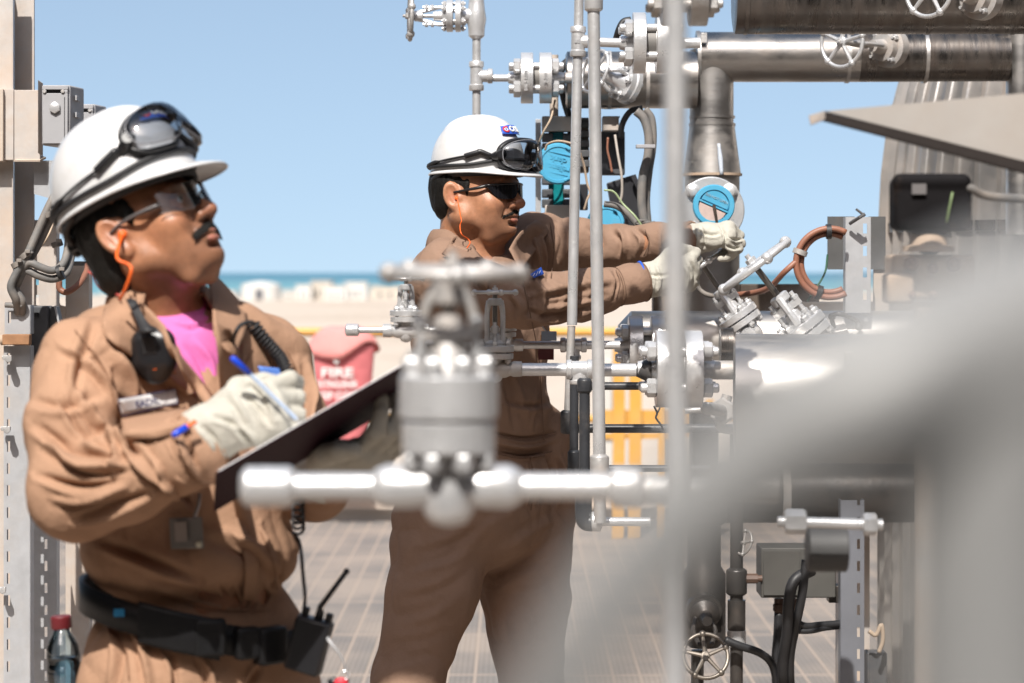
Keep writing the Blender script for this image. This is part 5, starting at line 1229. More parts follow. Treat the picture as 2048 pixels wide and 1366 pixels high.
    goggles(HC, HM, 1.005, surf, T2, 'smoke grey safety goggles pushed up on the near worker\'s white hard hat', .066, .108, 24, (.21, .03), slope=.20)
    return co, cv, SF, body
def held_things():
    SF = M1[2]
    # --- clipboard
    t = thing('clipboard', P(560, 960, 3.55), 'dark maroon clipboard held tilted in the near worker\'s gloves', 'clipboard')
    A_ = P(431, 948, 3.40); B_ = P(822, 722, 3.50); D_ = P(495, 996, 3.62)
    x = (B_ - A_); y = (D_ - A_); y = y - x.normalized() * y.dot(x.normalized()); y = y.normalized() * .185; n = x.cross(y).normalized()
    if n.y > 0: n = -n
    m = MB(); m.box((A_ + B_) / 2 + y / 2 , (x.length, y.length, .0032), (x.normalized(), y.normalized(), n)); m.build('board', mat('maroon board', (.022, .004, .009), .6, noise=.1, spec=.2), t, bevel=.0012)
    m = MB(); m.box((A_ + B_) / 2 + y / 2 - n * .0032, (x.length * .96, y.length * .94, .0018), (x.normalized(), y.normalized(), n)); m.build('paper', mat('paper', (.75, .75, .75), .8), t)
    m = MB(); m.box(B_ - x * .04 + y * .5 - n * .008, (.02, .10, .012), (x.normalized(), y.normalized(), n)); m.build('clip', SILVER, t, bevel=.003)
    # --- pen
    t = thing('pen', P(500, 745, 3.45), 'blue ballpoint pen sticking up out of the near worker\'s writing glove', 'pen')
    a = P(462, 714, 3.455); b = P(500, 748, 3.46); c = P(592, 838, 3.47)
    m = MB(); m.tube([a, a.lerp(b, .1), b], [.0030, .0048, .0040], 12); m.build('pen_cap', mat('blue pen plastic', (.01, .06, .60), .3), t, sharp=0)
    m = MB(); m.tube([b, c], .0032, 10); m.build('barrel', mat('clear blue barrel', (.45, .55, .72), .3), t); m = MB(); m.tube([c, c + (c - b).normalized() * .008], [.0028, .0006], 8); m.build('tip', SILVER, t)
    t = thing('marker_pen', SF(356, 862, .02), 'blue pen end poking out at the cuff of the near worker\'s writing arm', 'pen')
    a = P(345, 872, 3.42); b = P(374, 854, 3.43); m = MB(); m.tube([a, a.lerp(b, .2), b], [.0035, .0052, .0052], 10); m.build('pen_cap', mat('blue pen plastic', (.01, .06, .60), .3), t, sharp=0)
    m = MB(); m.tube([b, P(392, 842, 3.435)], .0035, 8); m.build('barrel', ORANGE, t)
    # --- radio speaker microphone
    c = SF(308, 702, .026); t = thing('radio_microphone', c + V(0, 0, -.045), 'black radio speaker microphone clipped to the near worker\'s collar', 'radio microphone')
    ax = (V(1, -.18, .06).normalized(), None, V(-.04, -.12, 1).normalized()); nx = ax[0]; nz = ax[2]; ny = nz.cross(nx).normalized()
    fd = Field(np.arange(c.x - .06, c.x + .06, .0022), np.arange(c.y - .06, c.y + .05, .0022), np.arange(c.z - .07, c.z + .07, .0022))
    fd.box(tuple(c), (.032, .018, .029), .014, 0, rot=np.array([list(nx), list(ny), list(nz)]).T); fd.cone(tuple(c + nz * .010), tuple(c - nz * .012), .030, .033, .014, flat=(tuple(ny), .62))
    fd.cone(tuple(c - nz * .018), tuple(c - nz * .028), .030, .024, .01, flat=(tuple(ny), .66))
    sculpt('microphone_body', fd, BLACK, t, it=2)
    m = MB(); m.box(c - ny * .020 + nz * .012, (.024, .006, .030), (nx, ny, nz)); m.build('grille', BLACK_RUBBER, t, bevel=.003)
    m = MB(); m.box(c - ny * .019 - nz * .024 + nx * .006, (.006, .003, .004), (nx, ny, nz)); m.build('call_button', ORANGE, t)
    m = MB(); m.cyl(c + nz * .026 - nx * .012 - ny * .006, c + nz * .034 - nx * .012 - ny * .008, .005, seg=10); m.build('jack', BLACK, t)
    m = MB(); m.patch([[P(252, 600, 3.70), P(262, 598, 3.70), P(272, 600, 3.695)], [P(272, 640, 3.675), P(282, 638, 3.672), P(292, 640, 3.67)], [P(282, 668, 3.655), P(296, 664, 3.65), P(312, 664, 3.655)]], .004, 4); m.build('clip_strap', BLACK_RUBBER, t, sharp=0)
    # coiled cord from the far collar down past the badge, behind the glove and down to the radio
    base = [P(470, 668, 3.66), P(478, 650, 3.655), P(496, 640, 3.66)]
    t2 = thing('coiled_cord', SF(545, 700, .02), 'black coiled radio cord hanging down the near worker\'s chest', 'cord')
    m = MB(); m.tube([SF(462, 700, .008), P(470, 668, 3.70), P(482, 650, 3.70), P(500, 644, 3.71), P(510, 648, 3.715)], .0034, 8, smooth=5); m.build('straight_lead', BLACK_RUBBER, t2, sharp=0)
    cps = spline([SF(506, 648, .012), SF(530, 680, .012), SF(552, 705, .012), SF(568, 728, .012), SF(580, 760, .012), SF(588, 800, .012), SF(592, 850, .014), SF(594, 930, .016), SF(596, 1010, .016), SF(597, 1060, .014)], 40)
    L = len(cps); turns = 38; pts = []
    for k in range(turns * 10):
        s = k / (turns * 10 - 1) * (L - 1); i = int(s); p = cps[i].lerp(cps[min(i + 1, L - 1)], s - i); tg = (cps[min(i + 2, L - 1)] - cps[max(i - 2, 0)]).normalized()
        x_, y_, _ = frame(tg, (0, 1, 0)); a = 2 * math.pi * k / 10; pts.append(p + (x_ * math.cos(a) + y_ * math.sin(a)) * .0088)
    m = MB(); m.tube(pts, .0026, 6); m.build('coil', BLACK_RUBBER, t2, sharp=0)
    e_ = P(604, 1235, 3.72)
    m = MB(); m.tube([pts[-1], SF(600, 1090, .012), P(606, 1150, 3.70), P(610, 1200, 3.70), P(604, 1240, 3.70)], .0030, 8, smooth=5); m.build('straight_lead', BLACK_RUBBER, t2, sharp=0)
    # --- two-way radio on the belt with its aerial
    t = thing('two_way_radio', P(620, 1330, 3.68), 'black two-way radio with a slanting aerial on the near worker\'s belt', 'radio')
    c = P(618, 1290, 3.70); up = V(.26, -.05, 1).normalized(); rx = V(1, -.2, -.26).normalized(); ry = up.cross(rx).normalized()
    m = MB(); m.box(c, (.056, .034, .085), (rx, ry, up)); m.build('radio_body', BLACK, t, bevel=.005)
    m = MB(); q = c + up * .042 + rx * .004; m.tube([q, q + up * .012, P(640, 1215, 3.69), P(693, 1143, 3.68)], [.0075, .0065, .0045, .0038], 10); m.sphere(P(693, 1143, 3.68), .0050, 10, 8); m.build('aerial', BLACK_RUBBER, t, sharp=0)
    for d in (-.018, .020):
        m = MB(); m.cyl(c + up * .040 + rx * d, c + up * .056 + rx * d, .006, seg=14, ch=.001); m.build('knob', BLACK, t)
    m = MB(); m.tube([c + rx * .024 + up * .02, P(660, 1284, 3.67), P(680, 1310, 3.67), P(694, 1345, 3.68), P(697, 1375, 3.69)], [.0034, .0026, .0018, .0018, .0018], 8, smooth=5); m.build('wire_loop', mat('grey wire', (.45, .45, .46), .4), t, sharp=0)
    t = thing('key_tag', P(676, 1380, 3.69), 'red and black tag on a wire below the near worker\'s radio', 'tag')
    m = MB(); m.sphere(P(682, 1366, 3.68), .011, 14, 10, (1, .5, .8)); m.build('tag_body', RED_PRINT, t); m = MB(); m.sphere(P(668, 1364, 3.685), .010, 14, 10, (1, .5, .7)); m.build('tag_cap', BLACK, t); m = MB(); m.torus(P(690, 1350, 3.68), (0, 1, 0), .006, .001, 20, 6); m.build('ring', SILVER, t)
    # --- identity badge on the chest strap
    t = thing('identity_badge', P(372, 1100, 3.5), 'grey identity badge in a clear holder hanging below the near worker\'s writing arm', 'id badge')
    c = SF(373, 1066, .020); m = MB(); m.box(c, (.055, .003, .048), (V(1, -.3, .06).normalized(), V(.3, 1, 0).normalized(), V(-.06, 0, 1).normalized())); m.build('badge_holder', mat('badge plastic with painted shade', (.20, .19, .18), .25), t, bevel=.002)  # grey darkened to carry the shade under the forearm
    m = MB(); m.box(c + V(-.008, -.003, .002), (.020, .001, .030), (V(1, -.3, .06).normalized(), V(.3, 1, 0).normalized(), V(-.06, 0, 1).normalized())); m.build('photo', mat('badge picture', (.30, .26, .24), .5), t)
    m = MB(); m.tube([c + V(.012, -.002, .022), c + V(.018, -.002, .042), c + V(.020, 0, .060)], .003, 8); m.build('badge_clip', mat('clip steel', (.4, .4, .42), .3, 1.0), t)
    m = MB(); m.sphere(c + V(.020, -.008, -.016), .0055, 10, 8, (1, .5, 1)); m.build('button', mat('cream button', (.6, .57, .45), .4), t)
    # --- water bottle at his hip
    t = thing('water_bottle', P(128, 1390, 3.98), 'small clear water bottle with a maroon cap in the near worker\'s back pocket', 'bottle')
    c = P(132, 1400, 3.98); ax = V(-.06, 0, 1).normalized(); f = 3.98 / F
    m = MB(); m.lathe(c, ax, [(0, 30 * f), (.01, 33 * f), (.03, 32 * f), (.035, 34 * f), (.06, 34 * f), (.064, 32 * f), (.07, 34 * f), (.088, 32 * f), (.10, 26 * f), (.112, 17 * f), (.120, 15 * f)], 28); m.build('bottle_body', mat_glass('bottle plastic', (.80, .90, .95), .10, .08), t, sharp=0)
    m = MB(); m.lathe(c, ax, [(.004, 29 * f), (.07, 30 * f)], 24); m.build('water', mat_glass('water', (.62, .78, .86), .05, .02), t, sharp=0)
    m = MB(); m.lathe(c + ax * .118, ax, [(0, 20 * f), (.002, 21 * f), (.019, 21 * f), (.021, 19 * f)], 28); m.build('cap', mat('maroon cap', (.14, .015, .02), .45), t)
M1 = man_one(); held_things()
# ------------------------------------------------------------ process piping
def px(n, Y): return n / F * Y
def handwheel(parent, c, ax, Rw, r=None, spokes=5, mt=None, a0=0.3, knobs=True, dish=0.0, hub=None, name='handwheel'):
    r = r or Rw * .085; x, y, z = frame(ax); c = Vector(c); m = MB(); mt = mt or SILVER; hub = hub or Rw * .22
    m.torus(c, z, Rw, r, 44, 10)
    for k in range(spokes):
        a = a0 + 2 * math.pi * k / spokes; d = x * math.cos(a) + y * math.sin(a)
        m.tube([c - z * dish + d * hub * .6, c + d * Rw], [r * 1.15, r * .8], 8)
        if knobs: m.sphere(c + d * Rw, r * 1.75, 10, 8)
    m.lathe(c - z * (dish + hub * .5), z, [(0, hub * .8), (hub * .15, hub), (hub * .85, hub), (hub, hub * .8)], 16)
    m.hex(c + z * hub * .35, c + z * hub * 1.0, hub * .62); m.cyl(c + z * hub * .9, c + z * hub * 1.5, hub * .3, seg=10)
    return m.build(name, mt, parent)
def stud(parent, c, ax, half, rs, rn, hn, grip, mt=None, name='stud_bolt'):
    """stud with a hexagon nut at both ends; grip = half the clamped thickness"""
    z = Vector(ax).normalized(); c = Vector(c); m = MB()
    m.cyl(c - z * half, c + z * half, rs, seg=10, ch=rs * .25)
    for s in (-1, 1): m.hex(c + z * s * grip, c + z * s * (grip + hn), rn)
    return m.build(name, mt or SILVER, parent)
def flange_pair(name, label, c, ax, rf, tf, gap, nb, rb, rpipe, group=None, a0=None, mt=None, hubl=None, ext=(0, 0), parent=None, hub=True, rn=None):
    z = Vector(ax).normalized(); x, y, _ = frame(z); c = Vector(c); mt = mt or SILVER
    t = parent or thing(name, c, label, 'pipe flange', group); hubl = hubl or tf
    for s in (-1, 1):
        a = c + z * s * gap / 2
        prof = [(0, rf * .62), (.0005, rf * .62), (.0006, rf - .0012), (.0018, rf), (tf - .0012, rf), (tf, rf - .0015)]
        if hub: prof += [(tf + .0001, rpipe * 1.9), (tf + hubl * .7, rpipe * 1.35), (tf + hubl, rpipe * 1.2)]
        m = MB(); m.lathe(a, z * s, prof, 56); m.build('flange', mt, t)
    m = MB(); m.lathe(c - z * gap / 2, z, [(0, rf * .56), (gap, rf * .56)], 40); m.build('gasket', mat('gasket', (.20, .19, .18), .6, .3), t)
    rbc = rf - rb * 2.6; rn = rn or rb * 1.75
    for k in range(nb):
        a = (a0 if a0 is not None else math.pi / nb) + 2 * math.pi * k / nb
        stud(t, c + (x * math.cos(a) + y * math.sin(a)) * rbc, z, gap / 2 + tf + rb * 3.2, rb, rn, rb * 1.9, gap / 2 + tf + .0003, mt)
    return t
def coupling(parent, a, b, r, rp, mt=None, name='coupling'):
    a = Vector(a); b = Vector(b); h = (b - a).length; m = MB(); c = min(h * .15, r * .25)
    m.lathe(a, b - a, [(0, rp * 1.02), (c * .6, r * .86), (c, r * .97), (c * 1.4, r), (h - c * 1.4, r), (h - c, r * .97), (h - c * .6, r * .86), (h, rp * 1.02)], 28); return m.build(name, mt or SILVER, parent)
def tee(parent, c, ax, br, r, hl, bl, rp, mt=None, name='tee'):
    """socket tee: barrel along ax, branch along br"""
    c = Vector(c); z = Vector(ax).normalized(); b = Vector(br).normalized(); m = MB(); sl = hl * .38
    m.lathe(c - z * hl, z, [(0, rp), (.001, r * .93), (.003, r), (sl, r), (sl + .002, r * .86), (2 * hl - sl - .002, r * .86), (2 * hl - sl, r), (2 * hl - .003, r), (2 * hl - .001, r * .93), (2 * hl, rp)], 28)
    if bl: m.lathe(c, b, [(0, r * .8), (bl - sl, r * .84), (bl - sl + .002, r), (bl - .003, r), (bl - .001, r * .93), (bl, rp)], 28)
    return m.build(name, mt or SILVER, parent)
def gate_valve(label, c, pa, sa, k, group=None, rp=.0130, rw=.070, mt=None, name='gate_valve', wheel_tilt=None, sock=(1, 1), bolts=8, mtw=None, yoke_up=.118, arms=.026, wheel_dz=.0, openh=0.0, base=None):
    """small forged gate valve, outside screw and yoke. k scales everything"""
    z = Vector(sa).normalized(); p = Vector(pa); p = (p - z * p.dot(z)).normalized(); q = z.cross(p); c = Vector(c); mt = mt or SILVER
    t = thing(name, base or c, label, 'valve', group); K = lambda v: v * k
    m = MB()
    m.lathe(c - p * K(.070), p, [(0, K(.0145)), (K(.001), K(.0195)), (K(.022), K(.0205)), (K(.030), K(.0175)), (K(.042), K(.0225)), (K(.056), K(.0245)), (K(.070), K(.0255)), (K(.084), K(.0245)), (K(.098), K(.0225)), (K(.110), K(.0175)), (K(.118), K(.0205)), (K(.139), K(.0195)), (K(.140), K(.0145))], 32)
    m.lathe(c - z * K(.036), z, [(0, K(.004)), (K(.004), K(.014)), (K(.014), K(.020)), (K(.030), K(.024)), (K(.045), K(.0225)), (K(.058), K(.0225)), (K(.0615), K(.0260))], 32)
    m.build('valve_body', mt, t)
    h = .0255
    for i, (h0, rf, tf) in enumerate(((h, .0475, .0155), (h + .0185, .0490, .0170))):
        m = MB(); m.lathe(c + z * K(h0), z, [(0, K(rf * .95)), (K(.0015), K(rf)), (K(tf - .0015), K(rf)), (K(tf), K(rf * .96))], 48); m.build('bonnet_flange', mt, t)
    top = h + .0185 + .0170
    for i in range(bolts):
        a = math.pi / bolts + 2 * math.pi * i / bolts; d = p * math.cos(a) + q * math.sin(a); b = c + d * K(.0385)
        m = MB(); m.hex(b + z * K(top + .0003), b + z * K(top + .010), K(.0085)); m.cyl(b + z * K(h - .0130), b + z * K(top + .0155), K(.0046), seg=10, ch=K(.001)); m.hex(b + z * K(h - .0090), b + z * K(h - .0003), K(.0085)); m.build('bolt', mt, t)
    yb = top + yoke_up
    m = MB(); m.lathe(c + z * K(top), z, [(0, K(.027)), (K(.006), K(.026)), (K(.014), K(.0165)), (K(.026), K(.0150)), (K(.030), K(.010))], 28); m.build('bonnet', mt, t)
    m = MB()
    for s in (-1, 1):
        pts = [c + p * s * K(.020) + z * K(top + .002), c + p * s * K(arms) + z * K(top + .030), c + p * s * K(arms) + z * K(yb - .030), c + p * s * K(.014) + z * K(yb)]
        m.tube(pts, [K(.0085), K(.0068), K(.0068), K(.0085)], 8, smooth=5)
    m.lathe(c + z * K(yb - .012), z, [(0, K(.013)), (K(.003), K(.019)), (K(.016), K(.019)), (K(.019), K(.015))], 20); m.build('yoke', mt, t)
    m = MB(); m.bar(c - q * K(.030) + z * K(top + .038), c + q * K(.030) + z * K(top + .038), K(.014), K(.009), p); m.lathe(c + z * K(top + .030), z, [(0, K(.0105)), (K(.02), K(.0105))], 16); m.build('gland', mt, t)
    for s in (-1, 1):
        b = c + q * s * K(.024); m = MB(); m.cyl(b + z * K(top + .004), b + z * K(top + .060), K(.0042), seg=8); m.hex(b + z * K(top + .0435), b + z * K(top + .051), K(.0075)); m.hex(b + z * K(top + .012), b + z * K(top + .019), K(.0070)); m.build('gland_bolt', mt, t)
    m = MB(); m.cyl(c + z * K(top + .03), c + z * K(yb + .030 + openh), K(.0062), seg=12); m.build('stem', mat('greased steel stem', (.22, .20, .18), .35, .9, noise=.2), t)
    wz = Vector(wheel_tilt).normalized() if wheel_tilt else z
    handwheel(t, c + z * K(yb + .022 + wheel_dz), wz, K(rw), spokes=4, mt=mtw or mt)
    return t
def run(name, label, segs, cat='pipe', mt=None, group=None, base=None):
    """thing made of several pipe pieces: segs = [(a, b, r)] or a bent path"""
    t = thing(name, base if base is not None else segs[0][0], label, cat, group)
    for s in segs:
        m = MB()
        if isinstance(s[0], list): m.tube(s[0], s[1], 18, smooth=6)
        else: m.cyl(s[0], s[1], s[2], seg=24, ch=.0004)
        m.build('pipe_length', (s[3] if len(s) > 3 else None) or mt or SILVER, t)
    return t
def embossed(parent, txt, c, xd, yd, size, mt=None): return text_mesh(txt, size, c, xd, yd, mt or SILVER, parent, 'raised_lettering', depth=.0008, bold=.0003)

# ---- valve riser at the upper left: vertical pipe, valve with its wheel on the left, tee and flanges
Y = 6.2
t = run('vertical_pipe', 'thin silver riser rising behind the far worker\'s helmet', [(P(953, 900, Y), P(953, 182, Y), px(8.5, Y)), (P(953, 122, Y), P(953, 70, Y), px(8.5, Y))], base=P(953, 900, Y))
tee(t, P(953, 152, Y), (0, 0, 1), (1, 0, 0), px(15, Y), px(30, Y), px(33, Y), px(8.5, Y))
m = MB(); m.lathe(P(953, 78, Y), (0, 0, 1), [(0, px(9, Y)), (px(6, Y), px(16, Y)), (px(22, Y), px(17, Y)), (px(40, Y), px(20, Y)), (px(58, Y), px(17, Y)), (px(90, Y), px(14, Y)), (px(120, Y), px(14, Y))], 28)
m.lathe(P(953, 32, Y), (-1, 0, 0), [(0, px(16, Y)), (px(26, Y), px(15, Y)), (px(32, Y), px(19, Y))], 24); m.build('valve_body', SILVER, t)
v1 = thing('gate_valve_bonnet', P(905, 64, Y), 'silver valve bonnet with handwheel pointing left at the top of the thin riser', 'valve')
for (x0, x1) in ((922, 911), (906, 893)):
    m = MB(); m.lathe(P(x0, 32, Y), (-1, 0, 0), [(0, px(31, Y)), (px(1, Y), px(32, Y)), (px(x0 - x1 - 1, Y), px(32, Y)), (px(x0 - x1, Y), px(31, Y))], 40); m.build('bonnet_flange', SILVER, v1)
for i in range(6):
    a = i * math.pi / 3 + .5; o = V(0, math.cos(a), math.sin(a)) * px(25, Y); stud(v1, P(907.5, 32, Y) + o, (1, 0, 0), px(24, Y), px(3.2, Y), px(5.6, Y), px(6, Y), px(15.5, Y))
m = MB(); m.lathe(P(893, 32, Y), (-1, 0, 0), [(0, px(20, Y)), (px(6, Y), px(18, Y)), (px(10, Y), px(10, Y)), (px(26, Y), px(9, Y))], 24)
for s in (-1, 1):
    m.tube([P(890, 32, Y) + V(0, 0, s * px(16, Y)), P(878, 32, Y) + V(0, 0, s * px(17, Y)), P(850, 32, Y) + V(0, 0, s * px(10, Y)), P(835, 32, Y) + V(0, 0, s * px(7, Y))], px(4, Y), 8, smooth=4)
m.cyl(P(846, 32, Y), P(828, 32, Y), px(11, Y), ch=px(2, Y)); m.build('yoke', SILVER, v1)
for s in (-1, 1):
    b = V(0, -px(3, Y), s * px(17, Y)); m = MB(); m.cyl(P(884, 32, Y) + b, P(846, 32, Y) + b, px(2.6, Y), seg=8); m.hex(P(868, 32, Y) + b, P(862, 32, Y) + b, px(5.5, Y)); m.hex(P(856, 32, Y) + b, P(850, 32, Y) + b, px(5.5, Y)); m.build('gland_bolt', SILVER, v1)
m = MB(); m.cyl(P(880, 32, Y), P(812, 32, Y), px(4, Y), seg=10); m.build('stem', SILVER_OLD, v1)
handwheel(v1, P(821, 32, Y), (-1, -.10, .02), px(47, Y), px(4.5, Y), 5, SILVER_OLD)
fp = flange_pair('flange_joint', 'silver flange joint on the branch right of the thin riser, above the far worker\'s helmet', P(1072.5, 156, Y), (1, 0, 0), px(51, Y), px(25, Y), px(12, Y), 4, px(7.5, Y), px(9, Y), rn=px(15, Y))
m = MB(); m.cyl(P(986, 156, Y), P(1034, 156, Y), px(7.5, Y)); m.build('branch_pipe', SILVER, fp)
m = MB(); m.cyl(P(1112, 156, Y), P(1150, 156, Y), px(11, Y)); m.build('branch_pipe', SILVER_OLD, fp)
embossed(fp, 'B16.5 F304', P(1052, 165, Y) + V(0, -px(51.5, Y), 0), (0, 0, 1), (-1, 0, 0), px(9, Y)); embossed(fp, '2-300', P(1091, 160, Y) + V(0, -px(51.5, Y), 0), (0, 0, 1), (-1, 0, 0), px(9, Y))

# ---- mid-height clad pipe behind, with the angled valve lying in front of it
Y = 6.25
bp = thing('clad_pipe', P(1130, 217, Y), 'short dull clad pipe end behind the two thin vertical tubes', 'pipe')
m = MB(); m.lathe(P(1131, 160, Y + .02), (1, 0, 0), [(0, px(50, Y)), (px(3, Y), px(57, Y)), (px(262, Y), px(57, Y))], 56); m.build('cladding', CLAD_MID, bp)
for x_ in (1215, 1290): m = MB(); m.lathe(P(x_, 160, Y + .02), (1, 0, 0), [(0, px(58.5, Y)), (px(7, Y), px(58.5, Y))], 56); m.build('strap', SILVER_OLD, bp)
Yv = 6.05
av = thing('angle_valve', P(1200, 180, Yv), 'silver angled valve with a bent wheel on the dull clad pipe behind the thin tubes', 'valve')
ax = V(-.80, -.50, .28).normalized(); c0 = P(1262, 172, 6.14)
m = MB(); m.lathe(c0, ax, [(0, px(40, Yv)), (px(10, Yv), px(40, Yv)), (px(12, Yv), px(37, Yv)), (px(24, Yv), px(37, Yv)), (px(26, Yv), px(26, Yv)), (px(46, Yv), px(14, Yv)), (px(70, Yv), px(12, Yv))], 40); m.build('valve_body', SILVER, av)
for i in range(6):
    x_, y_, _ = frame(ax); a = i * math.pi / 3; stud(av, c0 + ax * px(15, Yv) + (x_ * math.cos(a) + y_ * math.sin(a)) * px(32, Yv), ax, px(22, Yv), px(3.5, Yv), px(7, Yv), px(7, Yv), px(12, Yv))
handwheel(av, c0 + ax * px(92, Yv), ax, px(44, Yv), px(3.6, Yv), 4, SILVER, a0=.9); m = MB(); m.cyl(c0 + ax * px(60, Yv), c0 + ax * px(96, Yv), px(5, Yv)); m.build('stem', SILVER_OLD, av)
rnd = random.Random(4)
for i in range(3):
    x_, y_, _ = frame(ax); a = .6 + i * 2.1; d = x_ * math.cos(a) + y_ * math.sin(a)
    m = MB(); m.tube([c0 + ax * px(30, Yv) + d * px(24, Yv), c0 + ax * px(52, Yv) + d * px(26, Yv), c0 + ax * px(74, Yv) + d * px(12, Yv)], px(4.5, Yv), 8, smooth=4); m.build('yoke_arm', SILVER, av)

# ---- two thin tubes 
Y = 5.35
t = run('vertical_tube', 'thinner left tube of the two silver vertical tubes before the far worker', [(P(1159, -60, Y), P(1157, 52, Y), px(9.5, Y)), (P(1155, 114, Y), P(1144, 650, Y), px(10.2, Y)), (P(1143, 652, Y), P(1136, 822, Y), px(8, Y), SILVER_OLD)], base=P(1136, 830, Y))
tee(t, P(1156, 83, Y), P(1156, 40, Y) - P(1155, 120, Y), (1, 0, 0), px(16, Y), px(31, Y), px(36, Y), px(9.5, Y)); embossed(t, 'B2', P(1154, 84, Y) + V(0, -px(14.4, Y), 0), (1, 0, 0), (0, 0, 1), px(9, Y))
m = MB(); m.cyl(P(1191, 84, Y), P(1240, 86, Y), px(9.5, Y)); m.build('branch_pipe', SILVER, t)
flange_pair('flange_joint', 'large silver flange joint right of the two vertical tubes, near the top edge', P(1301, 86, Y), (1, 0, 0), px(61, Y), px(26, Y), px(20, Y), 4, px(8.5, Y), px(11, Y), rn=px(17, Y))
m = MB(); m.cyl(P(1340, 86, Y), P(1400, 86, Y), px(11, Y)); m.build('branch_pipe', SILVER, t)
coupling(t, P(1134, 868, Y), P(1134, 820, Y), px(13, Y), px(8, Y), BLACKPIPE, 'end_cap')
Y = 4.9
t = run('vertical_tube', 'silver vertical tube, the right and thicker of the pair crossing the far worker\'s arms', [(P(1187, 12, Y), P(1199, 918, Y), px(12.5, Y), SILVER)], base=P(1199, 950, Y))
coupling(t, P(1187, -60, Y), P(1187, 24, Y), px(19, Y), px(12, Y)); coupling(t, P(1199, 960, Y), P(1199, 908, Y), px(19, Y), px(12, Y), SILVER_OLD)
m = MB(); m.cyl(P(1199, 955, Y), P(1200, 1045, Y), px(12, Y)); m.build('pipe_length', SILVER_OLD, t)
Y = 2.1
t = run('near_tube', 'blurred silver vertical tube close to the camera, right of the far worker\'s gloves', [(V((1351 - 1024) / F * Y, Y, 0.001), P(1351, -140, Y), px(23.5, Y))], base=V((1351 - 1024) / F * Y, Y, 0))
coupling(t, V((1351 - 1024) / F * Y, Y, 0.0012), V((1351 - 1024) / F * Y, Y, .03), .02, px(24, Y)); 

# ---- flange above the frame, partly visible at the top
flange_pair('flange_joint', 'blurred grey flange joint at the top edge right of the near tube', P(1368, -28, 4.3), (1, 0, 0), px(80, 4.3), px(36, 4.3), px(20, 4.3), 4, px(9, 4.3), px(14, 4.3), mt=SILVER_OLD, rn=px(19, 4.3))

# ---- large clad pipes at the upper right
Y = 5.7
p0 = thing('clad_pipe', P(1467, 68, Y), 'dark grimy clad pipe running along the top right edge', 'pipe')
m = MB(); m.lathe(P(1467, 0, Y), (1, 0, 0), [(0, px(55, Y)), (px(2, Y), px(66, Y)), (px(5, Y), px(68, Y)), (px(1700, Y), px(68, Y))], 64); m.build('cladding', CLAD_DARK, p0)
for x_ in (1486, 1700, 1850, 2020): m = MB(); m.lathe(P(x_, 0, Y), (1, 0, 0), [(0, px(69.5, Y)), (px(8, Y), px(69.5, Y))], 64); m.build('strap', CLAD_DARK, p0)
Y = 6.3
p1 = thing('clad_pipe', P(1390, 163, Y), 'stained stainless clad pipe crossing below the dark top pipe', 'pipe')
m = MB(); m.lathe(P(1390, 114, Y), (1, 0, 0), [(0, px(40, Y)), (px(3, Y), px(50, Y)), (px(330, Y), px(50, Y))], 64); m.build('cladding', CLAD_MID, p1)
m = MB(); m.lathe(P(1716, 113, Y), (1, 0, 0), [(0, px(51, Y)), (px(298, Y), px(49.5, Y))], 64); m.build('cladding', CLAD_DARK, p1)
for x_ in (1392, 1690, 1845): m = MB(); m.lathe(P(x_, 114, Y), (1, 0, 0), [(0, px(52.5, Y)), (px(7, Y), px(52.5, Y))], 64); m.build('strap', CLAD, p1)
m = MB(); m.box(P(1408, 76, Y - .07), (px(12, Y), .01, px(20, Y))); m.build('buckle', SILVER_OLD, p1, bevel=.001)
m = MB(); m.cyl(P(1700, 66, Y - .02), P(2015, 66, Y - .02), px(2.5, Y), seg=8); m.build('seam_bead', CLAD, p1)
v = thing('clad_riser', P(2030, 250, Y), 'clad vertical pipe end at the right edge under the dark top pipe', 'pipe')
m = MB(); m.lathe(P(2040, 470, Y), (0, 0, 1), [(0, px(28, Y)), (px(520, Y), px(28, Y))], 40); m.build('cladding', CLAD, v)
# riser with reducer
r = thing('clad_riser', P(1423, 640, Y), 'stained stainless clad riser with a flared reducer behind the far worker\'s gloves', 'pipe')
def zpy(a, b): return px(a - b, Y)
m = MB(); m.lathe(P(1423, 250, Y), (0, 0, 1), [(0, px(44, Y)), (px(150, Y), px(44, Y))], 56); m.build('cladding', CLAD, r)
m = MB(); m.lathe(P(1424, 350, Y), (0, 0, 1), [(0, px(58, Y)), (px(92, Y), px(46, Y)), (px(101, Y), px(46, Y))], 56); m.build('reducer', CLAD, r)
m = MB(); m.lathe(P(1424, 640, Y), (0, 0, 1), [(0, px(55, Y)), (px(290, Y), px(55, Y))], 56); m.build('cladding', CLAD, r)
for (py, rr) in ((352, 60), (252, 47), (237, 46)): m = MB(); m.lathe(P(1424, py, Y), (0, 0, 1), [(0, px(rr, Y)), (px(5, Y), px(rr, Y))], 56); m.build('seam_band', RUSTY if py > 300 else CLAD, r)
m = MB(); m.tube([P(1433, 290, Y) + V(0, -px(52, Y), 0), P(1436, 320, Y) + V(0, -px(55, Y), 0), P(1438, 352, Y) + V(0, -px(61, Y), 0)], [px(3, Y), px(5.5, Y), px(4, Y)], 8, smooth=4); m.build('paint_run', mat('pale paint run', (.5, .55, .62), .4), r, sharp=0)
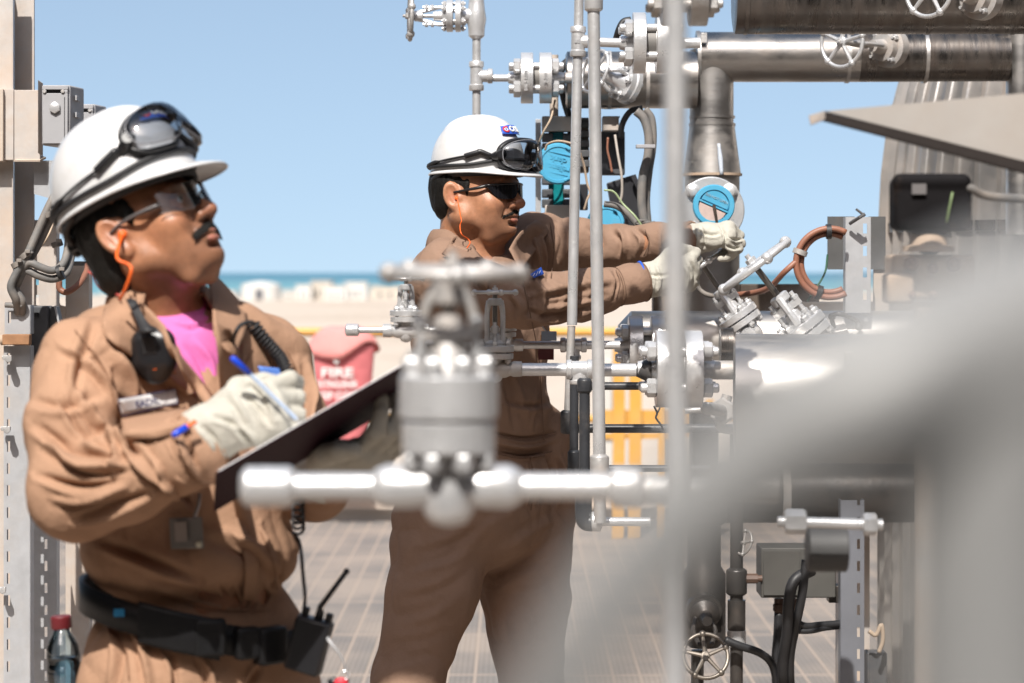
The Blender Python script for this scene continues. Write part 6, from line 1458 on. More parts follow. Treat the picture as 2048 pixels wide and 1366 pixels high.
# blind flange with bolts facing the viewer, blue gauge cover
Yf = 6.02; fc = P(1423, 420, Yf)
bf = thing('blind_flange', P(1423, 487, Yf), 'round silver blind flange with four bolts facing the camera behind the gloves', 'pipe flange')
m = MB(); m.lathe(fc + V(0, .035, 0), (0.04, -1, 0), [(0, px(66, Yf)), (.020, px(67, Yf)), (.022, px(65, Yf))], 64); m.lathe(fc + V(0, .16, 0), (0, -1, 0), [(0, px(36, Yf)), (.13, px(36, Yf))], 40); m.build('flange', SILVER, bf)
for a in (45, 135, 225, 315):
    b = fc + V(math.cos(R(a)), 0, math.sin(R(a))) * px(53, Yf) + V(0, .013, 0)
    m = MB(); m.lathe(b, (0, -1, 0), [(0, px(16, Yf)), (.002, px(16, Yf)), (.003, px(13, Yf)), (.010, px(13, Yf)), (.012, px(10, Yf)), (.016, px(9.5, Yf)), (.017, px(8, Yf))], 24); m.build('bolt', SILVER, bf)
gc = P(1427, 412, 5.94); gv = thing('gauge_cover', P(1427, 455, 5.94), 'blue round gauge cover with a split pinkish plate on the blind flange', 'gauge')
x_ = V(1, 0, 0); z_ = V(0, 0, 1); gn = V(.02, -1, .03).normalized()
m = MB(); m.lathe(gc + V(0, .045, 0), gn, [(0, px(35, 5.94)), (.02, px(36, 5.94)), (.022, px(41, 5.94)), (.045, px(42, 5.94)), (.048, px(40, 5.94)), (.0482, px(31.5, 5.94)), (.042, px(30.5, 5.94)), (.0419, .0001)], 64); m.build('cover_ring', BLUECAP, gv)
u_ = V(math.cos(R(-24)), 0, math.sin(R(-24))); w_ = V(math.sin(R(24)), 0, math.cos(R(24)))
def halfdisc(sgn, r, off, nm, mt_):
    q = [gc + gn * .0005 + u_ * (r * math.cos(a)) + w_ * (sgn * (r * math.sin(a) * .94 + off)) for a in np.linspace(0, math.pi, 24)]; m = MB(); m.prism(q, gn * .0018); return m.build(nm, mt_, gv, smooth=False)
halfdisc(1, px(28, 5.94), px(4, 5.94), 'dial_half', BLUECAP); halfdisc(-1, px(28, 5.94), px(4, 5.94), 'plate_half', mat('faded plate', (.52, .40, .36), .6, noise=.1, nscale=60))
m = MB(); m.bar(gc + gn * .002 - u_ * px(31, 5.94), gc + gn * .002 + u_ * px(31, 5.94), .004, px(4, 5.94), gn); m.build('cross_bar', BLUECAP, gv)
text_mesh('DO NOT OPEN', px(7, 5.94), gc + gn * .0035 + w_ * px(16, 5.94), u_, w_, mat('pale print', (.35, .5, .58), .6), gv)
m = MB(); m.tube([gc + gn * .010 + V(0, 0, .002), gc + gn * .012 + V(.004, 0, -.02), gc + gn * .010 + V(.008, 0, -.045)], [.004, .0034, .003], 8, smooth=3); m.build('chain', mat('tarnished chain', (.10, .075, .06), .5, .5, noise=.4, nscale=120), gv)
# angled wheel valves on the upper right pipes
def wheel_valve(label, c, wc, Yb, Yw, Rw, rfl):
    a = P(*c, Yb); b = P(*wc, Yw); ax = (b - a).normalized(); t = thing('wheel_valve', a, label, 'valve')
    m = MB(); m.lathe(a - ax * .03, ax, [(0, rfl), (.028, rfl), (.030, rfl * .9), (.031, rfl * .75), (.05, rfl * .7), (.052, rfl * .4), (.09, rfl * .3)], 40); m.build('valve_body', SILVER_OLD, t)
    x_, y_, _ = frame(ax)
    for i in range(4): q = a + (x_ * math.cos(i * math.pi / 2 + .6) + y_ * math.sin(i * math.pi / 2 + .6)) * rfl * .78; m = MB(); m.hex(q, q + ax * .014, rfl * .16); m.cyl(q, q + ax * .022, rfl * .08, seg=8); m.build('bolt', SILVER, t)
    for s in (-1, 1):
        m = MB(); m.tube([a + ax * .05 + x_ * s * rfl * .5, a.lerp(b, .6) + x_ * s * rfl * .42, b - ax * .01 + x_ * s * rfl * .12], rfl * .10, 8, smooth=4); m.build('yoke_arm', SILVER_OLD, t)
    m = MB(); m.cyl(a + ax * .06, b + ax * .015, rfl * .12); m.build('stem', SILVER_OLD, t)
    handwheel(t, b, ax, Rw, Rw * .085, 5, SILVER, a0=.2); return t
wheel_valve('spoked handwheel valve on the stained clad pipe, below the dark top pipe', (1772, 95), (1684, 84), 6.22, 6.08, px(50, 6.08), px(40, 6.2))
wheel_valve('spoked handwheel valve cut by the top edge, on the dark top pipe', (1955, -5), (1858, -22), 5.56, 5.42, px(55, 5.42), px(44, 5.55))
# extra flange face low on the riser elbow
# ---- storage vessel clad in vertical sheets at the far right
Yt = 7.4; tk = thing('clad_vessel', V((2170 - 1024) / F * Yt, Yt, 0), 'big vertical vessel clad in overlapping dull metal sheets at the right edge', 'vessel')
c = V((2170 - 1024) / F * Yt, Yt, 0); R0 = px(400, Yt); N_ = 54; prof = [(0.0, 1.0), (1.0, 1.0), (1.45, 1.0), (1.62, 1.0), (1.80, .985), (1.95, .955), (2.08, .90), (2.25, .80), (2.42, .64), (2.5, .5)]
m = MB(); vs = []; fs = []
for (z, k) in prof:
    for j in range(N_):
        for (da, dr) in ((0, .016), (.05, .0), (.10, -.004), (.94, -.006)):
            a = 2 * math.pi * (j + da) / N_; r_ = R0 * k + dr; vs.append((c.x + r_ * math.cos(a), c.y + r_ * math.sin(a), z))
M_ = N_ * 4
for i in range(len(prof) - 1):
    for j in range(M_): j2 = (j + 1) % M_; fs.append((i * M_ + j, i * M_ + j2, (i + 1) * M_ + j2, (i + 1) * M_ + j))
m.add(vs, fs); m.build('cladding', mat('dull vessel cladding', (.52, .50, .48), .34, .9, noise=.12, nscale=3, bump=.2, bscale=9, dirt=(.44, .34, .26), dirt_amt=.5, dscale=2.5, bdist=.01, dthr=.5), tk, sharp=20)
m = MB(); m.lathe(c + V(0, 0, 1.62), (0, 0, 1), [(0, R0 * 1.012), (.03, R0 * 1.012)], 80); m.build('band', CLAD_DARK, tk)
for a in (200, 222, 244, 262):
    q = c + V(math.cos(R(a)), math.sin(R(a)), 0) * R0 * 1.01; m = MB(); m.box(q + V(0, 0, 1.70), (.03, .02, .05)); m.build('clip', SILVER_OLD, tk)

# ---- steel bracket plate reaching in from the right
Y = 3.55; bk_ = thing('bracket_plate', P(1640, 250, Y), 'blurred wedge shaped steel bracket plate reaching in from the right edge', 'bracket')
m = MB(); m.prism([P(1650, 222, Y), P(2140, 178, Y), P(2140, 345, Y)], (0, .006, 0)); m.build('plate', mat('weathered bracket steel', (.40, .375, .35), .65, .25, noise=.08, nscale=6, dirt=(.36, .30, .25), dirt_amt=.4, dscale=5), bk_)
m = MB(); m.prism([P(1650, 223, Y), P(2140, 345, Y), P(2140, 368, Y), P(1650, 240, Y)], (0, .03, 0)); m.build('lower_flange', mat('dark bracket edge', (.022, .016, .014), .9, noise=.2, nscale=20), bk_)
m = MB(); m.prism([P(1618, 231, Y - .02), P(1650, 221, Y - .004), P(1650, 238, Y - .004), P(1622, 249, Y - .02)], (.002, .02, 0)); m.build('end_tab', GALV, bk_)

m = MB(); m.box(V(P(2150, 0, Y).x, Y + .06, 1.0), (.08, .10, 2.0)); m.build('post', GALV, bk_)
# ---- dark transmitter on its dusty manifold
Y = 3.75; tr = thing('pressure_transmitter', P(1860, 500, Y), 'blurred black pressure transmitter head on a rusty neck at the right', 'transmitter')
fd = Field(np.arange(.54, .76, .003), np.arange(3.62, 3.90, .0035), np.arange(1.50, 1.70, .003))
c = P(1860, 408, Y); fd.box(tuple(c), (.060, .035, .042), .012); fd.cone(tuple(P(1800, 362, Y-.028)), tuple(P(1925, 362, Y-.028)), .012, .012, .006); fd.cone(tuple(P(1858, 440, Y)), tuple(P(1858, 480, Y)), .026, .024, .008)
sculpt('transmitter_head', fd, mat('matt black housing', (.010, .009, .010), .8, spec=.15, noise=.2, nscale=20, dirt=(.14, .09, .06), dirt_amt=.4, dscale=14, dthr=.6), tr, it=2)
m = MB(); m.box(P(1838, 378, Y - .040), (.022, .004, .016)); m.build('nameplate', mat('dull grey plate', (.16, .15, .15), .5), tr)
m = MB(); m.lathe(P(1856, 502, Y), (0, 0, 1), [(0, .040), (.008, .040), (.010, .030), (.022, .028), (.030, .022), (.036, .022)], 24); m.build('neck_flange', RUSTY, tr)
m = MB(); m.tube([P(1900, 368, Y - .02), P(1940, 376, Y - .03), P(1975, 392, Y - .02), P(2060, 398, Y), P(2130, 402, Y)], .0068, 12, smooth=5); m.build('cable', CABLE, tr, sharp=0)
m = MB(); m.tube([P(1905, 385, Y - .04), P(1900, 410, Y - .045), P(1893, 445, Y - .04)], .0018, 8, smooth=4); m.build('earth_wire', WIRE_GREEN, tr, sharp=0)
mf = thing('valve_manifold', P(1850, 610, Y), 'blurred dusty beige valve manifold block with round bolts under the black transmitter', 'manifold')
m = MB(); m.box(P(1858, 552, Y + .02), (px(165, Y), .08, px(88, Y))); m.build('block', RUSTY, mf, bevel=.006)
m = MB(); m.box(P(1795, 575, Y - .005), (px(54, Y), .06, px(60, Y))); m.build('end_block', RUSTY, mf, bevel=.006)
for (a, b) in ((1820, 527), (1905, 527), (1820, 588), (1864, 535), (1864, 588)):
    rr = px(14 if b < 530 else 10, Y); m = MB(); m.lathe(P(a, b, Y - .022), (0, -1, 0), [(0, rr), (.006, rr), (.007, rr * .8), (.014, rr * .75), (.018, rr * .45), (.024, rr * .4)], 20); m.build('bolt', mat('rusted bolt', (.20, .12, .08), .8, noise=.25, nscale=30), mf)
m = MB(); m.cyl(V((1852 - 1024) / F * Y, Y, .002), P(1852, 612, Y), .020); m.build('stand_pipe', GALV, mf)

# ---- slotted strut, hose coil and bracket beyond the gloves
def slotted(name, label, x0, x1, y0, y1, Y, slots, side, mt, dep=.04, sw=7, sh=20, slotx=None, gx=None, group=None):
    """slotted steel channel; slots are real cut-outs"""
    t = thing(name, P((x0 + x1) / 2, y1, Y), label, 'steel strut', group); w = px(x1 - x0, Y); th = .0022
    xa = P(x0, 0, Y).x; xb = P(x1, 0, Y).x; za = P(0, y1, Y).z; zb = P(0, y0, Y).z; sx = (P(slotx, 0, Y).x if slotx else (xa + xb) / 2); hw = px(sw / 2, Y); hh = px(sh / 2, Y)
    zs_ = sorted([P(0, s, Y).z for s in slots]); m = MB()
    def slab(x_a, x_b, z_a, z_b):
        if z_b - z_a > 1e-5: m.box(((x_a + x_b) / 2, Y, (z_a + z_b) / 2), (x_b - x_a, th, z_b - z_a))
    slab(xa, sx - hw, za, zb); slab(sx + hw, xb, za, zb); prev = za
    for z in zs_: slab(sx - hw + 1e-5, sx + hw - 1e-5, prev, z - hh); prev = z + hh
    slab(sx - hw + 1e-5, sx + hw - 1e-5, prev, zb)
    m.build('web', mt, t, smooth=False)
    for xx in (xa, xb): m = MB(); m.box((xx, Y + dep / 2 + .0012, (za + zb) / 2), (th, dep, zb - za)); m.build('side_flange', mt, t)
    return t
Y = 5.85
s1 = slotted('slotted_strut', 'grey slotted steel strut standing right of the brown hose coil', 1692, 1741, 434, 626, Y, [457, 502, 545, 590], 1, GALV_CLEAN, slotx=1730, sw=8, sh=20)
t = thing('back_plate', P(1712, 540, 6.0), 'dark steel plate behind the slotted strut by the hose coil', 'plate')
m = MB(); m.box(P(1682, 486, 6.0), (px(54, 6), .006, px(106, 6))); m.build('plate', mat('dark plate steel', (.10, .10, .10), .6, .2, noise=.15, nscale=10, dirt=(.20, .13, .08), dirt_amt=.4, dscale=16, dthr=.62), t); m = MB(); m.box(P(1754, 486, 6.01), (px(34, 6), .006, px(106, 6))); m.build('plate', MATS['dark plate steel'], t)
m = MB(); m.box(P(1762, 572, 6.02), (px(30, 6), .01, px(110, 6))); m.build('side_cheek', STEEL_DUSTY, t)
cv_ = thing('cable_clip', P(1724, 440, 5.8), 'short grey plastic clip stub sticking out at the top of the slotted strut', 'clip')
m = MB(); m.tube([P(1700, 447, 5.83), P(1720, 434, 5.80), P(1730, 428, 5.80)], .0045, 8); m.tube([P(1712, 418, 5.80), P(1730, 432, 5.80)], .0030, 8); m.build('clip_body', mat('dark grey clip', (.10, .10, .105), .5), cv_)
hc = thing('hose_coil', P(1655, 597, 5.8), 'brown rubber hose coil tied in a ring beside the slotted strut', 'hose')
cc = P(1660, 526, 5.80)
for dr, dy in ((0, 0), (.0135, .012)):
    m = MB(); q = [cc + V(math.cos(a) * (px(68, 5.8) - dr), dy, math.sin(a) * (px(69, 5.8) - dr * .9)) for a in np.linspace(R(62), R(298), 40)]; m.tube(q, .0075, 14); m.build('hose', HOSE_BROWN, hc, sharp=0)
m = MB(); m.tube([cc + V(-px(66, 5.8), 0, .005), P(1568, 545, 5.80), P(1540, 574, 5.86), P(1510, 585, 5.92), P(1470, 590, 5.98)], .0072, 12, smooth=6); m.build('hose', HOSE_BROWN, hc, sharp=0)
for (a, mt_) in ((160, SILVER_OLD), (92, CABLE_BLACK), (250, CABLE_BLACK)):
    q = cc + V(math.cos(R(a)), 0, math.sin(R(a))) * (px(68, 5.8) - .006); d = V(-math.sin(R(a)), 0, math.cos(R(a))); m = MB(); m.lathe(q - d * .006 + V(0, .006, 0), d, [(0, .018), (.012, .018)], 20); m.build('tie', mt_, hc)
m = MB(); m.tube([P(1655, 510, 5.95), P(1650, 545, 5.90), P(1630, 580, 5.86), P(1615, 602, 5.84)], .0026, 8, smooth=5); w_ = m.build('earth_wire', mat('dark green wire', (.03, .09, .05), .5), hc, sharp=0)
bm = thing('support_beam', P(1540, 626, 6.35), 'dark brown steel beam behind the tilted valves', 'beam')
m = MB(); m.box(P(1470, 597, 6.35), (px(330, 6.35), .08, px(58, 6.35))); m.build('beam', mat('dark brown beam', (.085, .065, .05), .7, .1, noise=.25, nscale=8, dirt=(.26, .19, .14), dirt_amt=.4, dscale=9), bm, bevel=.003)
m = MB(); m.box(P(1760, 616, 6.30), (px(340, 6.3), .10, px(24, 6.3))); m.build('ledge', STEEL_DUSTY, bm, bevel=.002)
t = thing('grey_cable', P(1400, 600, 6.1), 'grey cable looping under the gloves toward the tilted valves', 'cable')
m = MB(); m.tube([P(1392, 560, 6.05), P(1400, 580, 6.05), P(1425, 592, 6.05), P(1475, 590, 6.1), P(1530, 583, 6.1)], .0062, 12, smooth=6); m.build('cable', CABLE, t, sharp=0)

# ---- main horizontal clad pipes
Y = 5.95
h1 = thing('clad_pipe', P(1300, 700, Y), 'pale dusty clad pipe under the far worker\'s gloves, behind the bright one', 'pipe')
m = MB(); m.lathe(P(1236, 682, Y), (1, 0, 0), [(0, px(32, Y)), (px(26, Y), px(60, Y)), (px(1700, Y), px(60, Y))], 64); m.build('cladding', CLAD, h1)
m = MB(); m.lathe(P(1330, 682, Y), (1, 0, 0), [(0, px(62, Y)), (px(9, Y), px(62, Y))], 64); m.build('strap', SILVER_OLD, h1)
m = MB(); m.tube([P(1668, 655, 5.86), P(1664, 634, 5.84), P(1680, 628, 5.82), P(1710, 640, 5.84), P(1722, 656, 5.87)], .0060, 10, smooth=5); m.build('lifting_eye', BLACKPIPE, h1, sharp=0)
for (a, b) in ((1664, 634), (1718, 654)): m = MB(); m.sphere(P(a, b, 5.84), .0095, 12, 8); m.build('eye_knob', BLACKPIPE, h1)
Y = 5.0
h2 = thing('clad_pipe', P(1500, 925, Y), 'bright stainless clad pipe with a strong highlight, low right', 'pipe')
ax2 = V(1, -.10, 0).normalized()
m = MB(); m.lathe(P(1466, 796, Y + .02), ax2, [(0, px(60, Y)), (.0015, px(118, Y)), (.006, px(129, Y)), (px(1800, Y), px(129, Y))], 96); m.build('cladding', CLAD, h2)
for x_, w in ((1478, 4), (1690, 12)): m = MB(); m.lathe(P(x_, 796, Y + .02) - V(0, px(x_ - 1466, Y) * .1, 0), ax2, [(0, px(130.5, Y)), (px(w, Y), px(130.5, Y))], 96); m.build('strap', CLAD, h2)
m = MB(); m.box(P(1697, 715, Y - .12), (px(18, Y), .012, px(26, Y))); m.build('buckle', SILVER_OLD, h2, bevel=.002)
m = MB(); m.cyl(P(1418, 740, Y), P(1470, 740, Y), px(19, Y)); m.build('nozzle', SILVER_OLD, h2)
for s in ((1440, 1466),): m = MB(); m.cyl(P(s[0], 690, Y + .06), P(s[1], 690, Y + .06), px(35, Y), seg=32); m.build('core_pipe', CLAD_DARK, h2)

# tilted valves
def tilted(label, c, Y, tx, k, grp):
    ax = V(tx, -.18, 1).normalized(); a = P(*c, Y)
    return gate_valve(label, a, V(1, -.3, 0), ax, k, grp, rw=.078, yoke_up=.085, arms=.022, bolts=6, openh=.0, base=a)
gate_valve('tilted silver valve whose wheel the far worker is turning', P(1502, 668, 5.84), V(.25, 1, 0), V(-.70, .05, 1), 1.02, rw=.060, yoke_up=.062, arms=.020, bolts=6, wheel_dz=.055, openh=.05)
gate_valve('tilted silver valve with its wheel seen edge on, right of the gloves', P(1638, 700, 5.12), V(.25, 1, 0), V(-.76, .03, 1), 1.12, rw=.078, yoke_up=.062, arms=.020, bolts=6, wheel_dz=.055, openh=.05)
# flange joints on the small lines
flange_pair('flange_joint', 'silver flange joint behind the blurred near tube, above the yellow gate', P(1293, 690, 5.6), (1, 0, 0), px(58, 5.6), px(28, 5.6), px(16, 5.6), 4, px(8, 5.6), px(11, 5.6), rn=px(15, 5.6))
flange_pair('flange_joint', 'largest bright flange joint, crossed by the blurred near tube', P(1357, 738, Y), (1, 0, 0), px(77, Y), px(36, Y), px(20, Y), 4, px(10, Y), px(13, Y), rn=px(19, Y))
# line at 690 and line at 740 with tees
ln1 = run('silver_line', 'upper silver pipe line with a tee running from the small valve to the flange', [(P(1040, 690, 5.5), P(1122, 690, 5.5), px(8, 5.5)), (P(1172, 690, 5.5), P(1240, 690, 5.5), px(8.5, 5.5)), (P(916, 690, 5.5), P(945, 690, 5.5), px(7, 5.5))], base=P(1140, 705, 5.5))
tee(ln1, P(1147, 690, 5.5), (1, 0, 0), (0, 0, -1), px(15, 5.5), px(27, 5.5), px(30, 5.5), px(8, 5.5))
coupling(ln1, P(851, 690, 5.5), P(872, 690, 5.5), px(12, 5.5), px(7, 5.5)); m = MB(); m.cyl(P(872, 690, 5.5), P(918, 690, 5.5), px(7, 5.5)); m.build('pipe_length', SILVER, ln1)
ln2 = run('silver_line', 'lower brighter silver pipe line with a tee ending at the largest flange', [(P(1044, 739, 5.0), P(1135, 739, 5.0), px(13, 5.0)), (P(1183, 740, 5.0), P(1290, 740, 5.0), px(13, 5.0))], base=P(1160, 760, 5.0))
tee(ln2, P(1159, 739, 5.0), (1, 0, 0), (0, 0, -1), px(20, 5.0), px(27, 5.0), px(30, 5.0), px(13, 5.0))
m = MB(); m.lathe(P(1272, 740, 5.0), (1, 0, 0), [(0, px(13, 5)), (px(8, 5), px(17, 5)), (px(24, 5), px(24, 5)), (px(30, 5), px(24, 5))], 28); m.build('hub', BLACKPIPE, ln2)
# small valves on the lines
def up_valve(label, cx, cy, Y, k, rw, yk, base=None, grp='small upright valves'):
    return gate_valve(label, P(cx, cy, Y), (1, 0, 0), V(0, -.05, 1), k, grp, rw=rw, yoke_up=yk, arms=.020, bolts=6)
gate_valve('small upright valve left of the blurred valve, in front of the sea', P(812, 661, 4.6), (1, 0, 0), (0, 0, 1), .63, 'small upright valves', rw=.052, yoke_up=.072, arms=.019, bolts=4)
gate_valve('small upright valve on the upper silver line, mostly hidden behind its neighbour', P(1002, 690, 5.5), (1, 0, 0), (0, 0, 1), .72, 'small upright valves', rw=.050, yoke_up=.10, arms=.020, bolts=4)
gate_valve('upright valve on the lower silver line, right behind the blurred valve', P(990, 738, 5.0), (1, 0, 0), (0, 0, 1), .80, 'small upright valves', rw=.055, yoke_up=.115, arms=.020, bolts=6, mt=SILVER_OLD)
st = run('stub_pipe', 'silver pipe stub with a socket end pointing left beside the small valve', [(P(716, 660, 4.6), P(775, 660, 4.6), px(6.5, 4.6))], base=P(740, 672, 4.6))
coupling(st, P(690, 660, 4.6), P(719, 660, 4.6), px(12.5, 4.6), px(6.5, 4.6))
m = MB(); m.tube([P(852, 660, 4.6), P(885, 660, 4.6), P(898, 664, 4.6), P(902, 680, 4.6), P(902, 860, 4.6)], px(7, 4.6), 16); m.build('drop_pipe', SILVER, st)
# black pipework
bv = run('black_pipe', 'black vertical pipe dropping from the silver tees, left of its twin', [(P(1148, 905, 5.3), P(1149, 712, 5.3), px(9, 5.3))], mt=BLACKPIPE, base=P(1148, 945, 5.3))
coupling(bv, P(1148, 948, 5.3), P(1148, 900, 5.3), px(13, 5.3), px(9, 5.3), BLACKPIPE)
b2 = run('black_pipe', 'black vertical pipe dropping from the lower silver line to the elbow', [(P(1169, 1000, 4.95), P(1169, 782, 4.95), px(11, 4.95))], mt=BLACKPIPE, base=P(1167, 1060, 4.95))
coupling(b2, P(1169, 786, 4.95), P(1169, 756, 4.95), px(15, 4.95), px(11, 4.95), BLACKPIPE)
m = MB(); m.tube([P(1167, 985, 4.95), P(1167, 1030, 4.95), P(1172, 1044, 4.95), P(1186, 1046, 4.95)], px(17, 4.95), 20, smooth=5); m.build('elbow', BLACKPIPE, b2, sharp=0)
coupling(b2, P(1180, 1043, 4.95), P(1204, 1043, 4.95), px(20, 4.95), px(10, 4.95), SILVER); m = MB(); m.cyl(P(1204, 1043, 4.95), P(1300, 1043, 4.95), px(9, 4.95)); m.build('pipe_length', SILVER, b2)
for (lab, py, x0, x1, r_, YY) in (('short black bar behind the right tube, topmost of three', 772, 1170, 1290, 8, 5.35), ('long black bar crossing in front of the yellow gate', 857, 1128, 1500, 9, 5.45), ('thin grey-black bar, lowest of three in front of the yellow gate', 937, 1205, 1420, 7, 5.4)):
    run('black_bar', lab, [(P(x0, py, YY), P(x1, py, YY), px(r_, YY))], mt=BLACKPIPE, base=P((x0 + x1) / 2, py, YY))
lp = run('dark_pipe', 'dark shaded horizontal pipe low behind the blurred arched pipe', [(P(1440, 985, 6.15), P(2200, 985, 6.15), px(60, 6.15))], mt=mat('machinery with painted shade', (.075, .072, .07), .4, .6, noise=.25, nscale=14, bump=.3, bscale=60, dirt=(.12, .09, .07), dirt_amt=.5, dscale=9), base=P(1700, 1045, 6.15))  # material colour darkened to carry the shade on the low machinery
m = MB(); m.lathe(P(1560, 985, 6.15), (1, 0, 0), [(0, px(63, 6.15)), (.02, px(63, 6.15))], 40); m.build('strap', GALV, lp)
# threaded stud with plate
ts = thing('clamp_bolt', P(1430, 850, 5.3), 'threaded clamp bolt with a hexagonal plate left of the bright clad pipe', 'bolt')
a = P(1412, 816, 5.16); b = P(1446, 822, 5.3); m = MB(); d_ = b - a
prof = []
for i in range(22): prof += [(d_.length * i / 22, px(10.5, 5.2)), (d_.length * (i + .5) / 22, px(12.5, 5.2))]
m.lathe(a, d_, prof, 20); m.build('threaded_stud', SILVER_OLD, ts, sharp=0)
m = MB(); m.hex(b - d_.normalized() * .012, b + d_.normalized() * .012, px(27, 5.3)); m.build('hex_nut', SILVER_OLD, ts)
m = MB(); m.tube([P(1455, 790, 5.32), P(1440, 850, 5.32), P(1475, 860, 5.34)], .012, 8, smooth=4); m.cyl(P(1370, 822, 5.3), P(1415, 818, 5.3), px(6, 5.3)); m.build('strap_iron', SILVER_OLD, ts)
m = MB(); 
wl = thing('loose_wire', P(1312, 850, 5.2), 'short dark twisted wire hanging below the largest flange', 'wire')
m.tube([P(1308, 812, 5.2), P(1314, 826, 5.2), P(1312, 836, 5.2), P(1322, 850, 5.2), P(1330, 866, 5.2)], .0022, 8, smooth=4); m.tube([P(1320, 815, 5.2), P(1312, 832, 5.2)], .002, 6); m.build('wire', CABLE_BLACK, wl, sharp=0)

# ---- foreground valve, far out of focus
Y = 2.42
fv = thing('foreground_valve', P(897, 1060, Y), 'large blurred silver valve with its handwheel in the foreground centre', 'valve')
c = P(897, 973, Y); f = lambda n: px(n, Y)
m = MB()
m.lathe(P(745, 973, Y), (1, 0, 0), [(0, f(27)), (f(6), f(36)), (f(30), f(45)), (f(80), f(44)), (f(105), f(40)), (f(200), f(40)), (f(225), f(44)), (f(272), f(45)), (f(292), f(36)), (f(300), f(27))], 40)
m.lathe(P(897, 1052, Y), (0, 0, 1), [(0, f(14)), (f(6), f(34)), (f(28), f(50)), (f(79), f(52)), (f(114), f(42)), (f(149), f(46))], 40); m.build('valve_body', SILVER, fv)
for (a, b, r_) in ((905, 842, 93), (836, 750, 98)):
    m = MB(); m.lathe(P(897, a, Y), (0, 0, 1), [(0, f(r_ - 4)), (f(4), f(r_)), (f(a - b - 4), f(r_)), (f(a - b), f(r_ - 5))], 56); m.build('bonnet_flange', SILVER, fv)
for i in range(8):
    a = math.pi / 8 + i * math.pi / 4; q = V(math.cos(a), math.sin(a), 0) * f(78)
    m = MB(); m.hex(P(897, 936, Y) + q, P(897, 906, Y) + q, f(19)); m.cyl(P(897, 944, Y) + q, P(897, 930, Y) + q, f(10), seg=12); m.build('bolt', SILVER, fv)
    m = MB(); m.hex(P(897, 749, Y) + q, P(897, 716, Y) + q, f(20)); m.cyl(P(897, 720, Y) + q, P(897, 702, Y) + q, f(10), seg=12); m.build('bolt', SILVER, fv)
m = MB(); m.lathe(P(897, 750, Y), (0, 0, 1), [(0, f(62)), (f(20), f(58)), (f(60), f(36)), (f(110), f(30)), (f(120), f(20))], 32)
for s in (-1, 1):
    m.tube([P(897 + s * 45, 735, Y), P(897 + s * 56, 690, Y), P(897 + s * 46, 620, Y), P(897 + s * 20, 570, Y)], [f(15), f(13), f(12), f(15)], 10, smooth=5)
m.lathe(P(897, 612, Y), (0, 0, 1), [(0, f(22)), (f(8), f(34)), (f(48), f(34)), (f(56), f(26))], 24); m.build('yoke', SILVER_OLD, fv)
m = MB(); m.bar(P(830, 668, Y - .015), P(964, 668, Y - .015), f(26), f(18), (0, 1, 0)); m.build('gland', SILVER_OLD, fv, bevel=.002)
for s in (-1, 1): m = MB(); m.cyl(P(897 + s * 56, 716, Y - .016), P(897 + s * 56, 630, Y - .016), f(9), seg=10); m.hex(P(897 + s * 56, 656, Y - .016), P(897 + s * 56, 636, Y - .016), f(17)); m.build('gland_bolt', SILVER, fv)
m = MB(); m.cyl(P(897, 640, Y), P(897, 522, Y), f(12), seg=14); m.build('stem', SILVER_OLD, fv)
handwheel(fv, P(905, 545, Y), V(.01, -.05, 1), f(135), f(12), 5, SILVER_OLD, a0=.1, hub=f(30))
fl = run('foreground_pipe', 'blurred silver pipe carrying the foreground valve, crossing the lower middle', [(P(585, 973, Y), P(748, 973, Y), f(27)), (P(1042, 973, Y), P(1222, 973, Y), f(27)), (P(1280, 975, Y), P(1560, 985, Y), f(30), SILVER_OLD)], base=P(900, 1000, Y))
coupling(fl, P(482, 973, Y), P(592, 973, Y), f(41), f(27)); coupling(fl, P(1214, 973, Y), P(1286, 973, Y), f(41), f(27))
# ---- the arching pipe nearest the camera
Y = .42
na = thing('near_arched_pipe', P(1500, 1500, Y), 'huge blurred silver pipe arching across the lower right, closest to the camera', 'pipe')
DULL = mat('dull grey pipe paint', (.27, .27, .268), .5, .15, noise=.06, nscale=20)
m = MB(); m.tube([P(960, 1640, Y), P(1120, 1370, Y), P(1290, 1130, Y), P(1490, 940, Y), P(1740, 790, Y), P(1980, 680, Y + .01), P(2260, 590, Y + .02)], [px(70, Y), px(80, Y), px(98, Y), px(132, Y), px(175, Y), px(200, Y), px(205, Y)], 28, smooth=8); m.build('pipe_length', DULL, na, sharp=0)
m = MB(); m.tube([P(2010, 720, Y + .01), P(1985, 900, Y + .01), P(1975, 1150, Y + .01), P(1975, 1750, Y + .01)], [px(190, Y), px(190, Y), px(190, Y), px(190, Y)], 28, smooth=6); m.build('pipe_branch', DULL, na, sharp=0)
# ---- blurred flange with a bright nut under the clad pipe
Y = 3.7
fb = thing('low_flange', P(1670, 1150, Y), 'blurred grey flange with one bright nut below the clad pipe', 'pipe flange')
m = MB(); m.lathe(P(1614, 1098, Y + .03), (1, 0, 0), [(0, px(42, Y)), (px(3, Y), px(46, Y)), (px(78, Y), px(46, Y)), (px(80, Y), px(42, Y))], 48); m.build('flange', mat('flange with painted shade', (.07, .07, .07), .6, .2, noise=.15, nscale=12), fb)  # flange coloured dark in place of the shade under the pipe
m = MB(); m.hex(P(1570, 1045, Y - .058), P(1612, 1045, Y - .058), px(25, Y), up=(0, 0, 1)); m.cyl(P(1556, 1045, Y - .058), P(1764, 1050, Y - .058), px(11, Y), seg=12); m.hex(P(1726, 1049, Y - .058), P(1752, 1049, Y - .058), px(22, Y)); m.build('stud_bolt', SILVER, fb)
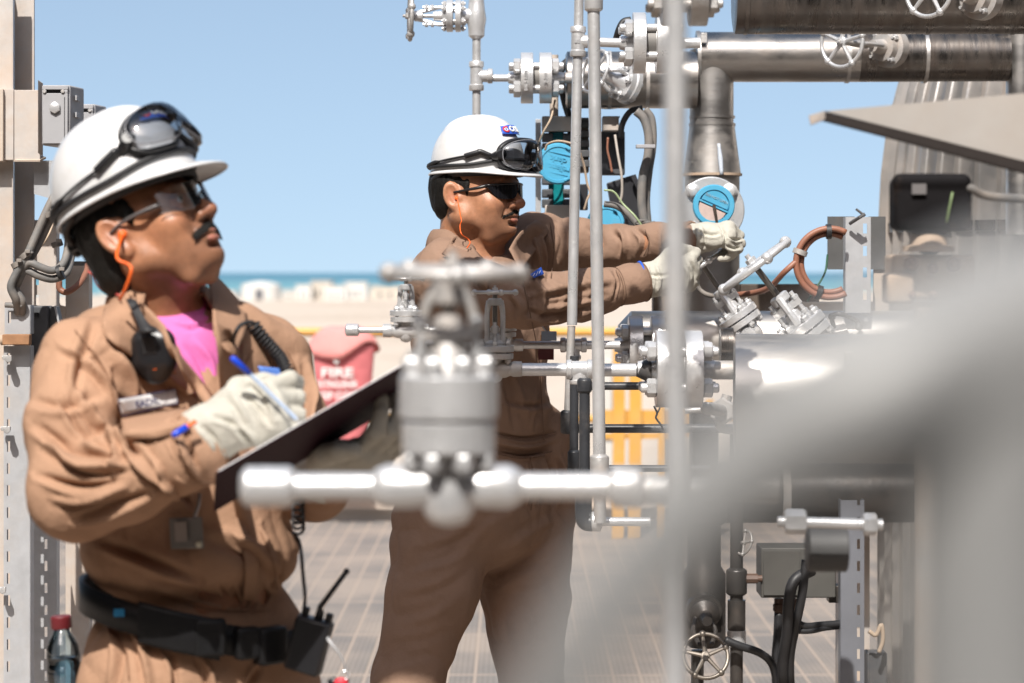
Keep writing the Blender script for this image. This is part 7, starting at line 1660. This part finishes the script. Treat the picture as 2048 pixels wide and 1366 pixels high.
# ------------------------------------------------------------ left column, enclosures, cables
Y = 5.75
def zc_(py, Y): return P(0, py, Y).z
lc = thing('steel_column', V((20 - 1024) / F * Y, Y, 0), 'dusty galvanised steel column standing at the left edge', 'column')
def vplate(parent, x0, x1, y0, y1, Yp, th, nm, mt, bevel=0.0008, toground=False):
    a = P(x0, y0, Yp); b = P(x1, y1, Yp); z0 = 0.0015 if toground else b.z
    m = MB(); m.box(((a.x + b.x) / 2, Yp + th / 2, (a.z + z0) / 2), (b.x - a.x, th, a.z - z0)); return m.build(nm, mt, parent, bevel=bevel)
vplate(lc, -40, 26, -80, 1400, Y - .02, .010, 'flange', GALV, toground=True)
vplate(lc, 28, 68, -80, 1400, Y + .09, .010, 'flange', GALV, toground=True)
m = MB(); a = P(24, -80, Y); m.box((a.x - .03, Y + .045, a.z / 2), (.009, .10, a.z)); m.build('web', GALV, lc)
br = thing('column_bracket', P(40, 322, Y - .06), 'dusty channel bracket bolted across the column behind the grey box', 'bracket')
vplate(br, -20, 6, 178, 322, Y - .07, .06, 'channel', STEEL_DUSTY); vplate(br, 6.5, 27, 178, 320, Y - .055, .03, 'channel', GALV); vplate(br, 26.5, 80, 180, 320, Y - .05, .012, 'plate', GALV)
m = MB(); m.prism([P(76, 160, Y - .07), P(84, 166, Y - .05), P(84, 312, Y - .05), P(76, 306, Y - .07)], (.0, .012, 0)); m.build('end_plate', STEEL_DUSTY, br)
m = MB(); m.prism([P(27, 320, Y - .055), P(80, 320, Y - .055), P(92, 314, Y - .02), P(70, 308, Y - .02)], (0, .001, -.004)); m.build('lower_lip', STEEL_DUSTY, br)
vp = thing('hanging_plate', P(88, 410, 5.72), 'grey flat plate hanging under the grey box behind the near worker\'s hard hat', 'plate')
m = MB(); m.prism([P(68, 321, 5.74), P(112, 321, 5.74), P(112, 400, 5.74), P(68, 388, 5.74)], (0, .005, 0)); m.build('plate', GALV_CLEAN, vp)
def jbox(name, label, x0, x1, y0, y1, Yf, dep, hexbolt, side=24):
    t = thing(name, P((x0 + x1) / 2, y1, Yf), label, 'junction box')
    a = P(x0, y0, Yf); b = P(x1, y1, Yf); w = b.x - a.x; h = a.z - b.z; cx = (a.x + b.x) / 2; cz = (a.z + b.z) / 2; sk = Vector((.16, 1, 0)).normalized()
    m = MB(); n = MB()
    q = [a, V(b.x, Yf, a.z), b, V(a.x, Yf, b.z)]; m.prism(q, sk * dep); m.build('box_body', BOXGREY, t, bevel=.004)
    # lid, proud, with a recessed hinge slot at the top
    sl0 = cz + h * .36; sl1 = cz + h * .42
    for nm, (xa, xb, za, zb) in (('lid', (a.x + .004, b.x - .004, b.z + .004, sl0)), ('lid_top', (a.x + .003, b.x - .003, sl1, a.z - .002)), ('lid_side', (a.x + .004, a.x + w * .10, sl0 + .0002, sl1 - .0002)), ('lid_side', (b.x - w * .20, b.x - .004, sl0 + .0002, sl1 - .0002))):
        m = MB(); m.box(((xa + xb) / 2, Yf - .004, (za + zb) / 2), (xb - xa, .008, zb - za)); m.build(nm, BOXGREY, t, bevel=.0012)
    m = MB(); m.box((cx - w * .05, Yf - .0008, (sl0 + sl1) / 2), (w * .66, .0016, sl1 - sl0 - .001)); m.build('hinge_slot', BLACK, t)
    for s in (-1, 1):
        m = MB(); m.cyl((cx - w * .05 + s * w * .32, Yf - .012, (sl0 + sl1) / 2), (cx - w * .05 + s * w * .32, Yf, (sl0 + sl1) / 2), .0045, seg=12, ch=.001); m.build('pin', SILVER_OLD, t)
    m = MB(); m.box((b.x - w * .17, Yf - .0088, cz - .01), (.0016, .0016, h * .74)); m.build('lid_groove', BOXDARK, t)
    if hexbolt: m = MB(); m.hex(V(cx, Yf - .008, cz + h * .12), V(cx, Yf - .016, cz + h * .12), .0135, ch=.1); m.build('hex_plug', SILVER, t)
    for k in range(3):
        m = MB(); p_ = V(b.x, Yf, 0) + sk * dep * .5; m.box((p_.x + .0015, p_.y, cz + h * (.3 - .28 * k)), (.004, dep * .5, .012)); m.build('side_rib', BOXGREY, t, bevel=.0008)
    return t
jbox('junction_box', 'grey junction box with a hexagonal plug, on the left column', 83, 140, 170, 291, 5.62, .10, True)
jbox('junction_box', 'smaller grey junction box behind, just above the near worker\'s hard hat', 150, 190, 208, 330, 6.0, .09, False)
gl = thing('cable_gland', P(160, 262, 5.9), 'tan ringed cable gland between the two grey junction boxes', 'cable gland')
m = MB(); m.cyl(P(152, 275, 5.85), P(161, 250, 5.85), .012); m.torus(P(160, 247, 5.84), V(.3, -1, .3), .010, .0025, 24, 8); m.build('gland_body', WIRE_TAN, gl, sharp=0)
# slotted struts
slotted('slotted_strut', 'light grey slotted strut bolted to the column at the far left, below the rusty clamp', 8, 60, 692, 1400, 5.56, [717 + 44.0 * k for k in range(16)], 1, GALV_CLEAN, slotx=17, sw=6.5, sh=21)
slotted('slotted_strut', 'second slotted strut, partly shaded, beside the near worker\'s elbow', 66, 112, 985, 1400, 5.75, [1000 + 44.0 * k for k in range(9)], 1, GALV_CLEAN, slotx=92, sw=6, sh=20)
slotted('slotted_strut', 'short slotted strut piece above the rusty clamp holding the cables', 10, 60, 610, 668, 5.56, [635], 1, GALV_CLEAN, slotx=19, sw=6, sh=22)
slotted('slotted_strut', 'shaded slotted strut behind the looped cables', 62, 112, 440, 640, 5.86, [470, 560, 600], 1, GALV, slotx=75, sw=6, sh=20)
t = thing('pipe_clamp', P(34, 690, 5.5), 'rust brown clamp band on the slotted strut at the far left', 'clamp')
m = MB(); m.box(P(34, 679, 5.53), (px(54, 5.53), .03, px(21, 5.53))); m.build('band', RUST, t, bevel=.002)
m = MB(); m.cyl(P(2, 680, 5.55), P(10, 680, 5.55), .012, seg=16); m.build('clamp_end', RUSTY, t)
for k, (x_, y_) in enumerate(((15, 715), (12, 857), (3, 1178))):
    t = thing('strut_bolt', P(x_, y_ + 6, 5.50), ['galvanised bolt just below the rusty clamp', 'galvanised bolt on the strut, second from the top', 'galvanised bolt low on the strut at the very left edge'][k], 'bolt', None)
    m = MB(); m.box(P(x_, y_, 5.535), (.020, .012, .010)); m.build('washer', SILVER_OLD, t, bevel=.001); m = MB(); m.hex(P(x_ + 2, y_ + 3, 5.53), P(x_ + 2, y_ + 3, 5.51), .0085); m.cyl(P(x_ - 10, y_ - 1, 5.535), P(x_ + 5, y_ - 1, 5.535), .0042, seg=10); m.build('bolt_head', SILVER_OLD, t)
# dark enclosure and grey post behind the near worker's shoulder
t = thing('dark_enclosure', P(90, 735, 5.7), 'dark grey enclosure with a sloping side behind the near worker\'s shoulder', 'junction box')
vplate(t, 61, 96, 612, 728, 5.64, .06, 'box_body', BOXDARK, .003); m = MB(); m.prism([P(98, 613, 5.66), P(110, 613, 5.66), P(134, 728, 5.66), P(98, 728, 5.66)], (0, .06, 0)); m.build('side_cover', BOXDARK, t, bevel=.002)
m = MB(); m.box(P(71, 629, 5.637), (px(14, 5.64), .004, px(8, 5.64))); m.build('slot', BLACK, t); m = MB(); m.box(P(80, 722, 5.632), (px(38, 5.63), .006, px(4, 5.63))); m.build('lower_trim', SILVER_OLD, t); m = MB(); m.prism([P(108, 612, 5.65), P(112, 611, 5.65), P(138, 728, 5.65), P(134, 729, 5.65)], (0, .004, 0)); m.build('edge_trim', GALV_CLEAN, t)
t = thing('grey_post', V((152 - 1024) / F * 6.0, 6.0, 0), 'grey steel post with a curved gusset behind the near worker\'s neck', 'post')
vplate(t, 131, 178, 528, 700, 6.0, .05, 'post_body', GALV, toground=True)
m = MB(); q = [P(95, 560, 5.98), P(112, 560, 5.98), P(116, 600, 5.98), P(120, 610, 5.98), P(131, 613, 5.98), P(131, 700, 5.98), P(95, 700, 5.98)]; m.prism(q, (0, .008, 0)); m.build('gusset', STEEL_DUSTY, t)
m = MB(); m.box(P(150, 527, 5.95), (px(96, 5.95), .03, px(9, 5.95))); m.build('cap_plate', BOXDARK, t, bevel=.001)
t = thing('hanging_plate', P(95, 530, 5.9), 'dusty tan angle plate behind the bundled cables', 'plate')
m = MB(); m.prism([P(62, 520, 5.92), P(66, 470, 5.92), P(100, 450, 5.92), P(111, 440, 5.92), P(111, 530, 5.92)], (0, .005, 0)); m.build('plate', STEEL_DUSTY, t)
# bundled cables
def cab(label, pts, r, mt=CABLE, name='cable_bundle', grp='grey cables tied in bundles on the left column'):
    t = thing(name, P(pts[-1][0], pts[-1][1], pts[-1][2]), label, 'cable', grp)
    m = MB(); m.tube([P(*p) for p in pts], r, 12, smooth=7); m.build('cable', mt, t, sharp=0); return t
c1 = cab('grey cable running from the hard hat down to the strut, leftmost of the bundle', [(112, 385, 5.55), (94, 420, 5.54), (72, 470, 5.53), (52, 515, 5.52), (30, 552, 5.52), (22, 575, 5.52), (32, 600, 5.53), (36, 625, 5.56)], .0095)
c2 = cab('grey cable beside the leftmost one, curling under the tie at the strut', [(118, 405, 5.57), (100, 440, 5.56), (76, 490, 5.55), (58, 520, 5.54), (36, 555, 5.54), (32, 580, 5.54), (44, 602, 5.54), (44, 626, 5.56)], .0095)
c3 = cab('grey cable looping right in a low curve, upper of two', [(40, 545, 5.53), (58, 526, 5.52), (80, 534, 5.52), (104, 541, 5.53), (124, 530, 5.55), (134, 505, 5.58), (138, 470, 5.62)], .0090)
c4 = cab('grey cable looping right in a low curve, lower of two', [(34, 570, 5.54), (50, 542, 5.53), (78, 552, 5.53), (106, 558, 5.54), (132, 546, 5.56), (142, 515, 5.60), (146, 480, 5.64)], .0090)
c5 = cab('orange-brown cable hooking up beside the grey post', [(118, 562, 5.60), (120, 578, 5.60), (134, 584, 5.60), (156, 570, 5.62), (172, 546, 5.66), (176, 530, 5.70)], .0075, HOSE_BROWN, 'orange_cable', None)
c6 = cab('tan wires arching behind the cable ties', [(66, 505, 5.62), (84, 490, 5.62), (98, 468, 5.62), (108, 440, 5.64)], .0028, WIRE_TAN, 'tan_wire', None)
for k, (q, d, r_) in enumerate((((50, 510, 5.52), (1, .75, 0), .017), ((33, 528, 5.52), (1, 1.2, 0), .014), ((100, 428, 5.54), (.55, 1, 0), .017), ((118, 545, 5.535), (1, -.4, 0), .017), ((22 + 90, 488, 5.6), (.3, 1, 0), .012))):
    dv = V(d[0] * .6, 0, -d[1]).normalized() if k < 3 else V(d[0], 0, -d[1]).normalized(); p_ = P(*q)
    t = thing('cable_tie', p_, ['wide grey cable tie with a lug on the left cable bundle', 'thin grey tie below the wide one on the left bundle', 'wide tie round the cables close to the hard hat', 'dark tie round the two looping cables', 'small pale tie cluster behind the hard hat'][k], 'cable tie')
    m = MB(); m.lathe(p_ - dv * .006 + V(.002, .004, 0), dv, [(0, r_), (.0005, r_ + .0012), (.012, r_ + .0012), (.0125, r_)], 20); m.build('band', CABLE if k != 3 else CABLE_BLACK, t)
    x_, y_, _ = frame(dv); m = MB(); m.box(p_ + V(.010, -.018, .008), (.012, .008, .008)); m.build('lug', CABLE, t, bevel=.001)
t = thing('strut_bar', P(30, 612, 5.54), 'small dark round bar across the strut under the cable ends', 'bar')
m = MB(); m.cyl(P(10, 610, 5.54), P(45, 611, 5.54), .0065, seg=14, ch=.001); m.build('bar', CABLE, t)
# ------------------------------------------------------------ instruments behind the far worker's head
def cover(label, c, Yc, r, ax=(0.05, -1, 0.02), text=True, rot=12):
    t = thing('transmitter', P(c[0], c[1] + r, Yc), label, 'transmitter'); ax = Vector(ax).normalized(); k = px(r, Yc); o = P(*c, Yc)
    m = MB(); m.lathe(o - ax * .07, ax, [(0, k * .8), (.02, k * .98), (.055, k * 1.0), (.056, k * 1.06), (.068, k * 1.06), (.071, k * 1.0), (.0715, k * .86), (.069, k * .84), (.0688, 0.0001)], 56); m.build('cover', BLUECAP, t)
    x_ = V(math.cos(R(rot)), 0, -math.sin(R(rot))); z_ = V(math.sin(R(rot)), 0, math.cos(R(rot)))
    for a in (70, 190, 310):
        q = o + ax * .0015 + (x_ * math.cos(R(a)) + z_ * math.sin(R(a))) * k * .93; m = MB(); tn = (-x_ * math.sin(R(a)) + z_ * math.cos(R(a))); m.box(q, (k * .26, k * .10, .004), (tn, ax.cross(tn).normalized(), ax)); m.build('lug', BLUECAP, t, bevel=.0008)
    if text:
        for i, wd_ in enumerate(('reliance', 'clark')):
            text_mesh(wd_, k * .42, o - ax * .0006 + z_ * k * (-.02 - .20 + .42 * (1 - i)) * -1, -x_, -z_, BLUECAP, t, 'raised_lettering', depth=.0014, bold=.0006)
        for s in (-1, 1): m = MB(); m.bar(o - ax * .0004 + z_ * s * k * .52 - x_ * k * .62, o - ax * .0004 + z_ * s * k * .52 + x_ * k * .62, .0016, .0022, ax); m.build('rule', BLUECAP, t)
    return t
Y = 6.15
cover('round blue transmitter cover with raised lettering beside the far worker\'s goggles', (1116, 327), Y, 39)
t3 = cover('blue transmitter housing hanging under the dull clad pipe', (1222, 208), Y + .15, 32, (.05, -.25, -1), False)
cover('round blue transmitter cover low behind the far worker\'s shoulder', (1212, 448), Y - .05, 36, (.1, -1, .1), False)
lg = thing('level_gauge', P(1100, 480, Y + .2), 'level gauge with teal glass and dark clamp blocks behind the blue cover', 'level gauge')
vplate(lg, 1071, 1082, 238, 520, Y + .22, .01, 'back_plate', GALV_CLEAN); vplate(lg, 1084, 1150, 232, 262, Y + .14, .06, 'top_block', GALV, .003)
for k, y0 in enumerate((266, 286, 352, 378, 398)): vplate(lg, 1084, 1106, y0, y0 + 17, Y + .16, .05, 'clamp_block', BOXDARK, .003); vplate(lg, 1126, 1150, y0, y0 + 17, Y + .16, .05, 'clamp_block', BOXDARK, .003)
vplate(lg, 1097, 1128, 264, 410, Y + .175, .03, 'gauge_glass', TEAL, .002); vplate(lg, 1090, 1140, 410, 440, Y + .15, .05, 'bottom_block', GALV, .003)
m = MB(); m.tube([P(1108, 110, Y + .2), P(1108, 232, Y + .2)], px(9, Y), 20); m.build('stand_pipe', STEEL_DUSTY, lg)
vplate(lg, 1182, 1250, 262, 350, Y + .2, .04, 'side_block', BOXDARK, .004); vplate(lg, 1158, 1178, 235, 345, Y + .2, .05, 'side_rail', GALV, .003); vplate(lg, 1205, 1238, 232, 262, Y + .12, .05, 'side_block', GALV, .003)
for k in range(5): vplate(lg, 1158, 1180, 240 + 20 * k, 254 + 20 * k, Y + .17, .03, 'clamp_block', BOXDARK, .002)
bgm = mat('black sheet', (.022, .022, .026), .45, noise=.2, nscale=10)
t = thing('black_cover_sheet', P(1260, 460, Y + .1), 'black folded cover sheet standing behind the far worker\'s arm', 'cover')
m = MB(); m.prism([P(1214, 366, Y + .1), P(1268, 349, Y + .12), P(1278, 372, Y + .12), P(1280, 500, Y + .1), P(1238, 500, Y + .1)], (0, .05, 0)); m.build('sheet', bgm, t, bevel=.002); m = MB(); m.prism([P(1262, 352, Y + .08), P(1271, 348, Y + .10), P(1282, 374, Y + .10), P(1280, 392, Y + .08)], (0, .012, 0)); m.build('folded_corner', bgm, t, bevel=.001); vplate(t, 1160, 1176, 368, 420, Y + .1, .04, 'side_fold', bgm, .002)
def wires(label, name, cat, pts, r, mt, grp=None):
    t = thing(name, P(*pts[-1]), label, cat, grp); m = MB(); m.tube([P(*p) for p in pts], r, 10, smooth=7); m.build('run', mt, t, sharp=0); return t
wires('thick dusty conduit hanging from the dull clad pipe down to the far arm', 'conduit', 'conduit', [(1272, 222, 6.1), (1288, 238, 6.1), (1297, 270, 6.1), (1296, 310, 6.1), (1286, 350, 6.1), (1283, 400, 6.1), (1288, 440, 6.1), (1296, 462, 6.1)], .0115, CABLE)
wires('second dusty conduit hanging close beside the thick one', 'conduit', 'conduit', [(1290, 218, 6.13), (1304, 240, 6.13), (1306, 290, 6.13), (1298, 345, 6.13), (1293, 400, 6.13), (1297, 455, 6.13)], .0095, CABLE)
wires('dark cable arching left from under the dull clad pipe', 'cable', 'cable', [(1285, 216, 6.16), (1262, 222, 6.16), (1246, 245, 6.16), (1240, 275, 6.18)], .0080, CABLE_BLACK)
wires('dark cable curving over the flange joint near the top', 'cable', 'cable', [(1262, 40, 5.6), (1247, 44, 5.6), (1238, 60, 5.6), (1232, 80, 5.62)], .0085, CABLE_BLACK)
wires('dark cable dropping behind the flange joint above the blue cover', 'cable', 'cable', [(1140, 118, 6.3), (1124, 135, 6.3), (1122, 165, 6.3), (1130, 205, 6.3), (1140, 240, 6.32), (1143, 275, 6.34)], .0100, CABLE_BLACK)
wires('grey conduit running low behind the far arm toward the tied wires', 'conduit', 'conduit', [(1208, 408, 6.05), (1232, 412, 6.05), (1256, 428, 6.05), (1276, 452, 6.05), (1292, 466, 6.05)], .0085, CABLE)
wires('green and yellow earth wire sagging across the black sheet', 'earth_wire', 'wire', [(1208, 380, 6.02), (1228, 384, 6.02), (1246, 408, 6.02), (1268, 430, 6.0), (1284, 452, 6.0)], .0026, mat('pale green wire', (.32, .40, .22), .5))
wires('tan wire dangling between the two thin tubes', 'tan_wire', 'wire', [(1160, 305, 6.0), (1168, 330, 6.0), (1174, 365, 6.0), (1180, 385, 6.0), (1174, 400, 6.0), (1168, 420, 6.0)], .0030, WIRE_TAN)
wires('tan wire looping over the blue cover', 'tan_wire', 'wire', [(1090, 300, 6.05), (1096, 288, 6.04), (1116, 282, 6.02), (1140, 286, 6.02), (1150, 292, 6.02)], .0028, WIRE_TAN)
wires('tan wire slanting down at the top of the level gauge', 'tan_wire', 'wire', [(1078, 285, 6.2), (1088, 262, 6.18), (1102, 236, 6.18), (1110, 200, 6.2)], .0026, WIRE_TAN)
wires('long grey-white wire falling from the blue housing past the black sheet', 'grey_wire', 'wire', [(1230, 270, 6.08), (1236, 310, 6.06), (1243, 350, 6.05), (1244, 385, 6.05), (1240, 405, 6.05)], .0034, mat('dusty pale wire', (.38, .34, .30), .6))
wires('brown wire left of the long grey-white wire', 'brown_wire', 'wire', [(1216, 275, 6.1), (1215, 300, 6.1), (1220, 322, 6.1), (1224, 345, 6.1)], .0030, HOSE_BROWN)
t = thing('tie_knot', P(1290, 470, 6.0), 'tangled knot of grey ties where the conduits meet the far arm', 'cable tie')
m = MB(); rnd = random.Random(9)
for k in range(9):
    a = rnd.uniform(0, 6); m.torus(P(1290 + rnd.uniform(-6, 6), 452 + rnd.uniform(-8, 8), 6.04), V(rnd.uniform(-.4, .4), rnd.uniform(-.4, .4), 1), .019, .0018, 20, 5)
m.build('ties', CABLE, t, sharp=0)
t = thing('conduit_clip', P(1292, 298, 6.05), 'flat grey clip bar across the hanging conduits', 'clip')
m = MB(); m.box(P(1291, 293, 6.05), (px(38, 6.05), .03, px(7, 6.05))); m.build('bar', BOXGREY, t, bevel=.001)
# ------------------------------------------------------------ machinery at the lower right, shade painted into its dark colours
Y = 5.9
DKM = mat('machinery with painted shade', (.075, .072, .07), .4, .6, noise=.25, nscale=14, bump=.3, bscale=60, dirt=(.12, .09, .07), dirt_amt=.5, dscale=9)  # shade under the clad pipe put into the dark base, dirt on top
t = thing('vertical_valve', V((1411 - 1024) / F * Y, Y, 0), 'valve body dark with painted shade and a rusty handwheel low between the blurred pipes', 'valve')
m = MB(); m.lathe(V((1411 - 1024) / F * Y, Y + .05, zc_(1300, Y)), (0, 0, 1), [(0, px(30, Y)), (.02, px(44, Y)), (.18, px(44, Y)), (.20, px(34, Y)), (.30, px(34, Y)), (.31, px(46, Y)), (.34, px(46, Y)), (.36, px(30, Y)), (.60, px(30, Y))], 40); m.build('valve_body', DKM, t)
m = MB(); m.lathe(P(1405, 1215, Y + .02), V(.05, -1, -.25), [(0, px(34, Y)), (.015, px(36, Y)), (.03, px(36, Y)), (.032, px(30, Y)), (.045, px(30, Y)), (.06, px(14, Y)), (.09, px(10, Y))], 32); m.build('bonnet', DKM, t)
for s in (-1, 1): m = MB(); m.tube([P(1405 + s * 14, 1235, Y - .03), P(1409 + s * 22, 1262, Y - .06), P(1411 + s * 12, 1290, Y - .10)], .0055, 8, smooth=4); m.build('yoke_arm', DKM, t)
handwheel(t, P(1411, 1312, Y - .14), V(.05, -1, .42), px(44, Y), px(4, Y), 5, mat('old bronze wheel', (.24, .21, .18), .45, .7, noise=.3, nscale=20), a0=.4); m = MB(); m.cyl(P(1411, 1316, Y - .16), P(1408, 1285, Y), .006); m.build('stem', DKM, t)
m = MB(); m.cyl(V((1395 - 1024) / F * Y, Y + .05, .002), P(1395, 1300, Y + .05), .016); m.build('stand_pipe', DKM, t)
t = thing('lower_pipe', V((1473 - 1024) / F * Y, Y, 0), 'dark vertical pipe with a fitting and one silver sleeve for a sunlit band, left of the dark box', 'pipe')
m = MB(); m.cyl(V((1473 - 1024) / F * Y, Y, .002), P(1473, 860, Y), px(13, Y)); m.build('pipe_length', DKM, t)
coupling(t, P(1473, 1192, Y), P(1473, 1135, Y), px(21, Y), px(13, Y), DKM); m = MB(); m.cyl(P(1473, 1278, Y), P(1473, 1200, Y), px(18, Y)); m.build('sleeve', DKM, t); m = MB(); m.cyl(P(1473, 1292, Y), P(1473, 1260, Y), px(19, Y)); m.build('sunlit_band', SILVER, t)  # silver sleeve stands in for a sunlit band on the dark pipe
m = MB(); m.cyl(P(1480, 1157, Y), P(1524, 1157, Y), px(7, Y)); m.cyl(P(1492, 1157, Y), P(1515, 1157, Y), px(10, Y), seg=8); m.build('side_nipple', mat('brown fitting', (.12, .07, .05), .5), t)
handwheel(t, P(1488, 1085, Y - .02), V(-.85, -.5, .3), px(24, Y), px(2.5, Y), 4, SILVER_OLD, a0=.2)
t = thing('control_box', P(1600, 1200, Y), 'square control box, dark with painted shade, hanging under the clad pipe', 'junction box')
vplate(t, 1522, 1672, 1096, 1196, Y, .12, 'box_body', mat('box paint with painted shade', (.085, .082, .075), .6, noise=.15, nscale=8), .003); vplate(t, 1527, 1600, 1101, 1191, Y - .004, .0038, 'door', MATS['box paint with painted shade'], .001); vplate(t, 1658, 1684, 1172, 1206, Y + .02, .05, 'mounting_foot', DKM, .002)  # box colour darkened to hold the shade of the big pipe
for xx, r_ in ((1558, .012), (1588, .009)): m = MB(); m.lathe(P(xx, 1197, Y + .05), (0, 0, -1), [(0, r_), (.012, r_), (.014, r_ * 1.25), (.03, r_ * 1.25), (.032, r_), (.05, r_ * .9)], 12); m.build('gland', mat('brown fitting', (.12, .07, .05), .5), t)
for lab, pts, r_ in (('thick black cable hanging straight under the dark control box, left of three', [(1558, 1225, 5.95), (1556, 1270, 5.95), (1552, 1330, 5.95), (1556, 1420, 5.95)], .012), ('thick black cable curving down from the clad pipe in front of the control box', [(1625, 1140, 5.82), (1590, 1160, 5.80), (1578, 1200, 5.80), (1575, 1260, 5.82), (1566, 1330, 5.86), (1570, 1420, 5.9)], .014),
                     ('third black cable slanting from the control box to the bundle', [(1612, 1120, 5.80), (1604, 1190, 5.80), (1592, 1250, 5.82), (1580, 1320, 5.86), (1584, 1420, 5.9)], .011), ('black cable curving left from the bundle to the dark vertical pipe', [(1450, 1280, 5.85), (1480, 1292, 5.85), (1520, 1306, 5.86), (1545, 1330, 5.88), (1556, 1380, 5.9)], .010), ('black cable running right from the bundle to the slotted strut', [(1582, 1238, 5.83), (1610, 1252, 5.84), (1645, 1250, 5.86), (1685, 1247, 5.88)], .009), ('lower black cable running right from the bundle to the slotted strut', [(1584, 1262, 5.83), (1620, 1262, 5.84), (1650, 1256, 5.86), (1690, 1252, 5.9)], .007)):
    wires(lab, 'black_cable', 'cable', pts, r_, CABLE_BLACK, 'black cables at the lower right')
slotted('slotted_strut', 'tall blue-grey slotted strut standing at the lower right behind the blurred pipe', 1682, 1728, 1000, 1400, 5.85, [1000 + 44 * k for k in range(9)], 1, mat('strut with painted shade', (.22, .23, .26), .5, .4, noise=.1), slotx=1717, sw=6, sh=20)  # strut colour dimmed to carry the shade below the big pipe
wires('tan flexible tube looping right of the lower strut', 'flexible_tube', 'tube', [(1738, 1262, 5.9), (1752, 1270, 5.9), (1763, 1250, 5.9), (1766, 1280, 5.9), (1758, 1305, 5.9)], .0055, WIRE_TAN)
t = thing('low_enclosure', P(1755, 1400, 5.95), 'small dark enclosure low beside the slotted strut', 'junction box'); vplate(t, 1735, 1775, 1306, 1400, 5.95, .06, 'box_body', BOXDARK, .003); vplate(t, 1739, 1771, 1311, 1398, 5.946, .0038, 'door', BOXDARK, .001)
# handrail post stubs of the pipe support, carrying the big pipes
ps = thing('pipe_support', V((1560 - 1024) / F * 6.35, 6.35, 0), 'steel frame carrying the horizontal clad pipes, mostly hidden behind them', 'pipe support')
for x_ in (1705, 1900): m = MB(); a = P(x_, 640, 6.4); m.box((a.x, 6.4, a.z / 2), (.08, .08, a.z)); m.build('leg', GALV, ps)
